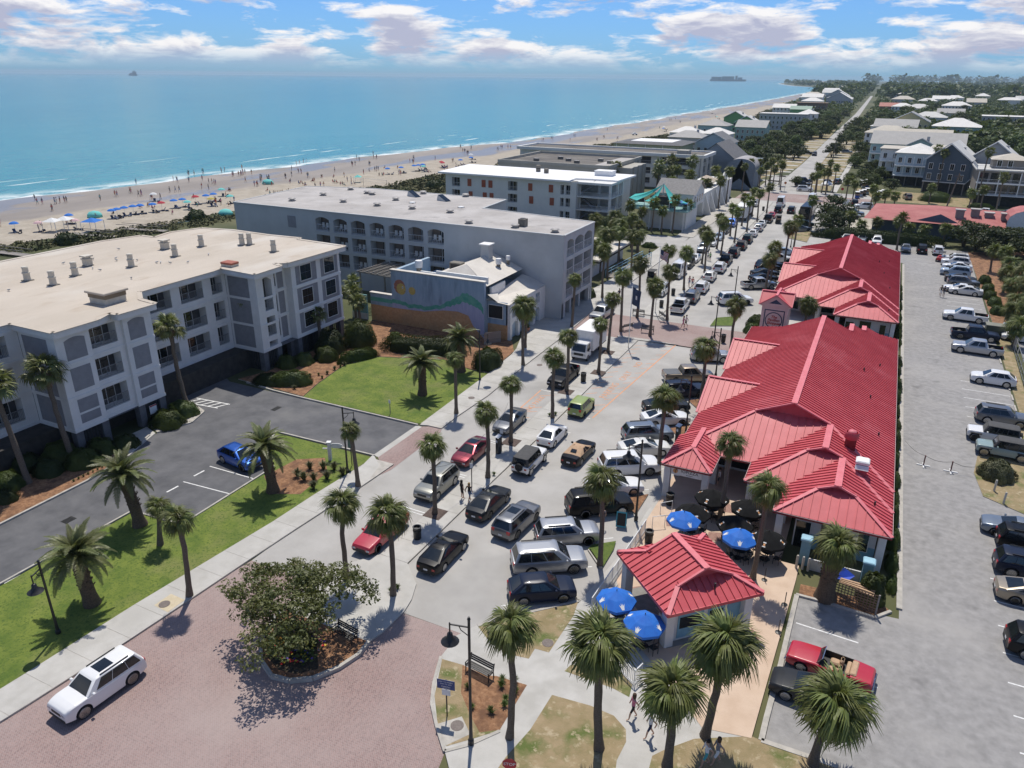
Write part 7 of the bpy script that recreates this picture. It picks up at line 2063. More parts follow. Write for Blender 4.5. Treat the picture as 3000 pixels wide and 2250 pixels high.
rm_.poly([(-44.2,83.4,7.0),(-44.2,94.4,7.0),(-48.9,94.4,8.8),(-48.9,86.4,8.8)])
rm_.poly([(-48.9,86.4,8.8),(-48.9,94.4,8.8),(-54.5,94.4,6.6),(-54.5,84.5,6.6)])
rm_.poly([(-44.2,83.2,7.0),(-48.9,86.4,8.8),(-54.5,84.4,6.6),(-54.5,83.2,6.5)])
obj('roof',rm_.mesh('roof',m_wroof),B3)
rm_=MB().poly([(-44.3,83.2,5.25),(-40.9,83.2,4.95),(-40.9,96.0,4.95),(-44.3,94.4,6.2)])
rm_.poly([(-44.0,83.15,6.0),(-42.4,83.3,5.0),(-44.2,86.5,5.6)])
obj('roof',rm_.mesh('roof_low',m_wroof),B3)
obj('parapet',MB().box(-52.5,-44.6,84.3,84.6,6.8,7.9).box(-55,-52.5,84.3,84.6,6.6,7.6).box(-57,-55,84.3,84.6,6.4,7.4).box(-44.4,-44.1,84.5,88.5,5.2,6.6).mesh('parapet',m_white),B3)
ch=obj('duct_box',MB().bbox(-49.5,-48.2,91.5,92.8,8.3,10.4,.05).mesh('duct_box',m_gh),B3)
obj('duct_cap',MB().box(-49.7,-48.0,91.3,93.0,10.4,10.55).mesh('duct_cap',m_white),ch)
for x,y,z,s_,nm in ((-46.3,90.8,7.8,1.0,'white capped flue on the mural building roof'),(-56.3,86,6.9,1.3,'white mushroom flue at the left of the mural building roof'),(-46.0,93.2,8.1,.8,'small grey flue on the mural building ridge')):
 v=thing('roof_flue',nm,'flue',(x,y,z-.6))
 obj('pipe',MB().lathe([(.28*s_,0),(.28*s_,1.1*s_)],12).mesh('pipe',m_vdk,True,40),v)
 obj('cowl',MB().lathe([(.4*s_,1.0*s_),(.42*s_,1.6*s_),(.36*s_,1.75*s_),(0,1.8*s_)],14).mesh('cowl',m_white,True,40),v)
ac=thing('condenser','dark rooftop cooling unit on the mural building','air conditioner',(-51.5,88.3,7.4))
obj('casing',MB().bbox(-.9,.9,-.6,.6,0,1.0,.04).mesh('casing',m_vdk),ac)
obj('grille',MB().box(-.7,.7,-.62,-.6,.2,.8).mesh('grille',m_mat_metal),ac)
# street front of the mural building
m=lattice(MB(),0,11.5,0,4.9,[(.6,2.4),(3.0,4.8),(5.6,7.2),(8.0,9.4)],[(0,2.3),(2.9,4.4)],.6)
for a,b in [(.6,2.4),(3.0,4.8),(5.6,7.2),(8.0,9.4)]:
 arch_fill(m,a,b,2.3,.4,.6)
w_=obj('street_wall',m.mesh('street_wall',m_white),B3,(-40.9,83.6,0),R(90))
for a,b in [(.6,2.4),(3.0,4.8),(5.6,7.2),(8.0,9.4)]:
 obj('railing',railing_mesh(b-a,.95,.14,m_railw),w_,(a,.05,2.9))
 obj('pane',MB().box(a,b,.5,.55,0,4.4).mesh('pane',m_glass),w_)
 # timber pergola and the blue bar wall left of the mural
pg=thing('pergola','weathered timber pergola between the hotel and the mural wall','pergola',(-63.5,90,0))
m_tim=M('grey_timber',(.22,.2,.175),.9,(.33,.3,.27),sc=2,stretch=(1,6,6))
for i in range(13):
 obj('rafter',cached('raft',lambda:MB().box(-4.2,4.2,-.06,.06,5.35,5.55).mesh('rafter',m_tim)),pg,(0,-3.4+i*.55,0),R(-6))
for i in range(7):
 obj('purlin',cached('purl',lambda:MB().box(-.05,.05,-3.6,3.6,5.58,5.7).mesh('purlin',m_tim)),pg,(-3.6+i*1.2,0,0),R(-6))
for x,y in ((-3.8,-3),(3.6,-3),(-3.8,3),(3.6,3)):
 obj('post',cached('pp',lambda:MB().box(-.1,.1,-.1,.1,0,5.36).mesh('post',m_tim)),pg,(x,y,0))
bw=thing('bar_wall','small turquoise wall with a name board beside the mural','wall',(-64.3,82.6,0))
obj('wall',MB().box(-1.3,1.3,-.1,.1,0,3.6).mesh('wall',M('turquoise_paint',(.16,.33,.33),.8,(.2,.4,.4),sc=2)),bw)
obj('board',MB().box(.1,1.1,-.14,-.1,2.4,3.0).mesh('board',m_sgn),bw)
obj('base',MB().box(-1.35,1.35,-.16,-.1,0,.9).mesh('base',m_stucco),bw)
# plank fence at the sidewalk
fn=thing('plank_fence','short weathered plank fence beside the mural building','fence',(-43.2,80.6,0),R(50))
for i in range(16):
 obj('plank',cached('plk',lambda:MB().box(0,.135,-.015,.015,0,1.6).mesh('plank',m_tim)),fn,(i*.15,0,(i*7%3)*.02))
obj('rail',MB().box(0,2.4,.015,.06,.4,.5).box(0,2.4,.015,.06,1.2,1.3).mesh('rail',m_tim),fn)
# --- white hotel with red shutters
m_wh=M('white_wall',(.66,.655,.62),.85,(.73,.725,.69),sc=.4,det=6,bump=.1,bsc=8)
m_wr=M('bright_white_roof',(.78,.78,.77),.8,var=.04,sc=.3)
m_shut=M('red_shutter',(.30,.075,.04),.8,(.38,.11,.06),sc=2)
H4=thing('shutter_hotel','white flat-roofed hotel with red-brown shutters','hotel')
m=MB()
m.box(-100,-68.2,168.1,184,0,9.5)
m.box(-68.2,-57,176,184,0,9.5)
obj('core',m.mesh('core',m_wh),H4)
m=lattice(MB(),0,35.4,0,9.6,[(1.8,4.2),(17.6,20.1),(31.4,33.9)],[(.8,2.6),(3.7,5.7),(6.5,8.7)],1.5)
w_=obj('wall',m.mesh('wall',m_wh),H4,(-100,166.6,0))
for a,b in ((1.8,4.2),(17.6,20.1),(31.4,33.9)):
 for c in (.8,3.7,6.5):
  bl=obj('balcony',cached('h4b',lambda:MB().box(0,2.5,0,.05,0,2.2).mesh('balcony_back',m_room_shade)),w_,(a,1.45,c))
  obj('railing',railing_mesh(b-a,.95,.3,m_railw),bl,(0,-1.35,0))
  obj('sliding_door',cur,bl,(.5,-.02,0))
sh=cached('shut',lambda:MB().bbox(-.55,.55,-.12,0,0,1.75,.04).mesh('shutter',m_shut))
for u in (6.9,10.9,12.8,23.6,29.0):
 for z in (6.8,3.8):
  obj('shutter',sh,w_,(u+(.3 if z<5 else 0),-.0,z))
m=MB()
for z in (0,3.1,6.1,9.1):
 m.box(-68,-56.2,167.0,176,z,z+.25 if z else .05)
 if z>8:
  m.box(-68,-56.2,167,176,9.35,9.6)
for x,y in ((-67.6,167.2),(-64.6,169),(-61.0,172.6),(-56.5,172.6),(-56.5,167.4),(-56.5,176)):
 m.box(x-.25,x+.25,y-.25,y+.25,0,9.4)
st_=obj('gallery',m.mesh('gallery',m_wh),H4)
for z in (3.35,6.35):
 obj('railing',railing_mesh(11.4,1.0,.3,m_railw),st_,(-67.9,167.1,z))
 obj('railing',railing_mesh(8.6,1.0,.3,m_railw),st_,(-56.3,167.1,z),R(90))
for i,(z0,z1,a,b) in enumerate([(0.2,3.2,-65.5,-61),(3.2,6.2,-61,-65.5),(6.2,8.9,-65.5,-61)]):
 obj('stair',MB().bar((a,170.5,z0),(b,170.5,z1),1.2,.3).bar((a,169.9,z0+1),(b,169.9,z1+1),.06,.1).mesh('stair',m_gry),st_)
rp=[(-101.5,164.9),(-66.2,164.6),(-66.6,169.8),(-62.0,171.2),(-58,171.0),(-55.8,166.0),(-55.2,177),(-57,185),(-103.5,185)]
rp=[(-101.5,165.4),(-66.0,165.4),(-66.3,170.4),(-62.4,171.2),(-56.0,171.2),(-55.6,184),(-103,184.5)]
rf=obj('roof',MB().prism(rp,9.55,9.95).mesh('roof',m_wr),H4)
for x,y,w,h in ((-79.5,178,.6,1.5),(-76.4,176,.6,1.0)):
 v=thing('roof_tank','dark round tank on the bright white roof'+(', the taller one' if h>1.2 else ', the shorter one'),'tank',(x,y,9.95))
 obj('drum',MB().lathe([(w,0),(w,h),(w*.8,h+.1),(0,h+.12)],14).mesh('drum',m_vdk,True,40),v)
 obj('ring',MB().lathe([(w+.03,h*.5),(w+.03,h*.6)],14).mesh('ring',m_black),v)
sb=thing('stair_head','white box on the right end of the bright white roof','roof box',(-62,179,9.95))
obj('box',MB().bbox(-2.2,2.2,-1.6,1.6,0,1.1,.05).mesh('box',m_wr),sb)
obj('lid',MB().box(-2.3,2.3,-1.7,1.7,1.1,1.2).mesh('lid',m_wr),sb)
ph=thing('teal_pavilion','teal metal roof peeping out beside the white hotel','pavilion',(-101.5,150,0))
m_tealr=M('teal_roof',(.14,.33,.32),.6,(.2,.42,.4),sc=2,stretch=(8,1,1))
obj('roof',MB().poly([(-4,-3,4.2),(0,-3,6),(0,3,6),(-4,3,4.2)]).poly([(0,-3,6),(6,-3,3.4),(6,3,3.4),(0,3,6)]).mesh('roof',m_tealr),ph)
obj('posts',MB().box(-3.8,-3.5,-2.8,-2.5,0,4.2).box(5.3,5.6,-2.8,-2.5,0,3.4).box(-3.8,-3.5,2.5,2.8,0,4.2).box(5.3,5.6,2.5,2.8,0,3.4).mesh('posts',m_wh),ph)
# --- tan block with a weathered dark roof, long white motel, yellow house, blue gables
m_tanw=M('tan_wall',(.36,.34,.29),.88,(.43,.41,.36),sc=.3,det=6,c3=(.28,.265,.23),sc3=.3,lo3=.58,hi3=.75)
m_oldroof=M('weathered_roof',(.075,.068,.06),.95,(.2,.18,.155),sc=.35,det=9,stretch=(.35,1.4,1),c3=(.33,.3,.26),sc3=.12,lo3=.6,hi3=.68)
B5=thing('tan_block','tan flat-roofed block with a dark weathered roof behind the white hotel','building')
obj('wall',MB().box(-98.5,-66,193,222,0,10).box(-66,-62,200,214,0,9.6).mesh('wall',m_tanw),B5)
obj('roof',MB().box(-97.9,-72,193.6,221.4,10,10.06).mesh('roof',m_oldroof),B5)
obj('roof',MB().box(-72,-66.6,193.6,221.4,10,10.064).mesh('roof_pale',m_ghroof),B5)
pm2=MB()
for a,b in (((-98.5,193),(-66,193)),((-66,193),(-66,222)),((-66,222),(-98.5,222)),((-98.5,222),(-98.5,193))):
 pm2.bar((*a,10.3),(*b,10.3),.5,.8)
pa=obj('parapet',pm2.mesh('parapet',m_tanw),B5)
for i in range(7):
 obj('pilaster',cached('pil',lambda:MB().box(-.4,.4,-.12,0,0,9.6).mesh('pilaster',m_tanw)),B5,(-66+.0,193.0,0),0) if i==0 else obj('pilaster',cached('pil2',lambda:MB().box(0,.3,-.5,.5,0,9.8).mesh('pilaster',m_tanw)),B5,(-62 if i in (2,3,4) else-66,194+i*4.2,0))
for i in range(6):
 v=thing('roof_unit','small dark unit on the weathered tan-block roof','roof unit',(-90+i*4.1,200+(i*5%3)*4,10.06),0,'units on the weathered roof')
 obj('casing',MB().bbox(-.7,.7,-.5,.5,0,.7,.05).mesh('casing',m_vdk),v)
 obj('lid',MB().box(-.75,.75,-.55,.55,.7,.78).mesh('lid',m_mush),v)
B6=thing('white_motel','long white motel with deep balconies beyond the palms','hotel')
obj('core',MB().box(-113,-55,240.5,252,0,9.4).mesh('core',m_wh),B6)
cols=[(28.5,33.5),(36,38.2),(40,45.6),(48.5,58.2)]
m=lattice(MB(),0,60.5,0,10,cols,[(1,2.9),(4,6),(7,9.2)],2.2)
w_=obj('wall',m.mesh('wall',m_wh),B6,(-113,237.6,0))
for a,b in cols:
 for c in (1,4,7):
  bl=obj('balcony',cached(('b6',b-a),lambda:MB().box(0,b-a,0,.05,0,2.2).mesh('balcony_back',m_room_shade)),w_,(a,2.15,c))
  obj('railing',railing_mesh(b-a,1.0,.3,m_railw),bl,(0,-2.05,0))
  obj('sliding_door',cur,bl,(.6,-.02,0))
obj('roof',MB().box(-112.4,-51.6,237.0,252,9.95,10.02).mesh('roof',m_oldroof),B6)
pm2=MB()
for a,b in (((-113.4,236.6),(-50.8,236.6)),((-50.8,236.6),(-50.8,252.4)),((-50.8,252.4),(-113.4,252.4)),((-113.4,252.4),(-113.4,236.6))):
 pm2.bar((*a,10.0),(*b,10.0),.8,.9)
obj('parapet',pm2.mesh('parapet',m_wh),B6)
obj('stair_box',MB().box(-60,-56.5,240,244,10,11.3).mesh('stair_box',m_tanw),B6)
for i in range(3):
 obj('pillar',cached('b6p',lambda:MB().box(-.3,.3,-.3,.3,0,10).mesh('pillar',m_wh)),B6,(-51.4,238+i*6.5,0))
for z in (4,7):
 obj('railing',railing_mesh(14,1.0,.3,m_railw),B6,(-51.2,237.5,z),R(90))
B8=thing('surf_arcade','low white shops with rounded parapets and a tan awning roof beside the far sidewalk','shops',(-41.5,203,0))
obj('wall',MB().box(-7,1.2,-11,26,0,5.4).mesh('wall',m_wh),B8)
for i in range(5):
 obj('buttress',cached('but',lambda:MB().add([(0,-.25,0),(2.0,-.25,0),(0,-.25,5.2),(0,.25,0),(2.0,.25,0),(0,.25,5.2)],[(0,1,2),(3,5,4),(1,4,5,2)]).mesh('buttress',m_wh)),B8,(1.2,-9+i*6,0))
pp=[(1.0,-4+8*k/16,5.2+3.0*math.sin(PI*k/16)**.6) for k in range(17)]
obj('parapet',MB().poly(pp).poly([(x+.4,y,z) for x,y,z in pp[::-1]]).add(pp+[(x+.4,y,z) for x,y,z in pp],[(k,k+1,k+18,k+17) for k in range(16)]).mesh('parapet',m_wh),B8,(0,14,0))
obj('awning',MB().poly([(-3,4,7.6),(.6,4,6.6),(.6,10,6.6),(-3,10,7.6)]).mesh('awning',M('awning_tan',(.4,.33,.25),.8)),B8)
obj('terrace',MB().box(-9,-1,-11,12,5.4,5.7).mesh('terrace',m_ghroof),B8)
B9=thing('barrel_store','blue-grey store with a ribbed barrel roof and tall gable','store',(-45,262,0))
m_bluegr=M('blue_grey_siding',(.17,.21,.25),.85,(.22,.26,.3),sc=.5,stretch=(1,1,12))
m_dkr=M('dark_shingle',(.10,.10,.105),.9,(.15,.15,.155),sc=1.2)
obj('wall',MB().box(-16,6,-7,14,0,7).mesh('wall',m_bluegr),B9)
obj('gable',MB().poly([(-14,-7.1,6.9),(2,-7.1,6.9),(-6,-7.1,12.6)]).mesh('gable',m_bluegr),B9)
obj('roof',MB().poly([(2.6,-7.6,6.5),(2.6,14,6.5),(-6,14,12.8),(-6,-7.6,12.8)]).poly([(-6,-7.6,12.8),(-6,14,12.8),(-14.6,14,6.5),(-14.6,-7.6,6.5)]).mesh('roof',m_dkr),B9)
n=14
bv=[(1.5+4.6*math.cos(PI*k/n)*.95+2.4,y,6.6+2.6*math.sin(PI*k/n)) for y in (-16,-4) for k in range(n+1)]
obj('barrel_roof',MB().add(bv,[(k,k+1,n+2+k,n+1+k) for k in range(n)]).mesh('barrel_roof',M('ribbed_metal',(.30,.27,.24),.5,(.42,.39,.36),sc=2,stretch=(1,9,1)),True),B9)
obj('barrel_front',MB().poly(bv[:n+1]+[(8.1,-16,0),(-.4,-16,0)][::1]).box(-.4,8.1,-15.9,-4,0,6.6).mesh('barrel_front',m_bluegr),B9)
B7=thing('yellow_house','pale yellow block with a white flat roof near the beach','building')
m_yel=M('pale_yellow',(.46,.46,.29),.85,(.53,.53,.35),sc=.5)
obj('wall',MB().box(-101,-74,300,322,0,7.8).mesh('wall',m_yel),B7)
obj('roof',MB().box(-95,-78,303,318,7.86,8.6).mesh('roof',m_wr),B7)
sl_=MB()
for (x0,y0,x1,y1),(a0,b0,a1,b1) in [((-102,299,-73,299),(-95,303,-78,303)),((-73,299,-73,323),(-78,303,-78,318)),((-102,323,-102,299),(-95,318,-95,303))]:
 sl_.poly([(x0,y0,7.7),(x1,y1,7.7),(a1,b1,8.6),(a0,b0,8.6)])
obj('roof_skirt',sl_.mesh('roof_skirt',m_dkr),B7)
for u in (-97.5,-93,-85,-78):
 window_part(B7,u,u+1.5,4.4,6.4,299.98,2,1,m_white,.15)
for u in (-100,-95,-88,-81):
 obj('pilaster',MB().box(u,u+.35,299.9,300,0,7.7).mesh('pilaster',m_white),B7)
 # --- restaurant with teal shade sails
T1=thing('deck_restaurant','white two-storey restaurant with a rooftop deck under teal shade sails','restaurant',(-45.2,171,0))
m_sail=M('teal_sail',(.02,.42,.40),.75,(.04,.48,.45),sc=2,trans=.15)
m_tealrl=M('teal_rail',(.24,.42,.40),.7,(.3,.48,.46),sc=3)
obj('wall',MB().box(-5,6,-.5,10,0,4.3).box(-3,6,5,16,4.3,7.4).mesh('wall',m_wh),T1)
obj('deck',MB().box(-7.5,6.6,-2.6,6,4.3,4.55).mesh('deck',m_tealrl),T1)
for a,b,rz,L_ in ((-7.4,-2.5,0,13.9),(6.5,-2.5,90,8.3),(-7.4,-2.5,90,8)):
 obj('railing',railing_mesh(L_,1.05,.16,m_tealrl),T1,(a,b,4.55),R(rz))
ap_=(-1.0,4.2,9.4)
for a,b in (((-7.2,-2.0,6.6),(-5.2,-2.4,6.2)),((-3.4,-2.5,6.2),(-1.0,-2.5,6.1)),((2.4,-2.5,6.2),(6.4,-1.6,6.3)),((-7.4,3.2,6.8),(-7.2,-2.0,6.6))):
 n=6
 vs=[]
 for k in range(n+1):
  s_=k/n
  p0,p1=Vector(ap_).lerp(Vector(a),s_),Vector(ap_).lerp(Vector(b),s_)
  sag=-1.0*math.sin(PI*s_)
  mid_=(p0+p1)/2
  vs+=[tuple(p0.lerp(mid_,.25*math.sin(PI*s_))+Vector((0,0,sag*.5))),tuple(mid_+Vector((0,0,sag))),tuple(p1.lerp(mid_,.25*math.sin(PI*s_))+Vector((0,0,sag*.5)))]
 obj('shade_sail',MB().add(vs,[f for k in range(n) for f in ((3*k,3*k+1,3*k+4,3*k+3),(3*k+1,3*k+2,3*k+5,3*k+4))]).mesh('shade_sail',m_sail,True),T1)
for x,y in ((-7.2,-2.2),(-3.4,-2.5),(-1.0,-2.5),(2.4,-2.5),(6.4,-1.8)):
 obj('mast',MB().tube([(x,y,4.5),(x,y,6.6)],.07,6).mesh('mast',m_white),T1)
obj('mast',MB().tube([(-1,4.2,4.5),(-1,4.2,9.6)],.12,6).mesh('mast',m_white),T1)
obj('bar',MB().box(-3,2.4,.6,3,4.55,7.0).mesh('bar',m_dark),T1)
obj('roof',MB().poly([(-3.4,4.6,7.3),(6.6,4.6,7.3),(6.6,10.5,10.0),(-3.4,10.5,10.0)]).poly([(-3.4,10.5,10),(6.6,10.5,10),(6.6,16.4,7.3),(-3.4,16.4,7.3)]).mesh('roof',M('grey_shingle',(.2,.19,.18),.9,(.27,.26,.245),sc=2)),T1)
obj('gable',MB().poly([(6.02,5,7.3),(6.02,16,7.3),(6.02,10.5,9.9)]).mesh('gable',m_wh),T1)
for y in (6,8.5,11,13.5):
 wf=obj('window',MB().box(6.0,6.05,y,y+1.2,5,6.7).mesh('window_frame',m_white),T1)
 obj('pane',MB().box(6.05,6.07,y+.1,y+1.1,5.1,6.6).mesh('pane',m_glass),wf)
for x in (-4.6,-2,.6,3.2,5.8):
 obj('post',MB().box(x-.12,x+.12,-2.4,-2.16,0,4.3).mesh('post',m_wh),T1)
ub=obj('deck_parasol',MB().lathe([(1.5,6.0),(.9,6.35),(.05,6.6)],8).lathe([(.03,4.55),(.03,6.5)],6).mesh('deck_parasol',M('parasol_blue',(.02,.13,.5),.7,(.03,.17,.56),sc=2)),T1,(4.6,-.6,0))
# ramp with pale-blue rails and the shack beside it
rmp=thing('ramp','pale-blue railed ramp before the palms by the grey hotel','ramp',(-38.6,128,0),R(78))
m_brail=M('blue_rail',(.25,.45,.58),.6,(.3,.5,.62),sc=3)
obj('deck',MB().add([(-7,-.9,.2),(6,-.9,1.4),(6,.9,1.4),(-7,.9,.2)],[(0,1,2,3)]).mesh('deck',m_tim),rmp)
for y in (-.9,.9):
 rl=MB()
 for z in (.55,1.05):
  rl.bar((-7,y,.2+z),(6,y,1.4+z),.07)
 for k in range(8):
  x=-7+k*13/7
  rl.bar((x,y,0),(x,y,.2+1.2*(x+7)/13+1.08),.08)
 obj('rail',rl.mesh('rail',m_brail),rmp)
sk=thing('beach_shack','low dark-roofed shack in the palm grove by the ramp','shack',(-46.0,128,0))
obj('wall',MB().box(-3,3,-8,9,0,3).mesh('wall',m_stucco),sk)
obj('roof',MB().bbox(-3.6,4.4,-8.6,9.6,3.0,3.35,.06).mesh('roof',m_wroof),sk)
obj('canopy',MB().box(3,4.3,-8,9,2.6,2.7).mesh('canopy',m_dark),sk)
# --- houses on the right and along the far road
HW={k:M('siding_'+k,c,.85,tuple(min(1,x*1.12) for x in c),sc=.6,stretch=(1,1,9),det=4) for k,c in dict(white=(.7,.69,.66),cream=(.55,.51,.38),blue=(.42,.5,.53),dkblue=(.085,.115,.15),grey=(.42,.42,.42),taupe=(.235,.21,.18),teal=(.33,.46,.45),yellow=(.5,.44,.24),green=(.16,.34,.14),brown=(.19,.12,.07),mint=(.3,.42,.38)).items()}
HR={k:M('roofing_'+k,c,.7,tuple(min(1,x*1.15) for x in c),sc=.5,det=6) for k,c in dict(white=(.62,.60,.56),grey=(.30,.29,.275),dkgrey=(.14,.14,.14),silver=(.50,.49,.46),tan=(.44,.40,.33),red=(.36,.12,.09),green=(.24,.34,.26),brown=(.22,.14,.08)).items()}
m_win=cached('hwin',lambda:MB().box(-.62,.62,-.07,0,-.95,.95,0).box(-.5,-.03,-.1,-.07,-.82,.82,1).box(.03,.5,-.1,-.07,-.82,.82,1).mesh('window',[m_white,m_glass]))
def house(x,y,w,d,h,rz,wall,roof,label,kind='hip',stilts=0.,group=None,wins=True,rise=.42,porch=0,gx=True):
 """house with walls, roof, windows; the front faces local -y"""
 t=thing('beach_house',label,'house',(x,y,0),R(rz),group)
 HOUSE_SPOTS.append((x,y,w+3,d+3))
 if stilts:
  obj('undercroft',MB().box(-w/2+.4,w/2-.4,-d/2+.8,d/2-.4,0,stilts).mesh('undercroft',m_dark),t)
  for k in range(4):
   obj('pile',cached(('pile',stilts),lambda:MB().box(-.15,.15,-.15,.15,0,stilts).mesh('pile',m_tim)),t,(-w/2+.3+k*(w-.6)/3,-d/2+.3,0))
 wm=MB().box(-w/2,w/2,-d/2,d/2,stilts,h)
 wm.box(-w/2-.06,w/2+.06,-d/2-.06,d/2+.06,stilts-.02,stilts+.25,1)
 wo=obj('wall',wm.mesh('wall',[HW[wall],m_white]),t)
 o=.6
 X,Y=w/2+o,d/2+o
 r_=MB()
 if kind=='hip':
  rr_=min(X,Y)
  zt=h+rr_*rise
  a,b=((-X+rr_,X-rr_),0) if X >= Y else (0,(-Y+rr_,Y-rr_))
  if X >= Y:
   p,q_=(-X+rr_,0,zt),(X-rr_,0,zt)
   r_.poly([(-X,-Y,h),(X,-Y,h),q_,p]).poly([(X,Y,h),(-X,Y,h),p,q_]).poly([(X,-Y,h),(X,Y,h),q_]).poly([(-X,Y,h),(-X,-Y,h),p])
  else:
   p,q_=(0,-Y+rr_,zt),(0,Y-rr_,zt)
   r_.poly([(X,-Y,h),(X,Y,h),q_,p]).poly([(-X,Y,h),(-X,-Y,h),p,q_]).poly([(-X,-Y,h),(X,-Y,h),p]).poly([(X,Y,h),(-X,Y,h),q_])
  r_.poly([(-X,-Y,h-.02),(-X,Y,h-.02),(X,Y,h-.02),(X,-Y,h-.02)])
 elif kind=='gable':
  zt=h+X*rise*1.25
  r_.poly([(-X,-Y,h),(0,-Y,zt),(0,Y,zt),(-X,Y,h)][::-1]).poly([(X,-Y,h),(X,Y,h),(0,Y,zt),(0,-Y,zt)])
  [obj('gable',MB().poly([(-w/2,s_*d/2,h),(w/2,s_*d/2,h),(0,s_*d/2,zt-.35)]).mesh('gable',HW[wall]),t) for s_ in (-1,1)]
  obj('verge_board',MB().bar((-X,-Y,h),(0,-Y,zt),.1,.3).bar((X,-Y,h),(0,-Y,zt),.1,.3).mesh('verge_board',m_white),t)
 elif kind=='side':
  zt=h+Y*rise*1.1
  r_.poly([(-X,-Y,h),(X,-Y,h),(X,0,zt),(-X,0,zt)]).poly([(X,Y,h),(-X,Y,h),(-X,0,zt),(X,0,zt)])
  [obj('gable',MB().poly([(s_*w/2,-d/2,h),(s_*w/2,d/2,h),(s_*w/2,0,zt-.3)]).mesh('gable',HW[wall]),t) for s_ in (1,-1)]
 else:
  r_.box(-X,X,-Y,Y,h,h+.35)
 ro=obj('roof',r_.mesh('roof',HR[roof]),t)
 if kind != 'flat' and gx and (int(x*3+y)%2):
  obj('chimney',MB().box(-.5,.5,-.4,.4,h,h+3.2).mesh('chimney',HW['grey']),ro,(w*.22,d*.12,0))
 if wins:
  z=stilts+1.7
  while z<h-.8:
   n=max(1,int(w/2.6))
   for k in range(n):
    obj('window',m_win,t,(-w/2+(k+.5)*w/n,-d/2,z))
   n=max(1,int(d/4))
   for k in range(n):
    obj('window',m_win,t,(-w/2,-d/2+(k+.5)*d/n,z),-PI/2)
   z+=3.0
 for lv in range(porch):
  z=stilts+lv*3.1
  pm_=MB().box(-w*.5,w*.5,-d/2-2.4,-d/2,z-.12,z+.12)
  for k in range(5):
   xx=-w/2+.15+k*(w-.3)/4
   pm_.box(xx-.11,xx+.11,-d/2-2.35,-d/2-2.13,z,z+3.0)
  po=obj('porch',pm_.mesh('porch',m_white),t)
  obj('railing',railing_mesh(w,1.0,.3,m_railw),po,(-w/2,-d/2-2.3,z+.1))
 return t
 # the taupe house with roof terrace, built up from its storeys
t=house(32.5,254.5,20,15,9.3,0,'taupe','silver','big taupe house with a white railed roof terrace at the right edge','flat',3.1,None,False,porch=2)
obj('terrace_railing',railing_mesh(20.8,1.1,.25,m_railw),t,(-10.4,-8.2,9.6))
obj('terrace_railing',railing_mesh(16,1.1,.25,m_railw),t,(-10.4,8,9.6),R(-90))
obj('penthouse',MB().box(-6.5,2,-3,4,9.6,12).mesh('penthouse',HW['taupe']),t)
obj('penthouse_roof',MB().poly([(-7.2,-3.7,12),(2.7,-3.7,12),(-2,.5,13.6)]).poly([(2.7,-3.7,12),(2.7,4.7,12),(-2,.5,13.6)]).poly([(-7.2,4.7,12),(-7.2,-3.7,12),(-2,.5,13.6)]).mesh('penthouse_roof',HR['tan']),t)
obj('canopy_roof',MB().box(2.4,10.6,-4,6,12.5,12.75).box(2.6,2.85,-3.8,-3.5,9.6,12.5).box(10,10.3,-3.8,-3.5,9.6,12.5).mesh('canopy_roof',HR['white']),t)
for u in (-5,-2.4):
 obj('window',m_win,t,(u,-3,10.9))
for z,us in ((7.6,(2.6,6.2,9)),(4.6,(2.4,6.0,9))):
 for u in us:
  s_=obj('shutter_awning',MB().add([(-.75,-.05,.6),(.75,-.05,.6),(.75,-.6,-.7),(-.75,-.6,-.7)],[(0,1,2,3)]).mesh('shutter_awning',M('aqua_shutter',(.25,.5,.5),.7)),t,(u,-7.55,z))
for z in (3.3,6.4):
 for k in range(4):
  obj('porch_door',MB().box(-9.4+k*2.6,-7.4+k*2.6,-7.55,-7.5,z,z+2.4).mesh('porch_door',m_glass),t)
house(17.3,276,11.5,19,9.8,-9,'dkblue','silver','dark blue-grey house with a steep front gable and white window trim','gable',3.3,rise=.62)
house(29.5,283,11,12,10.4,-9,'grey','silver','pale steep-roofed wing behind the dark blue-grey house','gable',3.3,wins=False,rise=.6)
house(8.0,290,11,15,10.2,-6,'blue','white','pale blue house with white stacked porches left of the dark gable','hip',3.2,porch=2)
house(17,300,9,12,11.0,-6,'cream','tan','cream house with a low roof behind the pale blue one','flat',3.2)
house(1.8,306,9,14,9.8,-4,'white','tan','white house with a balcony tower beside the street palms','flat',3.0,porch=2)
house(8.5,336,31,17,9.6,-3,'teal','grey','very broad teal-gabled house under a long grey roof','side',3.0,porch=2)
house(9.5,326.5,9,5,9.6,-3,'teal','grey','projecting teal gable at the middle of the broad grey roof','gable',3.0,wins=False)
house(-2.5,420,20,14,8.5,-3,'white','tan','long low white house beyond the broad grey roof','hip',2.5)
house(12,405,22,12,8.2,-3,'blue','tan','blue-gabled house just beyond the broad grey roof','side',2.5)
house(29,480,22,18,9.5,-5,'mint','white','tall pale house with a broad white hipped roof','hip',2.5)
house(7,520,20,20,9.5,-3,'yellow','grey','yellow gabled house with a grey roof farther up the street','gable',2.5,rise=.4)
house(70,640,34,20,9,-5,'grey','white','rambling blue-grey house with roof decks at the far right','flat',2.5)
house(88,640,12,18,9.6,-5,'white','red','red-roofed wing of the far right house','side',2.5)
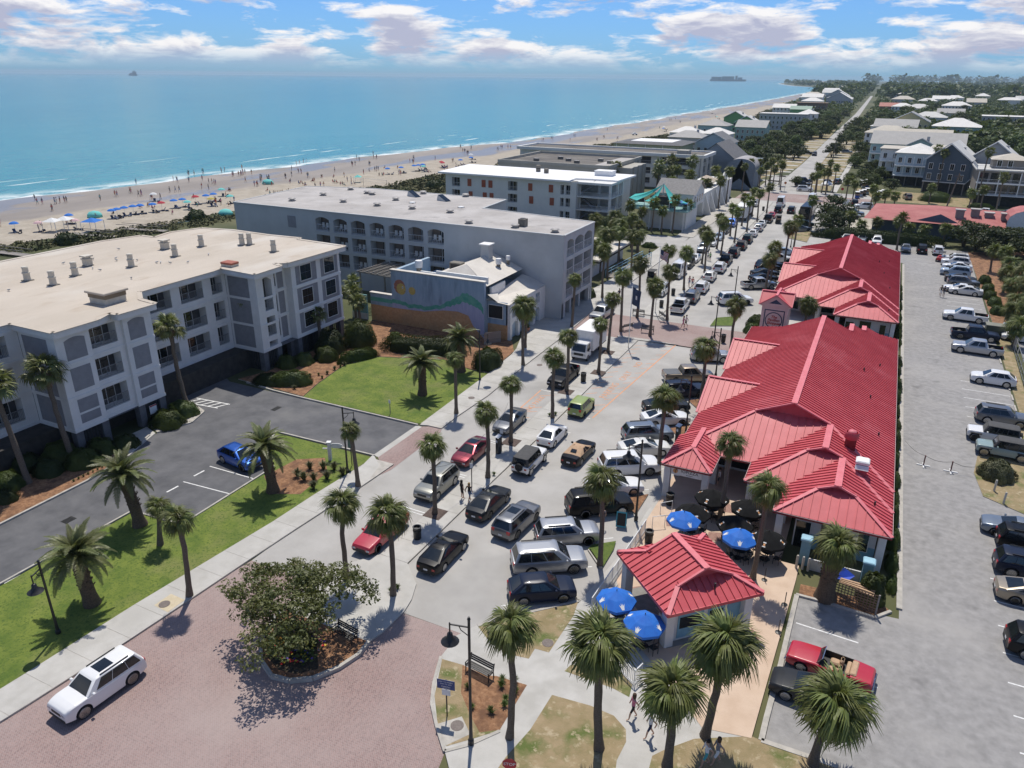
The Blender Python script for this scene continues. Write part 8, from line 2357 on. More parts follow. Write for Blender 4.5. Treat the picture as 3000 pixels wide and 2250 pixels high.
spots=[(-5,500,'white','white'),(0,478,'blue','grey'),(2,800,'white','white'),(16,830,'grey','silver'),(-8,830,'brown','red'),(2,1090,'grey','tan'),(30,1120,'white','white'),(50,1180,'white','white'),(64,1230,'white','white'),(-6,1600,'white','white'),(57,1700,'white','white'),(110,1400,'cream','white'),(118,1560,'white','silver'),(77,1050,'grey','tan'),(120,1150,'white','white'),(27,2300,'white','white'),(100,2100,'white','white'),(180,2300,'white','white'),(94,1900,'white','silver'),(190,1800,'cream','red'),(260,2700,'white','white'),(20,640,'white','silver'),(36,700,'cream','grey'),(48,860,'white','white'),(130,900,'white','tan'),(150,1250,'white','silver')]
for i,(x,y,w_,r_) in enumerate(spots):
 s_=1+y/5200
 house(x,y,(14+i*5%9)*s_,(11+i*3%6)*s_,7.4+i%3,-5+i%7,w_,r_,'pale-roofed house among the trees far off on the right',('hip','side','hip')[i%3],0,'far houses on the right',i<3 or y<900)
left=[(-69,560,30,14,10,'grey','white','broad grey-white house with a row of small windows beyond the motel','flat'),(-57,590,12,14,9.5,'white','white','white hip-roofed wing beside the broad grey-white house','hip'),(-72,455,16,14,7,'mint','grey','green-grey beach cottage with grey gables','side'),(-92,450,16,14,7.5,'teal','grey','teal cottage with a grey roof on the beach side','hip'),(-93,520,14,12,8.5,'green','silver','bright green gabled beach cottage','gable'),(-80,485,12,11,8,'green','silver','second bright green cottage nearer the street','gable'),(-95,398,15,12,6.5,'white','white','low white hipped cottage near the beach','hip'),(-80,398,14,12,6.5,'white','white','low white cottage on the street side','hip'),(-85,360,16,12,7,'grey','grey','grey-roofed cottage behind the yellow block','hip'),(-66,330,14,14,7.5,'blue','dkgrey','blue cottage under the dark gable','gable'),(-74,790,26,16,11,'brown','brown','unfinished brown timber-framed house','flat'),(-88,710,18,12,9,'white','white','white roof before the brown timber frame','side'),(-73,694,16,10,8.5,'green','green','low house with a pale green roof','side')]
for x,y,w_,d_,h_,wl2,r_,lb,kd in left:
 house(x,y,w_,d_,h_,-2,wl2,r_,lb,kd,0,None,True)
for i,(x,y) in enumerate([(-86,916),(-79,1178),(-100,1344),(-116,1229),(-64,989),(-95,1010),(-70,1090),(-114,1750),(-112,1500),(-105,1100),(-150,2000),(-180,2300),(-140,2400),(-330,3800),(-420,4300),(-500,4600),(-250,3600)]):
 s_=1+y/4800
 house(x,y,(18+i*5%8)*s_,(13+i%5)*s_,9.5+i%3,-2,('white','grey','white')[i%3],('white','white','silver','tan')[i%4],'white-roofed beach house in the far row along the shore',('hip','gable','side')[i%3],0,'far houses along the shore',y<1400)
 # old red-roofed restaurant behind the hedge
rr=thing('old_restaurant','sprawling restaurant with faded red roofs behind the hedge and cedars','restaurant',(0,0,0))
m_fred=M('faded_red_roof',(.36,.105,.10),.8,(.44,.16,.145),sc=.4,det=7)
obj('wall',MB().box(-1,27,188,206,0,3.6).mesh('wall',HW['dkblue']),rr)
ro=obj('roof',MB().poly([(-3,186,3.5),(7,186,3.5),(12,196,6),(-1,197,5.4)]).poly([(7,186,3.5),(17,186,3.5),(12,196,6)]).poly([(16.9,186,3.45),(29,187,3.45),(27,196,5.6),(12,196.02,5.95)]).poly([(-1,197,5.4),(27,196,5.6),(28,207,3.5),(-2,207,3.5)]).mesh('roof',m_fred),rr)
obj('gable',MB().poly([(6.5,187,3.4),(16.5,187,3.4),(12,187.2,5.4)]).mesh('gable',HW['dkblue']),rr)
for x,y,h_ in ((15.8,190.5,6.9),(18.8,192.2,7.0),(21.5,192.5,6.4),(24.5,191.5,6.6)):
 c_=obj('chimney',MB().box(x-.8,x+.8,y-.7,y+.7,4,h_-.8).mesh('chimney',m_tim),ro)
 obj('chimney_cap',MB().box(x-1,x+1,y-.9,y+.9,h_-.8,h_-.6).mesh('chimney_cap',m_ghroof),c_)
n=8
bv=[(24.5+4.2*math.cos(PI*k/n)*-1+4,y,5.2+2.4*math.sin(PI*k/n)) for y in (186,194) for k in range(n+1)]
obj('barrel_roof',MB().add(bv,[(k,k+1,n+2+k,n+1+k) for k in range(n)]).mesh('barrel_roof',m_fred),ro)
obj('barrel_wall',MB().poly([(24.3,186.05,0),(32.7,186.05,0)]+[(x,y+.05,z) for x,y,z in bv[:n+1]][::-1]).mesh('barrel_wall',m_white),rr)
# woods ---
g=random.Random(21)
cnt=0
fields=[((-40,-62),(268,420),44,.95),((-12.5,2),(262,420),26,.8),((-33,-58),(420,760),46,1.2),((-20,4),(420,760),34,1.1),((34,120),(300,700),86,1.5),((2,60),(560,900),34,1.5)]
LW=['dark rounded tree in the wood left of the far road','tree on the right verge of the far road','tree in the thick wood left of the far road, farther up','tree right of the far road, farther up','tree of the broad wood at far right','tree between the far right houses']
for (xr_,yr_,n,s_),lb in zip(fields,LW):
 k=0
 tries=0
 while k<n and tries<n*12:
  tries+=1
  x,y=g.uniform(*sorted(xr_)),g.uniform(*yr_)
  x+=-.018*(y-320) if y>320 and xr_[1]<10 else 0
  if clear(x,y,2.5*s_):
   oak(x,y,s_*g.uniform(.75,1.25),lb,lb.replace('tree','trees',1),None,g.uniform(.85,1.1))
   k+=1
for i,(x,y,s_) in enumerate([(-23.6,372,1.0),(-22.6,384,.9),(-24.5,440,.9),(-25.6,480,.9),(-27,540,.9),(-28,600,.9),(-21.5,300,.6),(-37,350,1.0),(-36.5,362,1.0)]):
 oak(x,y,s_,'dark tree on the grass verge right at the edge of the long road','verge trees of the long road',1)
 # the wood farther off reads as one mass of crowns
g2=np.random.default_rng(5)
V,F=[],[]
o=0
base=np.empty(len(OAK[1].vertices)*3,dtype=np.float32)
OAK[1].vertices.foreach_get('co',base)
base=base.reshape(-1,4,3)
def wood(n,xf,yf,lo,hi,nq):
 global o
 i=0
 while i<n:
  y=yf(g2.uniform())
  x=xf(g2.uniform(),y)
  rx=-24.6-.018*(y-320)
  if abs(x-rx)<9+y*.004 or x<float(lerp_line(DUNE,y))+14 or not clear(x,y,1):
   i+=.02
   continue
  i+=1
  s_=g2.uniform(lo,hi)
  q_=base[g2.integers(0,len(base),nq)]
  c=q_.mean(1,keepdims=True)
  a=g2.uniform(0,6.28)
  q_=c+(q_-c)*(2.6 if nq>60 else 4.6)
  rot=np.array([[math.cos(a),-math.sin(a),0],[math.sin(a),math.cos(a),0],[0,0,1]])
  q_=(q_.reshape(-1,3) @ rot.T)*np.array([s_,s_,s_*.85])+np.array([x,y,-.8])
  V.append(q_)
  F.append(np.arange(nq*4).reshape(-1,4)+o)
  o+=nq*4
wood(1500,lambda u,y:4+u**1.3*(60+y*.40),lambda u:430+1400*u**1.5,1.3,2.2,110)
wood(600,lambda u,y:float(lerp_line(DUNE,y))+18+u*110,lambda u:700+1500*u**1.4,1.2,2.0,90)
wood(1900,lambda u,y:float(lerp_line(DUNE,y))+20+u**1.2*(900+y*.42),lambda u:1500+4500*u**1.7,2.2,5.0,46)
wood(500,lambda u,y:-300+u*6500,lambda u:5500+5200*u,7,13,40)
o_=obj('distant_wood',npmesh('distant_wood',np.concatenate(V),np.concatenate(F),m_leafA))
o_['kind']='stuff'
# dune scrub
V,F,o=[],[],0
for y0,y1,wd,n in ((55,135,9,260),(180,236,20,360),(236,480,8,260),(480,900,10,200)):
 for i in range(n):
  y=g2.uniform(y0,y1)
  x=float(lerp_line(DUNE,y))+g2.uniform(-1,wd)
  s_=g2.uniform(.6,1.5)*(1.4 if y>180 else 1)
  u=g2.normal(size=(46,3))
  u /= np.linalg.norm(u,axis=1,keepdims=True)
  u[:,2]=np.abs(u[:,2])
  v,f=leaf_cloud(u*np.array([1.3,1.3,.55])*s_+np.array([x,y,0]),u,.24*s_,seed=i)
  V.append(v)
  F.append(f+o)
  o+=len(v)
o_=obj('dune_scrub',npmesh('dune_scrub',np.concatenate(V),np.concatenate(F),m_scrub))
o_['kind']='stuff'
for x,y,s_,lb in ((-124,200,1.0,'round dark bush at the left end of the dune scrub'),(-112,206,.9,'round green bush in the dune scrub before the teal roof'),(-147.5,96,.8,'dark bush in the dune strip behind the hotel'),(-146,128,.8,'dark bush at the corner of the grey hotel dune')):
 shrub(x,y,3*s_,3*s_,2.6*s_,lb,m_leafB,n=900,size=.3)
for i,(x,y,rz) in enumerate([(-149,103,10),(-148,84,5),(-145,112,12)]):
 bk_=thing('boardwalk',['timber beach boardwalk behind the middle of the hotel','timber boardwalk at the left of the dune strip','timber boardwalk nearest the grey hotel'][i],'boardwalk',(x,y,.4),R(rz))
 for k in range(12):
  obj('plank',cached('bwp',lambda:MB().box(0,.9,-.9,.9,0,.06).mesh('plank',m_tim)),bk_,(-6+k*1.0,0,0))
 obj('rail',MB().box(-6,6,-.95,-.87,.95,1.05).box(-6,6,.87,.95,.95,1.05).mesh('rail',m_tim),bk_)
 # --- ships on the horizon
sh_=thing('cargo_ship','grey cargo ship low on the horizon at left','ship',(-6800,5450,-2),R(150))
m_ship=M('ship_grey',(.17,.18,.2),.8,(.24,.25,.27),sc=.02)
obj('hull',MB().prism([(-150,-18),(120,-18),(160,0),(120,18),(-150,18)],0,16).mesh('hull',m_ship),sh_)
obj('bridge',MB().box(-128,-104,-16,16,16,40).box(-122,-112,-6,6,40,48).mesh('bridge',m_ship),sh_)
obj('cranes',MB().box(-60,-20,-12,12,16,24).box(10,60,-12,12,16,27).box(80,110,-12,12,16,22).mesh('cranes',m_ship),sh_)
sh_=thing('container_ship','hazy container ship on the horizon right of centre','ship',(-1450,7400,-2),R(8))
obj('hull',MB().prism([(-150,-20),(130,-20),(165,0),(130,20),(-150,20)],0,18).mesh('hull',m_ship),sh_)
obj('bridge',MB().box(70,88,-18,18,18,48).mesh('bridge',m_ship),sh_)
obj('containers',MB().box(-140,-50,-18,18,18,38).box(-46,60,-18,18,18,42).box(92,130,-18,18,18,34).mesh('containers',m_ship),sh_)
# --- people
def body_mesh(key,joints,edges,rad):
 """one continuous skinned figure (Skin + Subdivision), joints in metres"""
 me=bpy.data.meshes.new('skeleton')
 me.from_pydata(joints,edges,[])
 o=bpy.data.objects.new('skeleton',me)
 COL.objects.link(o)
 md=o.modifiers.new('skin','SKIN')
 me.skin_vertices.new() if not me.skin_vertices else None
 for i,r_ in enumerate(rad):
  me.skin_vertices[0].data[i].radius=r_
 me.skin_vertices[0].data[0].use_root=True
 s_=o.modifiers.new('sub','SUBSURF')
 s_.levels=s_.render_levels=1
 dg=bpy.context.evaluated_depsgraph_get()
 out=bpy.data.meshes.new_from_object(o.evaluated_get(dg))
 bpy.data.objects.remove(o)
 out.name=key
 return out
SKIN=[M('skin_light',(.48,.29,.2),.6,(.54,.34,.24),sc=6),M('skin_tan',(.33,.18,.11),.6,(.38,.21,.13),sc=6)]
def cloth(k):
 c=dict(black=(.014,.014,.016),white=(.68,.68,.68),blue=(.05,.14,.35),teal=(.07,.34,.36),pink=(.55,.18,.26),red=(.45,.05,.05),navy=(.02,.03,.07),green=(.16,.42,.12),grey=(.2,.2,.21),denim=(.1,.15,.25),plaid=(.32,.2,.26),yellow=(.55,.42,.1),orange=(.5,.2,.05))[k]
 return M('cloth_'+k,c,.9,tuple(min(1,x*1.15) for x in c),sc=7)
HAIRM={k:M('hair_'+k,c,.8) for k,c in dict(dark=(.02,.014,.01),brown=(.07,.04,.022),blond=(.3,.2,.09)).items()}
def figure(pose):
 """body split into skin, top and bottom by height; returns mesh"""
 st={'stand':(.10,.10,.0,.0,0),'walk':(.32,-.28,.05,-.22,.12),'sit':None}[pose]
 if pose=='sit':
  J=[(0,0,.30),(0,0,.52),(0,0,.74),(0,0,.86),(.02,0,1.0),(0,.17,.76),(.12,.2,.52),(.3,.16,.42),(0,-.17,.76),(.12,-.2,.52),(.3,-.16,.42),(.05,.1,.28),(.45,.12,.42),(.6,.12,.06),(.7,.12,.04),(.05,-.1,.28),(.45,-.12,.42),(.6,-.12,.06),(.7,-.12,.04)]
 else:
  f,b,af,ab,lean=st
  J=[(0,0,.92),(0,0,1.14),(.0,0,1.38),(0,0,1.5),(.02,0,1.64),(0,.19,1.41),(ab-.02,.24,1.12),(ab+.1,.25,.86),(0,-.19,1.41),(af+.0,-.24,1.12),(af+.1,-.25,.86),(0,.09,.88),(f*.55,.1,.49),(f*.9-.05,.1,.09),(f*.9+.1,.11,.04),(0,-.09,.88),(b*.4+.03,-.1,.49),(b,-.1,.1),(b+.14,-.11,.05)]
 E_=[(0,1),(1,2),(2,3),(3,4),(2,5),(5,6),(6,7),(2,8),(8,9),(9,10),(0,11),(11,12),(12,13),(13,14),(0,15),(15,16),(16,17),(17,18)]
 rd=[(.13,.11),(.12,.1),(.13,.1),(.05,.05),(.09,.105),(.06,.06),(.042,.042),(.032,.032),(.06,.06),(.042,.042),(.032,.032),(.09,.09),(.06,.06),(.038,.038),(.04,.03),(.09,.09),(.06,.06),(.038,.038),(.04,.03)]
 me=body_mesh('person_body',J,E_,rd)
 me.materials.clear()
 for k in range(3):
  me.materials.append(SKIN[0])
 base=.30 if pose=='sit' else .92
 for p in me.polygons:
  c=p.center
  z=c.z-base
  if pose=='sit':
   p.material_index=1 if (.1<z<.5 and abs(c.y)<.2 and c.x<.14) else 2 if z <= .12 and c.x<.3 else 0
  else:
   p.material_index=1 if (.07<z<.52 and abs(c.y)<.225) else 2 if (-.38<z <= .07 and abs(c.y)<.215) else 0
 return me
POSE={k:figure(k) for k in ('stand','walk','sit')}
HM=MB().lathe([(.0,-.02),(.09,-.015),(.118,.05),(.105,.11),(.06,.15),(0,.16)],10)
HAIR=HM.mesh('hair',HAIRM['dark'],True)
HAIRL=MB().lathe([(.07,-.22),(.1,-.15),(.112,0),(.115,.06),(.1,.12),(.05,.155),(0,.16)],10).mesh('hair',HAIRM['dark'],True)
FACE=MB().box(.085,.112,-.012,.012,-.02,.015).box(.07,.095,-.05,-.025,.01,.028).box(.07,.095,.025,.05,.01,.028).box(.075,.1,-.025,.025,-.055,-.045).mesh('face',M('face_detail',(.2,.1,.07),.7))
def person(x,y,deg,pose,top,bot,label,hair='dark',skin=0,group=None,sc=1.0,z=.12,long=False,detail=True):
 t=tag(obj('person',POSE[pose],None,(x,y,z),R(deg),sc=sc),label,'person',group)
 for k,mt in enumerate((SKIN[skin],cloth(top),cloth(bot))):
  paint(t,mt,k)
 h=obj('hair',HAIRL if long else HAIR,t,(-.015,0,1.63 if pose != 'sit' else .99))
 paint(h,HAIRM[hair])
 if detail:
  obj('face',FACE,t,(0,0,1.64 if pose != 'sit' else 1.0))
 return t
person(*(-26.8,45.96),60,'stand','black','black','woman in a black dress with hand to her head on the median','dark',0,long=True)
person(*(-26.04,45.85),80,'walk','black','denim','woman in a black top and denim shorts on the median','blond',0,long=True)
person(*(-15.07,47.28),120,'stand','grey','denim','person in pale shorts beside the big black SUV','brown',0,long=True)
person(*(-21.77,99.22),200,'walk','pink','pink','woman in pink crossing the brick plaza','blond',0,long=True)
person(*(-21.53,99.81),200,'walk','white','black','dark-haired walker in white just behind the woman in pink','dark',0)
person(*(-27.85,142.31),90,'stand','white','grey','person in a white shirt with the green-shirted one on the far median','brown')
person(*(-27.35,141.97),90,'stand','green','black','person in a bright green shirt on the far median','dark')
person(*(-26.41,121.73),-80,'stand','plaid','denim','person standing by the open tailgate, left one','brown',long=True)
person(*(-25.79,121.39),-80,'stand','red','denim','person in red standing by the open tailgate','dark')
person(*(-38.29,138.84),-60,'stand','black','black','dark figure on the sidewalk by the palm grove','dark')
person(*(11.11,134.76),-100,'walk','black','white','person in black top carrying bags across the right-hand lot','dark',1)
person(*(11.54,134.58),-100,'walk','black','grey','companion close beside the bag carrier in the right-hand lot','dark',1)
person(*(-7.26,30.33),215,'walk','pink','black','woman in a pink top walking half hidden under the squat palm','brown',long=True)
person(*(-6.08,29.55),215,'walk','white','navy','walker in white with a yellow bag below the squat palm','dark')
person(*(-3.05,29.09),215,'walk','white','teal','man in a white T-shirt and teal shorts at the bottom edge','dark')
person(*(-2.58,29.48),215,'walk','grey','white','woman with a child seat beside the man in teal shorts','brown',long=True)
person(*(-8.5,52.26),0,'sit','plaid','denim','person in a pink shirt seated under the black umbrella','blond',z=.2)
person(*(-8.3,57.64),180,'stand','white','black','server in a cap standing in the shade of the pizza porch','brown')
person(*(-18.16,201.94),-90,'stand','green','black','person in a high-visibility top beside the dark coach','dark')
bk=thing('bicycle','bicycle ridden along the left lane by the round plaza','bicycle',(*(-34.47,109.33),0),R(-80))
for x in (-.5,.52):
 obj('wheel',cached('bw',lambda:MB().tube([(.33*math.cos(k*PI/9),0,.33+.33*math.sin(k*PI/9)) for k in range(19)],.02,5).mesh('wheel',m_rubber)),bk,(x,0,0))
obj('frame',MB().bar((-.5,0,.33),(-.1,0,.8),.03).bar((-.1,0,.8),(.4,0,.85),.03).bar((.4,0,.85),(.52,0,.33),.03).bar((-.05,0,.35),(-.1,0,.9),.03).bar((-.05,0,.35),(.4,0,.8),.03).bar((.38,-.25,1.0),(.38,.25,1.0),.03).mesh('frame',m_black),bk)
person(*(-34.47,109.33),-80,'sit','navy','black','cyclist in dark blue riding past the round plaza','dark',z=.6)
# --- street furniture
LP=MB().lathe([(.16,0),(.16,.25),(.11,.3),(.09,.9),(.075,2.2),(.07,6.2),(.09,6.25),(.05,6.35),(0,6.36)],10).mesh('pole',m_mat_metal,True,40)
LA=MB().bar((0,0,5.75),(.95,0,5.85),.06).tube([(0,0,5.2),(.4,0,5.55),(.5,0,5.8)],.025,5).tube([(.95,0,5.95),(.95,0,5.3)],.04,6).mesh('arm',m_mat_metal)
LS=MB().lathe([(.06,.55),(.13,.5),(.16,.28),(.3,.12),(.46,0),(.44,0),(.1,.2)],16).mesh('lamp_shade',m_mat_metal,True,50)
LB=MB().lathe([(0,-.05),(.1,0),(.12,.1),(0,.14)],10).mesh('bulb',m_headl,True)
def lamp(x,y,deg,h,label):
 t=thing('street_lamp',label,'street lamp',(x,y,.08),R(deg))
 s_=h/6.3
 obj('pole',LP,t,sc=(1,1,s_))
 d=6.3*s_-6.3
 obj('arm',LA,t,(0,0,d))
 sh_=obj('lamp_shade',LS,t,(.95,0,4.8+d))
 obj('bulb',LB,sh_,(0,0,.06))
lamp(*(-14.32,24.98),200,8.2,'tall black street lamp beside the corner bench')
lamp(*(-38.04,45.43),20,6.2,'black street lamp at the driveway mouth by the hotel')
lamp(*(-41.38,20.83),-60,5.4,'leaning black lamp in front of the nearest date palm')
lamp(*(-13.03,49.47),200,7.0,'black street lamp in the mulch wedge by the black SUV')
lamp(*(-13.19,65.99),205,6.3,'black street lamp between two white sedans and the shops')
lamp(*(-17.05,97.43),200,6.0,'black street lamp by the turf corner of the plaza')
lamp(*(-17.68,114.18),200,6.0,'black street lamp in front of the big white SUV')
lamp(*(-37.81,69.46),20,6.0,'black street lamp at the far end of the left lawn')
lamp(*(-15.24,162.65),200,6.0,'black street lamp among the palms at the far shops')
lamp(*(-13.92,83.38),200,5.8,'black street lamp by the beige pickup')
BN=cached('bench_s',lambda:MB().box(-.85,.85,-.02,.02,.0,.085).mesh('slat',m_mat_metal))
BL=cached('bench_l',lambda:MB().bar((-.0,.28,0),(0,.22,.45),.05).bar((0,-.25,0),(0,-.22,.45),.05).bar((0,.22,.45),(0,.34,.95),.05).bar((0,-.25,.43),(0,.25,.43),.05).bar((0,-.27,.65),(0,.28,.65),.05).bar((0,-.26,.43),(0,-.26,.66),.05).mesh('end_frame',m_mat_metal))
def bench(x,y,deg,label,z=.11):
 t=thing('bench',label,'bench',(x,y,z),R(deg))
 for k in range(4):
  obj('slat',BN,t,(0,-.2+k*.125,.47),rot=(PI/2,0,0))
 for k in range(3):
  obj('slat',BN,t,(0,.24+k*.03,.56+k*.13),rot=(-.22,0,0))
 for x_ in (-.82,.82):
  obj('end_frame',BL,t,(x_,0,0))
bench(*(-16.25,29.49),-8,'black slatted bench facing away beside the tall street lamp')
bench(*(-25.09,28.37),-8,'black bench in the shade of the spreading tree')
bench(*(-16.34,32.45),-8,'black bench half hidden by the corner palm crown')
bench(*(-29.17,102.44),185,'black bench at the back of the round brick plaza')
bench(*(-25.53,102.56),130,'black bench on the right of the brick plaza')
bench(*(-28.59,94.98),240,'black bench on the left of the brick plaza')
bench(*(-25.67,95.14),8,'black bench at the front of the brick plaza')
BIN=MB().lathe([(.26,0),(.3,.1),(.31,.95),(.34,1.0),(.34,1.05),(.24,1.06),(.22,.9),(0,.9)],16).mesh('bin_body',m_mat_metal,True,40)
BINR=MB().lathe([(.335,.72),(.335,.78)],16).mesh('band',m_black)
for pt,lb in (((-26.97,39.5),'black litter bin on the median behind the red pickup'),((-27.08,74.48),'black litter bin on the median by the box truck'),((-27.38,115.16),'black litter bin with red rim on the far median'),((-27.23,107.7),'black litter bin by the plaza bench'),((-11.24,46.86),'grey litter bin by the white rail near the kiosk'),((-27.56,207.03),'litter bin at the far brick crossing'),((-11.25,52.83),'large dark litter bin beside the pizza porch'),((-15.57,95.8),'square dark bin beside the bush before the shops')):
 t=thing('litter_bin',lb,'bin',(*pt,.11))
 obj('bin_body',BIN,t)
 obj('band',BINR,t)
m_meter=M('meter_dark',(.02,.025,.028),.4,(.03,.034,.038),sc=4)
for pt,lb in (((-27.77,54.46),'dark parking pay station on the median by the grey sedan'),((-13.55,64.32),'dark parking pay station near the blue-silver SUV')):
 t=thing('pay_station',lb,'pay station',(*pt,.11),R(-20))
 obj('cabinet',MB().bbox(-.2,.2,-.2,.2,0,1.65,.04).mesh('cabinet',m_meter),t)
 obj('solar_panel',MB().add([(-.25,-.25,1.68),(.25,-.25,1.68),(.25,.25,1.85),(-.25,.25,1.85)],[(0,1,2,3)]).mesh('solar_panel',m_steel),t)
 obj('screen',MB().box(-.1,.1,-.215,-.2,1.15,1.4).mesh('screen',m_plate),t)
def sign(x,y,deg,h,w,hh,col,label,words=(),post=m_mat_metal,z=.1,tc=None,shape=4):
 t=thing('street_sign',label,'sign',(x,y,z),R(deg))
 obj('post',MB().box(-.03,.03,-.02,.04,0,h).mesh('post',post),t)
 if shape==8:
  pb_=MB().prism([(w*math.cos(PI/8+k*PI/4),w*math.sin(PI/8+k*PI/4)) for k in range(8)],0,.02).mesh('sign_plate',col)
  p=obj('sign_plate',pb_,t,(0,-.02,h),rot=(PI/2,0,0))
 else:
  p=obj('sign_plate',MB().box(-w/2,w/2,-.04,-.02,h-hh,h).mesh('sign_plate',col),t)
 for s_,zz,sz in words:
  text(t,s_,(0,-.046 if shape==4 else-.05,zz),sz,tc or m_white,(PI/2,0,0),ext=.003)
 return t
sign(*(-16.38,26.01),12,2.55,1.0,.62,M('sign_blue',(.03,.06,.19),.5),'blue and white parking notice on a black post by the corner bench',(('PAY TO PARK',2.42,.13),('9AM TO 6PM',2.27,.11),('PARKING',2.1,.12),('IN STALLS',1.99,.08)))
_s=[o for o in bpy.data.objects if o.get('label','').startswith('blue and white parking')][0]
obj('lower_plate',MB().box(-.24,.24,-.04,-.02,1.5,1.9).mesh('lower_plate',m_white),_s)
m_stopr=M('stop_red',(.42,.02,.025),.5)
sign(-11.17,23.11,20,2.2,.36,0,m_stopr,'red octagonal STOP sign cut by the bottom edge',(('STOP',2.2,.24),),shape=8)
sign(*(-10.93,242.92),10,2.4,.4,0,m_stopr,'red octagonal sign at the sandy side street',shape=8)
sign(*(-27.61,248.72),10,2.4,.4,0,M('sign_orange',(.5,.16,.05),.6),'orange diamond sign before the far saplings',shape=8)
sign(*(-26.99,47.98),0,2.3,.3,.45,m_white,'small white parking sign behind the two women',z=.11)
sign(*(-27.68,54.92),0,2.3,.3,.45,m_white,'small white parking sign beside the pay station')
sign(*(-41.71,57.25),0,1.5,.22,.35,m_white,'white notice box on a timber post on the left lawn',post=m_tim)
sign(*(-38.42,46.55),0,3.0,.5,1.3,M('pole_banner',(.12,.2,.17),.7),'dark green panel sign beside the driveway lamp')
sign(*(-8.58,223.44),10,2.2,1.6,1.6,m_white,'white board sign at the sandy corner lot')
sg=thing('hotel_sign','white post sign with an oval board by the hotel driveway','sign',(*(-40.8,46.5),.06),R(25))
obj('post',MB().box(-.14,.14,-.14,.14,0,1.75).box(-.2,.2,-.2,.2,1.75,1.85).mesh('post',m_white),sg)
obj('board',MB().prism([(.62+.6*math.cos(k*PI/9),.24*math.sin(k*PI/9)) for k in range(18)],-.03,.03).mesh('board',m_white),sg,(0,0,1.45),rot=(PI/2,0,0))
obj('arm',MB().box(-.6,-.14,-.04,.04,1.1,1.2).mesh('arm',m_white),sg)
ab=thing('sandwich_board','turquoise-framed black chalk board on the pizza walk','sandwich board',(*(-13.8,48.11),.11),R(12))
obj('frame',MB().add([(-.4,-.25,0),(.4,-.25,0),(.4,0,1.25),(-.4,0,1.25),(-.4,.25,0),(.4,.25,0)],[(0,1,2,3),(3,2,5,4)]).mesh('frame',M('turq',(.06,.35,.42),.6)),ab)
obj('chalk_face',MB().add([(-.32,-.235,.12),(.32,-.235,.12),(.32,-.035,1.13),(-.32,-.035,1.13)],[(0,1,2,3)]).mesh('chalk_face',m_sgn),ab)
ys=thing('arrow_sign','yellow lane-shift arrow sign low in the flowerbed','sign',(*(-27.7,25.58),.14),R(8))
obj('post',MB().box(-.03,.03,0,.04,0,.9).mesh('post',m_mat_metal),ys)
m_yel2=M('sign_yellow',(.5,.26,.03),.6)
obj('sign_plate',MB().prism([(-.4,0),(0,-.4),(.4,0),(0,.4)],0,.02).mesh('sign_plate',m_yel2),ys,(0,-.0,1.0),rot=(PI/2,0,R(8)))
for dx in (-.12,.1):
 obj('arrow',MB().poly([(dx-.03,-.024,.8),(dx+.03,-.024,.8),(dx+.07,-.024,1.0),(dx+.12,-.024,1.0),(dx+.04,-.024,1.2),(dx-.06,-.024,1.02),(dx,-.024,1.0)]).mesh('arrow',m_sgn),ys)
 # flags
def flagmesh(w,h,mats,fn,n=14,m=13):
 mb=MB()
 for i in range(n+1):
  for j in range(m+1):
   u,v=i/n,j/m
   mb.v.append((u*w*.62,.10*math.sin(u*9+v*3)*(.3+u),-v*h-u*.45))
 for i in range(n):
  for j in range(m):
   a=i*(m+1)+j
   mb.f.append((a,a+m+1,a+m+2,a+1))
   mb.m.append(fn((i+.5)/n,(j+.5)/m))
 return mb.mesh('flag',mats)
for pt,h,lb,fm in (((-27.31,104.71),9.8,'tall flagpole with the striped stars flag on the plaza',flagmesh(2.1,1.3,[m_stopr,m_white,m_navy],lambda u,v:2 if (u<.42 and v<.54) else int(v*13)%2)),((-26.07,87.99),8.4,'flagpole with a dark blue flag at the front of the plaza',flagmesh(2.0,2.2,[m_navy,m_white],lambda u,v:1 if (.45<u<.6 and .35<v<.6) else 0))):
 t=thing('flagpole',lb,'flagpole',(*pt,.1))
 obj('pole',MB().tube([(0,0,0),(0,0,h)],[.07,.035],8).mesh('pole',m_white,True),t)
 obj('finial',MB().lathe([(0,h),(.08,h+.05),(0,h+.14)],8).mesh('finial',m_steel),t)
 obj('flag',fm,t,(.05,0,h-.35),R(-15))
 # white rails about the patio, garden chain posts
m_rl=cached('prail',lambda:railing_mesh(3.0,1.05,.15,m_railw))
fence_pts=[(-12.36,37.65),(-12.14,42.32),(-11.95,46.84),(-11.9,48.25)]
f_=thing('patio_railing','white railing along the street side of the kiosk patio','railing')
for a,b in zip(fence_pts,fence_pts[1:]):
 d=math.hypot(b[0]-a[0],b[1]-a[1])
 obj('section',railing_mesh(d,1.05,.15,m_railw),f_,(*a,.12),math.atan2(b[1]-a[1],b[0]-a[0]))
f_=thing('patio_railing','white railing with pickets below the corner palm on the front lawn','railing')
fence_pts=[(-9.48,33.7),(-7.93,32.72),(-7.71,33.49)]
for a,b in zip(fence_pts,fence_pts[1:]):
 d=math.hypot(b[0]-a[0],b[1]-a[1])
 obj('section',railing_mesh(d,1.05,.15,m_railw),f_,(*a,.12),math.atan2(b[1]-a[1],b[0]-a[0]))
for pt,rz,lb in (((-11.57,51.21),40,'white handrail by the steps of the pizza porch'),((-11.57,48.95),35,'white handrail nearest the chalk board')):
 t=thing('handrail',lb,'handrail',(*pt,.12),R(rz))
 obj('rail',MB().tube([(0,0,0),(0,0,.95),(1.0,0,1.0),(1.0,0,.05)],.03,6).mesh('rail',m_railw),t)
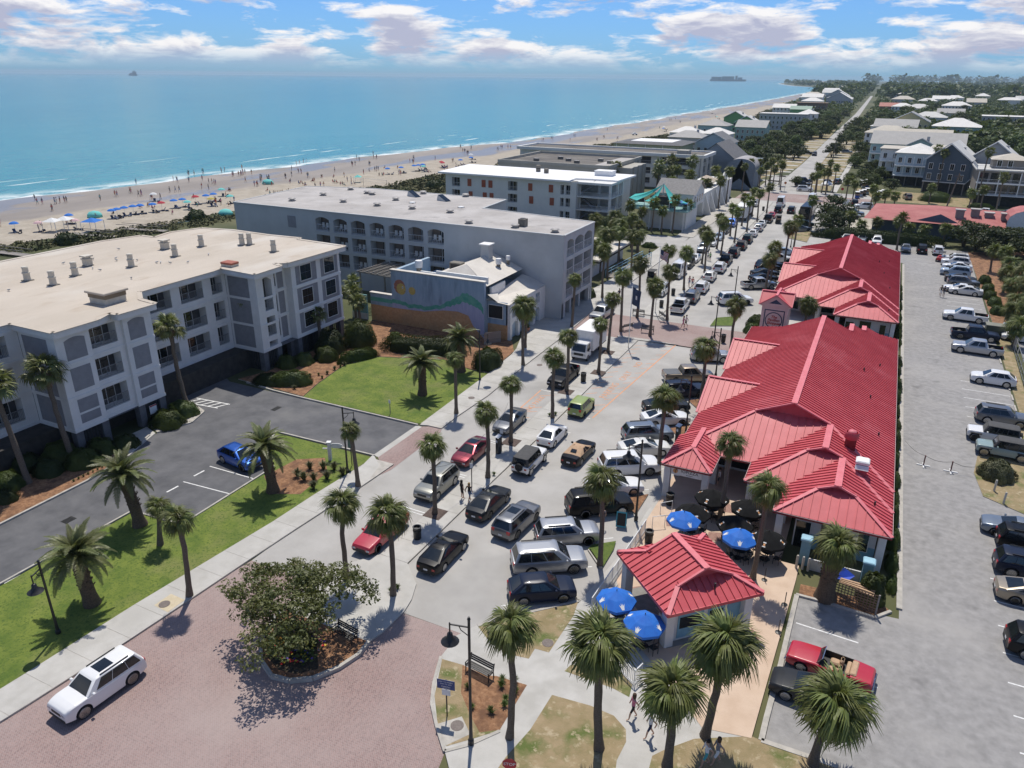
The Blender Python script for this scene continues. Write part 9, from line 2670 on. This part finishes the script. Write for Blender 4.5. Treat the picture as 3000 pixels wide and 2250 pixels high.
for i,pt in enumerate([(7.58,69.98),(9.74,69.8)]):
 t=thing('stanchion',('left','right')[i]+' red-and-white post on a cross foot holding the chain over the lot','stanchion',(*pt,0))
 obj('foot',MB().box(-.55,.55,-.06,.06,0,.08).box(-.06,.06,-.55,.55,.0,.079).mesh('foot',m_white),t)
 obj('post',MB().box(-.05,.05,-.05,.05,.08,1.05).mesh('post',M('post_maroon',(.14,.05,.045),.7)),t)
a,b,c,d=(5.9,72.6),(7.58,69.98),(9.74,69.8),(11.8,69.9)
ch_=MB()
for p0,p1 in ((a,b),(b,c),(c,d)):
 ch_.tube([(p0[0]+(p1[0]-p0[0])*k/6,p0[1]+(p1[1]-p0[1])*k/6,1.0-.25*math.sin(PI*k/6)) for k in range(7)],.018,4)
tag(obj('chain',ch_.mesh('chain',m_mat_metal)),'chain hung on two posts across the right-hand lot','chain')
for i,(x,y) in enumerate([(12.9,67.6),(13.4,65.6)]):
 tag(obj('bollard',cached('bol',lambda:MB().lathe([(.09,0),(.09,1.0),(.06,1.06),(0,1.07)],10).mesh('bollard',m_ven,True,40)),None,(x,y,.05)),('farther','nearer')[i]+' pale bollard on the dry bank beside the lot','bollard')
for i,(x,y) in enumerate([(-0.92,48.56),(-0.52,48.56),(-0.14,48.55)]):
 tag(obj('bollard',CACHE['bol'],None,(x,y,.12)),('left','middle','right')[i]+' white post in the row at the shop corner','bollard')
for i,(x,y) in enumerate([(-1.11,43.97),(-1.1,41.0),(-2.72,46.08)]):
 t=thing('queue_post',('black queue post on the pink patio near the kerb corner','black queue post lying farther down the pink patio','black umbrella stand on the pink patio')[i],'queue post',(x,y,.125))
 obj('base',MB().lathe([(.2,0),(.2,.03),(.05,.06),(0,.06)],12).mesh('base',m_mat_metal),t)
 obj('post',MB().tube([(0,0,.05),(0,0,1.0)],.03,6).mesh('post',m_mat_metal),t)
 # bin store, gate posts, palm pits
bs=thing('lattice_bin_store','brown lattice screen around a heap of timber beside the squat palm','bin store',(2.9,45.9,.02),R(-9))
lt=MB()
for k in range(15):
 lt.box(-1.4+k*.2,-1.34+k*.2,-.02,0,0,1.5)
for k in range(8):
 lt.box(-1.4,1.46,0,.02,.05+k*.2,.11+k*.2)
obj('lattice',lt.mesh('lattice',M('brown_timber',(.13,.085,.055),.9,(.2,.135,.09),sc=3)),bs)
obj('posts',MB().box(-1.5,-1.4,-.05,.05,0,1.6).box(1.42,1.52,-.05,.05,0,1.6).mesh('posts',m_tim),bs)
for k in range(4):
 obj('plank',cached('bsp',lambda:MB().box(-1.1,1.1,-.07,.07,0,.05).mesh('plank',m_tan)),bs,(0,.5+k*.16,1.1+.05*k),R(4*k-6))
tag(obj('tarpaulin',MB().add([(-.6,0,.0),(.1,-.3,.25),(.5,.1,.5),(-.2,.5,.7),(-.7,.4,.3)],[(0,1,2,3),(0,3,4)]).mesh('tarpaulin',M('tarp_blue',(.015,.07,.5),.6)),None,(2.3,47.2,1.0)),'crumpled blue tarpaulin on the timber heap','tarpaulin')
for i,(x,y) in enumerate([(-.55,49.6),(3.55,48.6)]):
 t=thing('gate_pier',('left','right')[i]+' pale-blue capped pier at the yard of the near shops','pier',(x,y,0))
 obj('shaft',MB().box(-.32,.32,-.32,.32,0,2.0).mesh('shaft',m_blue),t)
 obj('cap',MB().bbox(-.4,.4,-.4,.4,2.0,2.2,.06).mesh('cap',M('cap_blue',(.3,.5,.6),.7)),t)
obj('yard_wall',MB().box(-.2,3.2,48.9,49.0,0,.9).mesh('yard_wall',m_stucco),shopA)
for pt in ((-27.58,43.06),(-27.69,57.03),(-27.66,70.75),(-26.46,77.8),(-27.78,84.96)):
 s_=MB().box(-.75,.75,-.75,.75,0,.02).box(-.6,.6,-.6,.6,.02,.03)
 tag(obj('tree_grate',cached('tg',lambda:s_.mesh('tree_grate',M('rust_grate',(.07,.05,.042),.9,(.12,.085,.07),sc=5))),None,(*pt,.12)),'rusty iron grate around a palm foot on the median','tree grate','palm grates on the median')
def umbrella(x,y,r_,h,mat,label,logo,seed=0,cat='umbrella'):
 t=thing('patio_umbrella',label,cat,(x,y,.125),seed)
 n=8
 vs=[(0,0,h)]+[(r_*.55*math.cos(2*PI*k/n),r_*.55*math.sin(2*PI*k/n),h-.26*r_) for k in range(n)]+[(r_*math.cos(2*PI*k/n),r_*math.sin(2*PI*k/n),h-.62*r_*.9) for k in range(n)]+[(r_*.985*math.cos(2*PI*k/n),r_*.985*math.sin(2*PI*k/n),h-.62*r_*.9-.2) for k in range(n)]
 fs=[(0,1+k,1+(k+1)%n) for k in range(n)]+[(1+k,9+k,9+(k+1)%n,1+(k+1)%n) for k in range(n)]+[(9+k,17+k,17+(k+1)%n,9+(k+1)%n) for k in range(n)]
 cn=obj('canopy',MB().add(vs,fs).mesh('canopy',mat),t)
 for k in range(0,n,2):
  a0,a1=2*PI*k/n,2*PI*(k+1)/n
  P0,P1=Vector(vs[1+k]),Vector(vs[1+(k+1)%n])
  Q0,Q1=Vector(vs[9+k]),Vector(vs[9+(k+1)%n])
  f=lambda u,v:tuple(P0.lerp(P1,u).lerp(Q0.lerp(Q1,u),v)+Vector((0,0,.012)))
  if logo=='hand':
   obj('emblem',MB().poly([f(.42,.9),f(.58,.9),f(.66,.55),f(.78,.3),f(.6,.5),f(.55,.25),f(.5,.5),f(.42,.22),f(.4,.52),f(.24,.35),f(.34,.62)][::-1]).mesh('emblem',m_white),cn)
  else:
   obj('emblem',MB().poly([f(.36,.3),f(.64,.3),f(.64,.42),f(.36,.42)][::-1]).poly([f(.38,.76),f(.62,.76),f(.62,.86),f(.38,.86)][::-1]).mesh('emblem',m_white),cn)
   obj('emblem',MB().poly([f(.42,.46),f(.58,.46),f(.58,.72),f(.42,.72)][::-1]).mesh('emblem',CACHE['eo']),cn)
 obj('pole',MB().tube([(0,0,0),(0,0,h+.08)],.03,6).mesh('pole',m_mat_metal),t)
 obj('base',MB().lathe([(.28,0),(.26,.08),(0,.1)],12).mesh('base',m_mat_metal),t)
CACHE['eo']=MATS['emblem_orange']
m_ublue=M('umbrella_blue',(.012,.14,.58),.7,(.02,.18,.66),sc=2,trans=.1)
m_ublack=M('umbrella_black',(.012,.012,.012),.9,(.018,.018,.018),sc=3,spec=.1)
for (x,y),lb in (((-10.66,37.33),'blue umbrella with white hand emblems at the left of the kiosk'),((-8.41,35.97),'blue umbrella with white hand emblems nearest the camera beside the kiosk'),((-9.11,48.33),'blue umbrella mostly hidden behind the kiosk ridge'),((-4.93,47.82),'blue umbrella with white emblems between the kiosk and the black umbrellas')):
 umbrella(x,y,1.28,2.45,m_ublue,lb,'hand',x)
for (x,y),lb in (((-7.9,52.5),'black umbrella closest to the pizza porch'),((-8.73,49.67),'black umbrella left, next to the handrails'),((-5.09,52.21),'black umbrella in the middle by the patio palm'),((-5.57,49.44),'black umbrella front middle behind the blue one'),((-3.08,48.54),'black umbrella at the right over the tall chairs')):
 umbrella(x,y,1.35,2.45,m_ublack,lb,'beer',x+1)
TT=MB().lathe([(.5,.72),(.5,.76),(0,.76)],14).tube([(0,0,0),(0,0,.72)],.04,6).lathe([(.25,0),(.22,.04),(0,.05)],10).mesh('table',m_mat_metal)
CH=MB().box(-.22,.22,-.22,.22,.43,.47).mesh('seat',m_mat_metal)
CHB=MB().box(-.22,-.19,.19,.22,.47,.95).box(.19,.22,.19,.22,.47,.95).box(-.2,.2,.2,.22,.85,.95).box(-.2,.2,.2,.22,.62,.68).mesh('backrest',m_mat_metal)
CHL=MB().box(-.015,.015,-.015,.015,0,.43).mesh('leg',m_mat_metal)
for i,(x,y) in enumerate([(-10.66,37.33),(-8.41,35.97),(-7.9,52.5),(-8.73,49.67),(-5.09,52.21),(-5.57,49.44),(-3.08,48.54),(-4.93,47.82)]):
 x,y=x+.12,y+.1
 tag(obj('patio_table',TT,None,(x,y,.13)),'round black metal table under a patio umbrella','table','tables under the patio umbrellas')
 for k in range(4):
  a=k*PI/2+i
  t=thing('patio_chair','black metal chair at a table under a patio umbrella','chair',(x+.75*math.cos(a),y+.75*math.sin(a),.13),a-PI/2,'chairs under the patio umbrellas')
  obj('seat',CH,t)
  obj('backrest',CHB,t)
  for sx in (-.2,.2):
   for sy in (-.2,.2):
    obj('leg',CHL,t,(sx,sy,0))
tn=thing('event_tent','white pop-up tent at the far crossroads','tent',(*(-16.16,255.17),0))
obj('canopy',MB().poly([(-1.6,-1.6,2.2),(1.6,-1.6,2.2),(0,0,3.3)]).poly([(1.6,-1.6,2.2),(1.6,1.6,2.2),(0,0,3.3)]).poly([(1.6,1.6,2.2),(-1.6,1.6,2.2),(0,0,3.3)]).poly([(-1.6,1.6,2.2),(-1.6,-1.6,2.2),(0,0,3.3)]).mesh('canopy',m_white),tn)
for sx in (-1.55,1.55):
 for sy in (-1.55,1.55):
  obj('leg',cached('tleg',lambda:MB().box(-.04,.04,-.04,.04,0,2.2).mesh('leg',m_white)),tn,(sx,sy,0))
  # fence and poles on the right, utility pole
fp=[(18.77,122.6),(18.85,110),(18.7,110.82),(18.3,97),(17.9,85)]
f_=thing('wire_fence','grey post-and-wire fence behind the right-hand stalls','fence')
for a,b in zip(fp,fp[1:]):
 obj('rail',MB().bar((*a,1.7),(*b,1.7),.06).bar((*a,.9),(*b,.9),.03).bar((*a,.3),(*b,.3),.03).mesh('rail',m_steel),f_)
 for k in range(3):
  obj('post',cached('fpost',lambda:MB().box(-.05,.05,-.05,.05,0,1.8).mesh('post',m_steel)),f_,(a[0]+(b[0]-a[0])*k/3,a[1]+(b[1]-a[1])*k/3,0))
up=thing('utility_pole','leaning timber utility pole by the sandy side street','utility pole',(*(14.5,218.68),0))
obj('pole',MB().tube([(0,0,0),(1.6,0,11)],[.2,.14],8).mesh('pole',m_tbark),up)
obj('crossarm',MB().box(.6,2.6,-.06,.06,10.2,10.35).mesh('crossarm',m_tbark),up)
up=thing('utility_pole','slim dark pole at the corner of the far grass verge','utility pole',(*(-18.9,305.21),0))
obj('pole',MB().tube([(0,0,0),(.4,0,12)],[.18,.12],8).mesh('pole',m_tbark),up)
obj('insulator',MB().lathe([(.15,11.6),(.15,12.1),(0,12.2)],8).mesh('insulator',m_mat_metal),up,(.4,0,0))
ub_=thing('utility_cabinet','dark green utility cabinet beside the navy pickup','cabinet',(*(16.92,116.07),0))
obj('casing',MB().bbox(-1.1,1.1,-.8,.8,0,1.5,.05).mesh('casing',M('cabinet_green',(.09,.1,.07),.7)),ub_)
obj('lid',MB().bbox(-1.15,1.15,-.85,.85,1.5,1.6,.03).mesh('lid',M('cabinet_lid',(.2,.2,.16),.7)),ub_)
# string of festoon lights slung along the median palms
fl_=MB()
pp=[(-27.62,43.04),(-26.56,50.08),(-27.74,57.0)]
for p0,p1 in zip(pp,pp[1:]):
 fl_.tube([(p0[0]-.3+(p1[0]-p0[0])*k/8,p0[1]+(p1[1]-p0[1])*k/8,4.2-.9*math.sin(PI*k/8)) for k in range(9)],.012,4)
tag(obj('festoon_cable',fl_.mesh('festoon_cable',m_black)),'thin festoon cable slung between median palms','cable')
# --- the beach
g=random.Random(11)
BC=['navy','black','red','blue','pink','teal','grey','white','orange']
def beach(n,y0,y1,lo,hi,pose,label,grp):
 for i in range(n):
  y=g.uniform(y0,y1)
  a,b=float(shore_x(np.array(y))),float(lerp_line(DUNE,y))
  x=a+(b-a)*g.uniform(lo,hi)
  for k in range(g.choice((1,1,2,2,3))):
   person(x+g.uniform(-1.2,1.2)*k,y+g.uniform(-.9,.9)*k,g.uniform(0,360),pose,g.choice(BC),g.choice(BC),label,g.choice(('dark','brown','blond')),g.randrange(2),grp,1.0,.0,detail=False)
beach(20,105,260,.04,.42,'stand','beachgoer standing on the wet sand','people on the wet sand')
beach(20,105,260,.04,.5,'walk','beachgoer walking along the wet sand','walkers on the wet sand')
beach(10,150,300,-.10,-.01,'stand','bather standing in the shallow surf','bathers in the surf')
beach(44,100,260,.5,.9,'sit','sunbather seated on the dry sand','sunbathers on the dry sand')
beach(18,100,260,.5,.9,'stand','beachgoer standing among the beach umbrellas','people among the beach umbrellas')
beach(18,240,420,.1,.8,'walk','tiny walker on the farther beach','walkers on the farther beach')
beach(8,420,760,.2,.8,'stand','tiny figure on the distant beach','figures on the distant beach')
m_bu={k:M('beach_'+k,c,.8,tuple(min(1,x*1.2) for x in c),sc=2,trans=.1) for k,c in dict(blue=(.015,.16,.55),red=(.45,.03,.05),aqua=(.15,.55,.5),pink=(.62,.42,.42),white=(.7,.7,.68),rainbow=(.5,.4,.1)).items()}
BU=cached('bu',lambda:MB().lathe([(1.05,1.75),(.72,2.05),(.25,2.22),(0,2.25)],8).mesh('canopy',m_bu['blue']))
BP=cached('bp',lambda:MB().tube([(0,0,0),(0,0,2.3)],.025,5).mesh('pole',m_white))
BCH=cached('bch',lambda:MB().add([(-.3,-.3,.2),(.3,-.3,.2),(.3,.35,.35),(-.3,.35,.35),(-.3,.75,.85),(.3,.75,.85)],[(0,1,2,3),(3,2,5,4)]).box(-.32,-.28,-.3,.4,0,.3).box(.28,.32,-.3,.4,0,.3).mesh('beach_chair',m_navy))
UB=[('U1',915,360,'blue'),('U1',955,350,'blue'),('U1',1015,340,'blue'),('U1',1085,330,'blue'),('U1',1145,320,'blue'),('U1',1245,312,'blue'),('U1',1315,295,'red'),('U1',570,410,'blue')]
UP=[(-164.89,119.8),(-165.32,121.48),(-165.69,123.83),(-165.65,126.25),(-165.27,128.09),(-164.13,130.8),(-164.07,133.37),(-167.76,110.88),(-168.61,98.71),(-164.44,137.54),(-164.07,139.99),(-159.6,137.57),(-164.62,144.78),(-178.2,142.8),(-163.81,147.62),(-164.2,150.59),(-158.44,144.24),(-157.6,150.11),(-169.08,158.2),(-160.43,107.18),(-164.72,101.61),(-157.75,223.46),(-155.64,228.81),(-154.7,235.78),(-154.37,238.16),(-154.05,240.58),(-150.79,235.87),(-150.83,249.32),(-152.92,251.89),(-150.21,261.81),(-151.0,271.68),(-156.76,282.08),(-133.7,494.03),(-138.24,511.98),(-136.02,668.32),(-162.84,768.49)]
UC=['blue']*6+['red','blue','blue','blue','blue','aqua','red','white','blue','blue','rainbow','aqua','aqua','pink','pink','blue','blue','blue','blue','blue','aqua','red','red','blue','blue','white','blue','white','aqua','white']
for i,((x,y),c_) in enumerate(zip(UP,UC)):
 n_={'blue':'blue beach umbrella among the chairs on the dry sand','red':'red beach umbrella on the dry sand','aqua':'aqua beach umbrella on the dry sand','pink':'pale pink beach umbrella beside the white canopies','white':'white beach umbrella on the sand','rainbow':'yellow striped beach umbrella on the dry sand'}[c_]
 t=thing('beach_umbrella',n_,'beach umbrella',(x,y,0),0,c_+' beach umbrellas')
 cn=obj('canopy',BU,t)
 paint(cn,m_bu[c_])
 obj('pole',BP,t)
 for k in range(2):
  tag(obj('beach_chair',BCH,None,(x+1.2+k*.9,y-.8+k*.4,0),g.uniform(0,6)),'low dark beach chair beside an umbrella','beach chair','chairs beside the beach umbrellas')
def canopy(x,y,w,mat,label,h=2.2):
 t=thing('beach_canopy',label,'canopy',(x,y,0),.4)
 v=w/2
 obj('canopy',MB().add([(-v,-v,h),(v,-v,h),(v,v,h),(-v,v,h),(0,0,h+.75)],[(0,1,4),(1,2,4),(2,3,4),(3,0,4)]).mesh('canopy',mat),t)
 for sx in (-1,1):
  for sy in (-1,1):
   obj('leg',cached('cleg',lambda:MB().box(-.04,.04,-.04,.04,0,2.2).mesh('leg',m_white)),t,(sx*v*.97,sy*v*.97,0),sc=(1,1,h/2.2))
canopy(*(-154.59,107.11),3.4,m_bu['blue'],'big blue square canopy close to the dunes')
canopy(*(-162.05,103.06),3.0,m_bu['white'],'left white square canopy near the dunes')
canopy(*(-161.67,105.69),3.0,m_bu['white'],'right white square canopy near the dunes')
canopy(*(-153.83,201.21),2.2,m_bu['aqua'],'small aqua shade tent in front of the volleyball net',1.6)
dm=MB().lathe([(1.7,0),(1.6,.7),(1.1,1.35),(0,1.7)],10).mesh('beach_tent',m_bu['aqua'],True)
for pt,lb in (((-170.05,118.89),'domed green-blue beach tent beside the row of blue umbrellas'),((-175.72,183.65),'wind-shaped aqua shade on the sand behind the hotels'),((-144.98,135.99),'low aqua dome behind the dune at the grey hotel')):
 tag(obj('beach_tent',dm,None,(*pt,0),sc=(1.1,1,.9)),lb,'tent')
nt_=thing('volleyball_net','volleyball net strung on two posts on the beach','net',(*(-147.03,194.99),0))
b_=(-137.49,194.03)
a_2=(-147.03,194.99)
obj('net',MB().bar((0,0,2.3),(b_[0]-a_2[0],b_[1]-a_2[1],2.3),.06).bar((0,0,1.5),(b_[0]-a_2[0],b_[1]-a_2[1],1.5),.04).mesh('net',m_white),nt_)
for dx,dy in ((0,0),(b_[0]-a_2[0],b_[1]-a_2[1])):
 obj('post',MB().tube([(dx,dy,0),(dx,dy,2.5)],.05,6).mesh('post',m_tim),nt_)
bg_=thing('beach_buggy','white beach patrol vehicle on the far sand','buggy',(*(-139.55,452.55),0),.5)
obj('body',MB().bbox(-1.6,1.6,-.8,.8,.5,1.1,.1).bbox(-.8,.6,-.75,.75,1.1,1.7,.12).mesh('body',m_white),bg_)
for x in (-1,1):
 for y in (-.8,.8):
  obj('wheel',ME_TYRE,bg_,(x,y,.38),rot=(PI/2,0,0))
red=thing('red_buggy','red utility buggy beside the farthest stalls of the lot','buggy',(*(12.19,163.7),0),1.4)
obj('body',MB().bbox(-1.3,1.3,-.65,.65,.4,.9,.1).mesh('body',m_stopr),red)
obj('roof',MB().box(-.7,.7,-.6,.6,1.75,1.82).box(-.68,-.62,-.58,-.52,.9,1.75).box(.62,.68,.52,.58,.9,1.75).mesh('roof',m_black),red)
for x in (-.9,.9):
 for y in (-.65,.65):
  obj('wheel',ME_TYRE,red,(x,y,.32),rot=(PI/2,0,0))
  # --- sea air
hz_=bpy.data.materials.new('haze_air')
hz_.use_nodes=True
nt=hz_.node_tree
for n_ in list(nt.nodes):
 if n_.type=='BSDF_PRINCIPLED':
  nt.nodes.remove(n_)
pv_=nt.nodes.new('ShaderNodeVolumePrincipled')
pv_.inputs['Color'].default_value=(.66,.84,.98,1)
pv_.inputs['Density'].default_value=.00007
pv_.inputs['Anisotropy'].default_value=.2
nt.links.new(pv_.outputs[0],nt.nodes['Material Output'].inputs['Volume'])
hb=obj('haze',MB().box(-13500,13500,-400,12500,-4,50).mesh('haze',hz_))
hb['kind']='stuff'
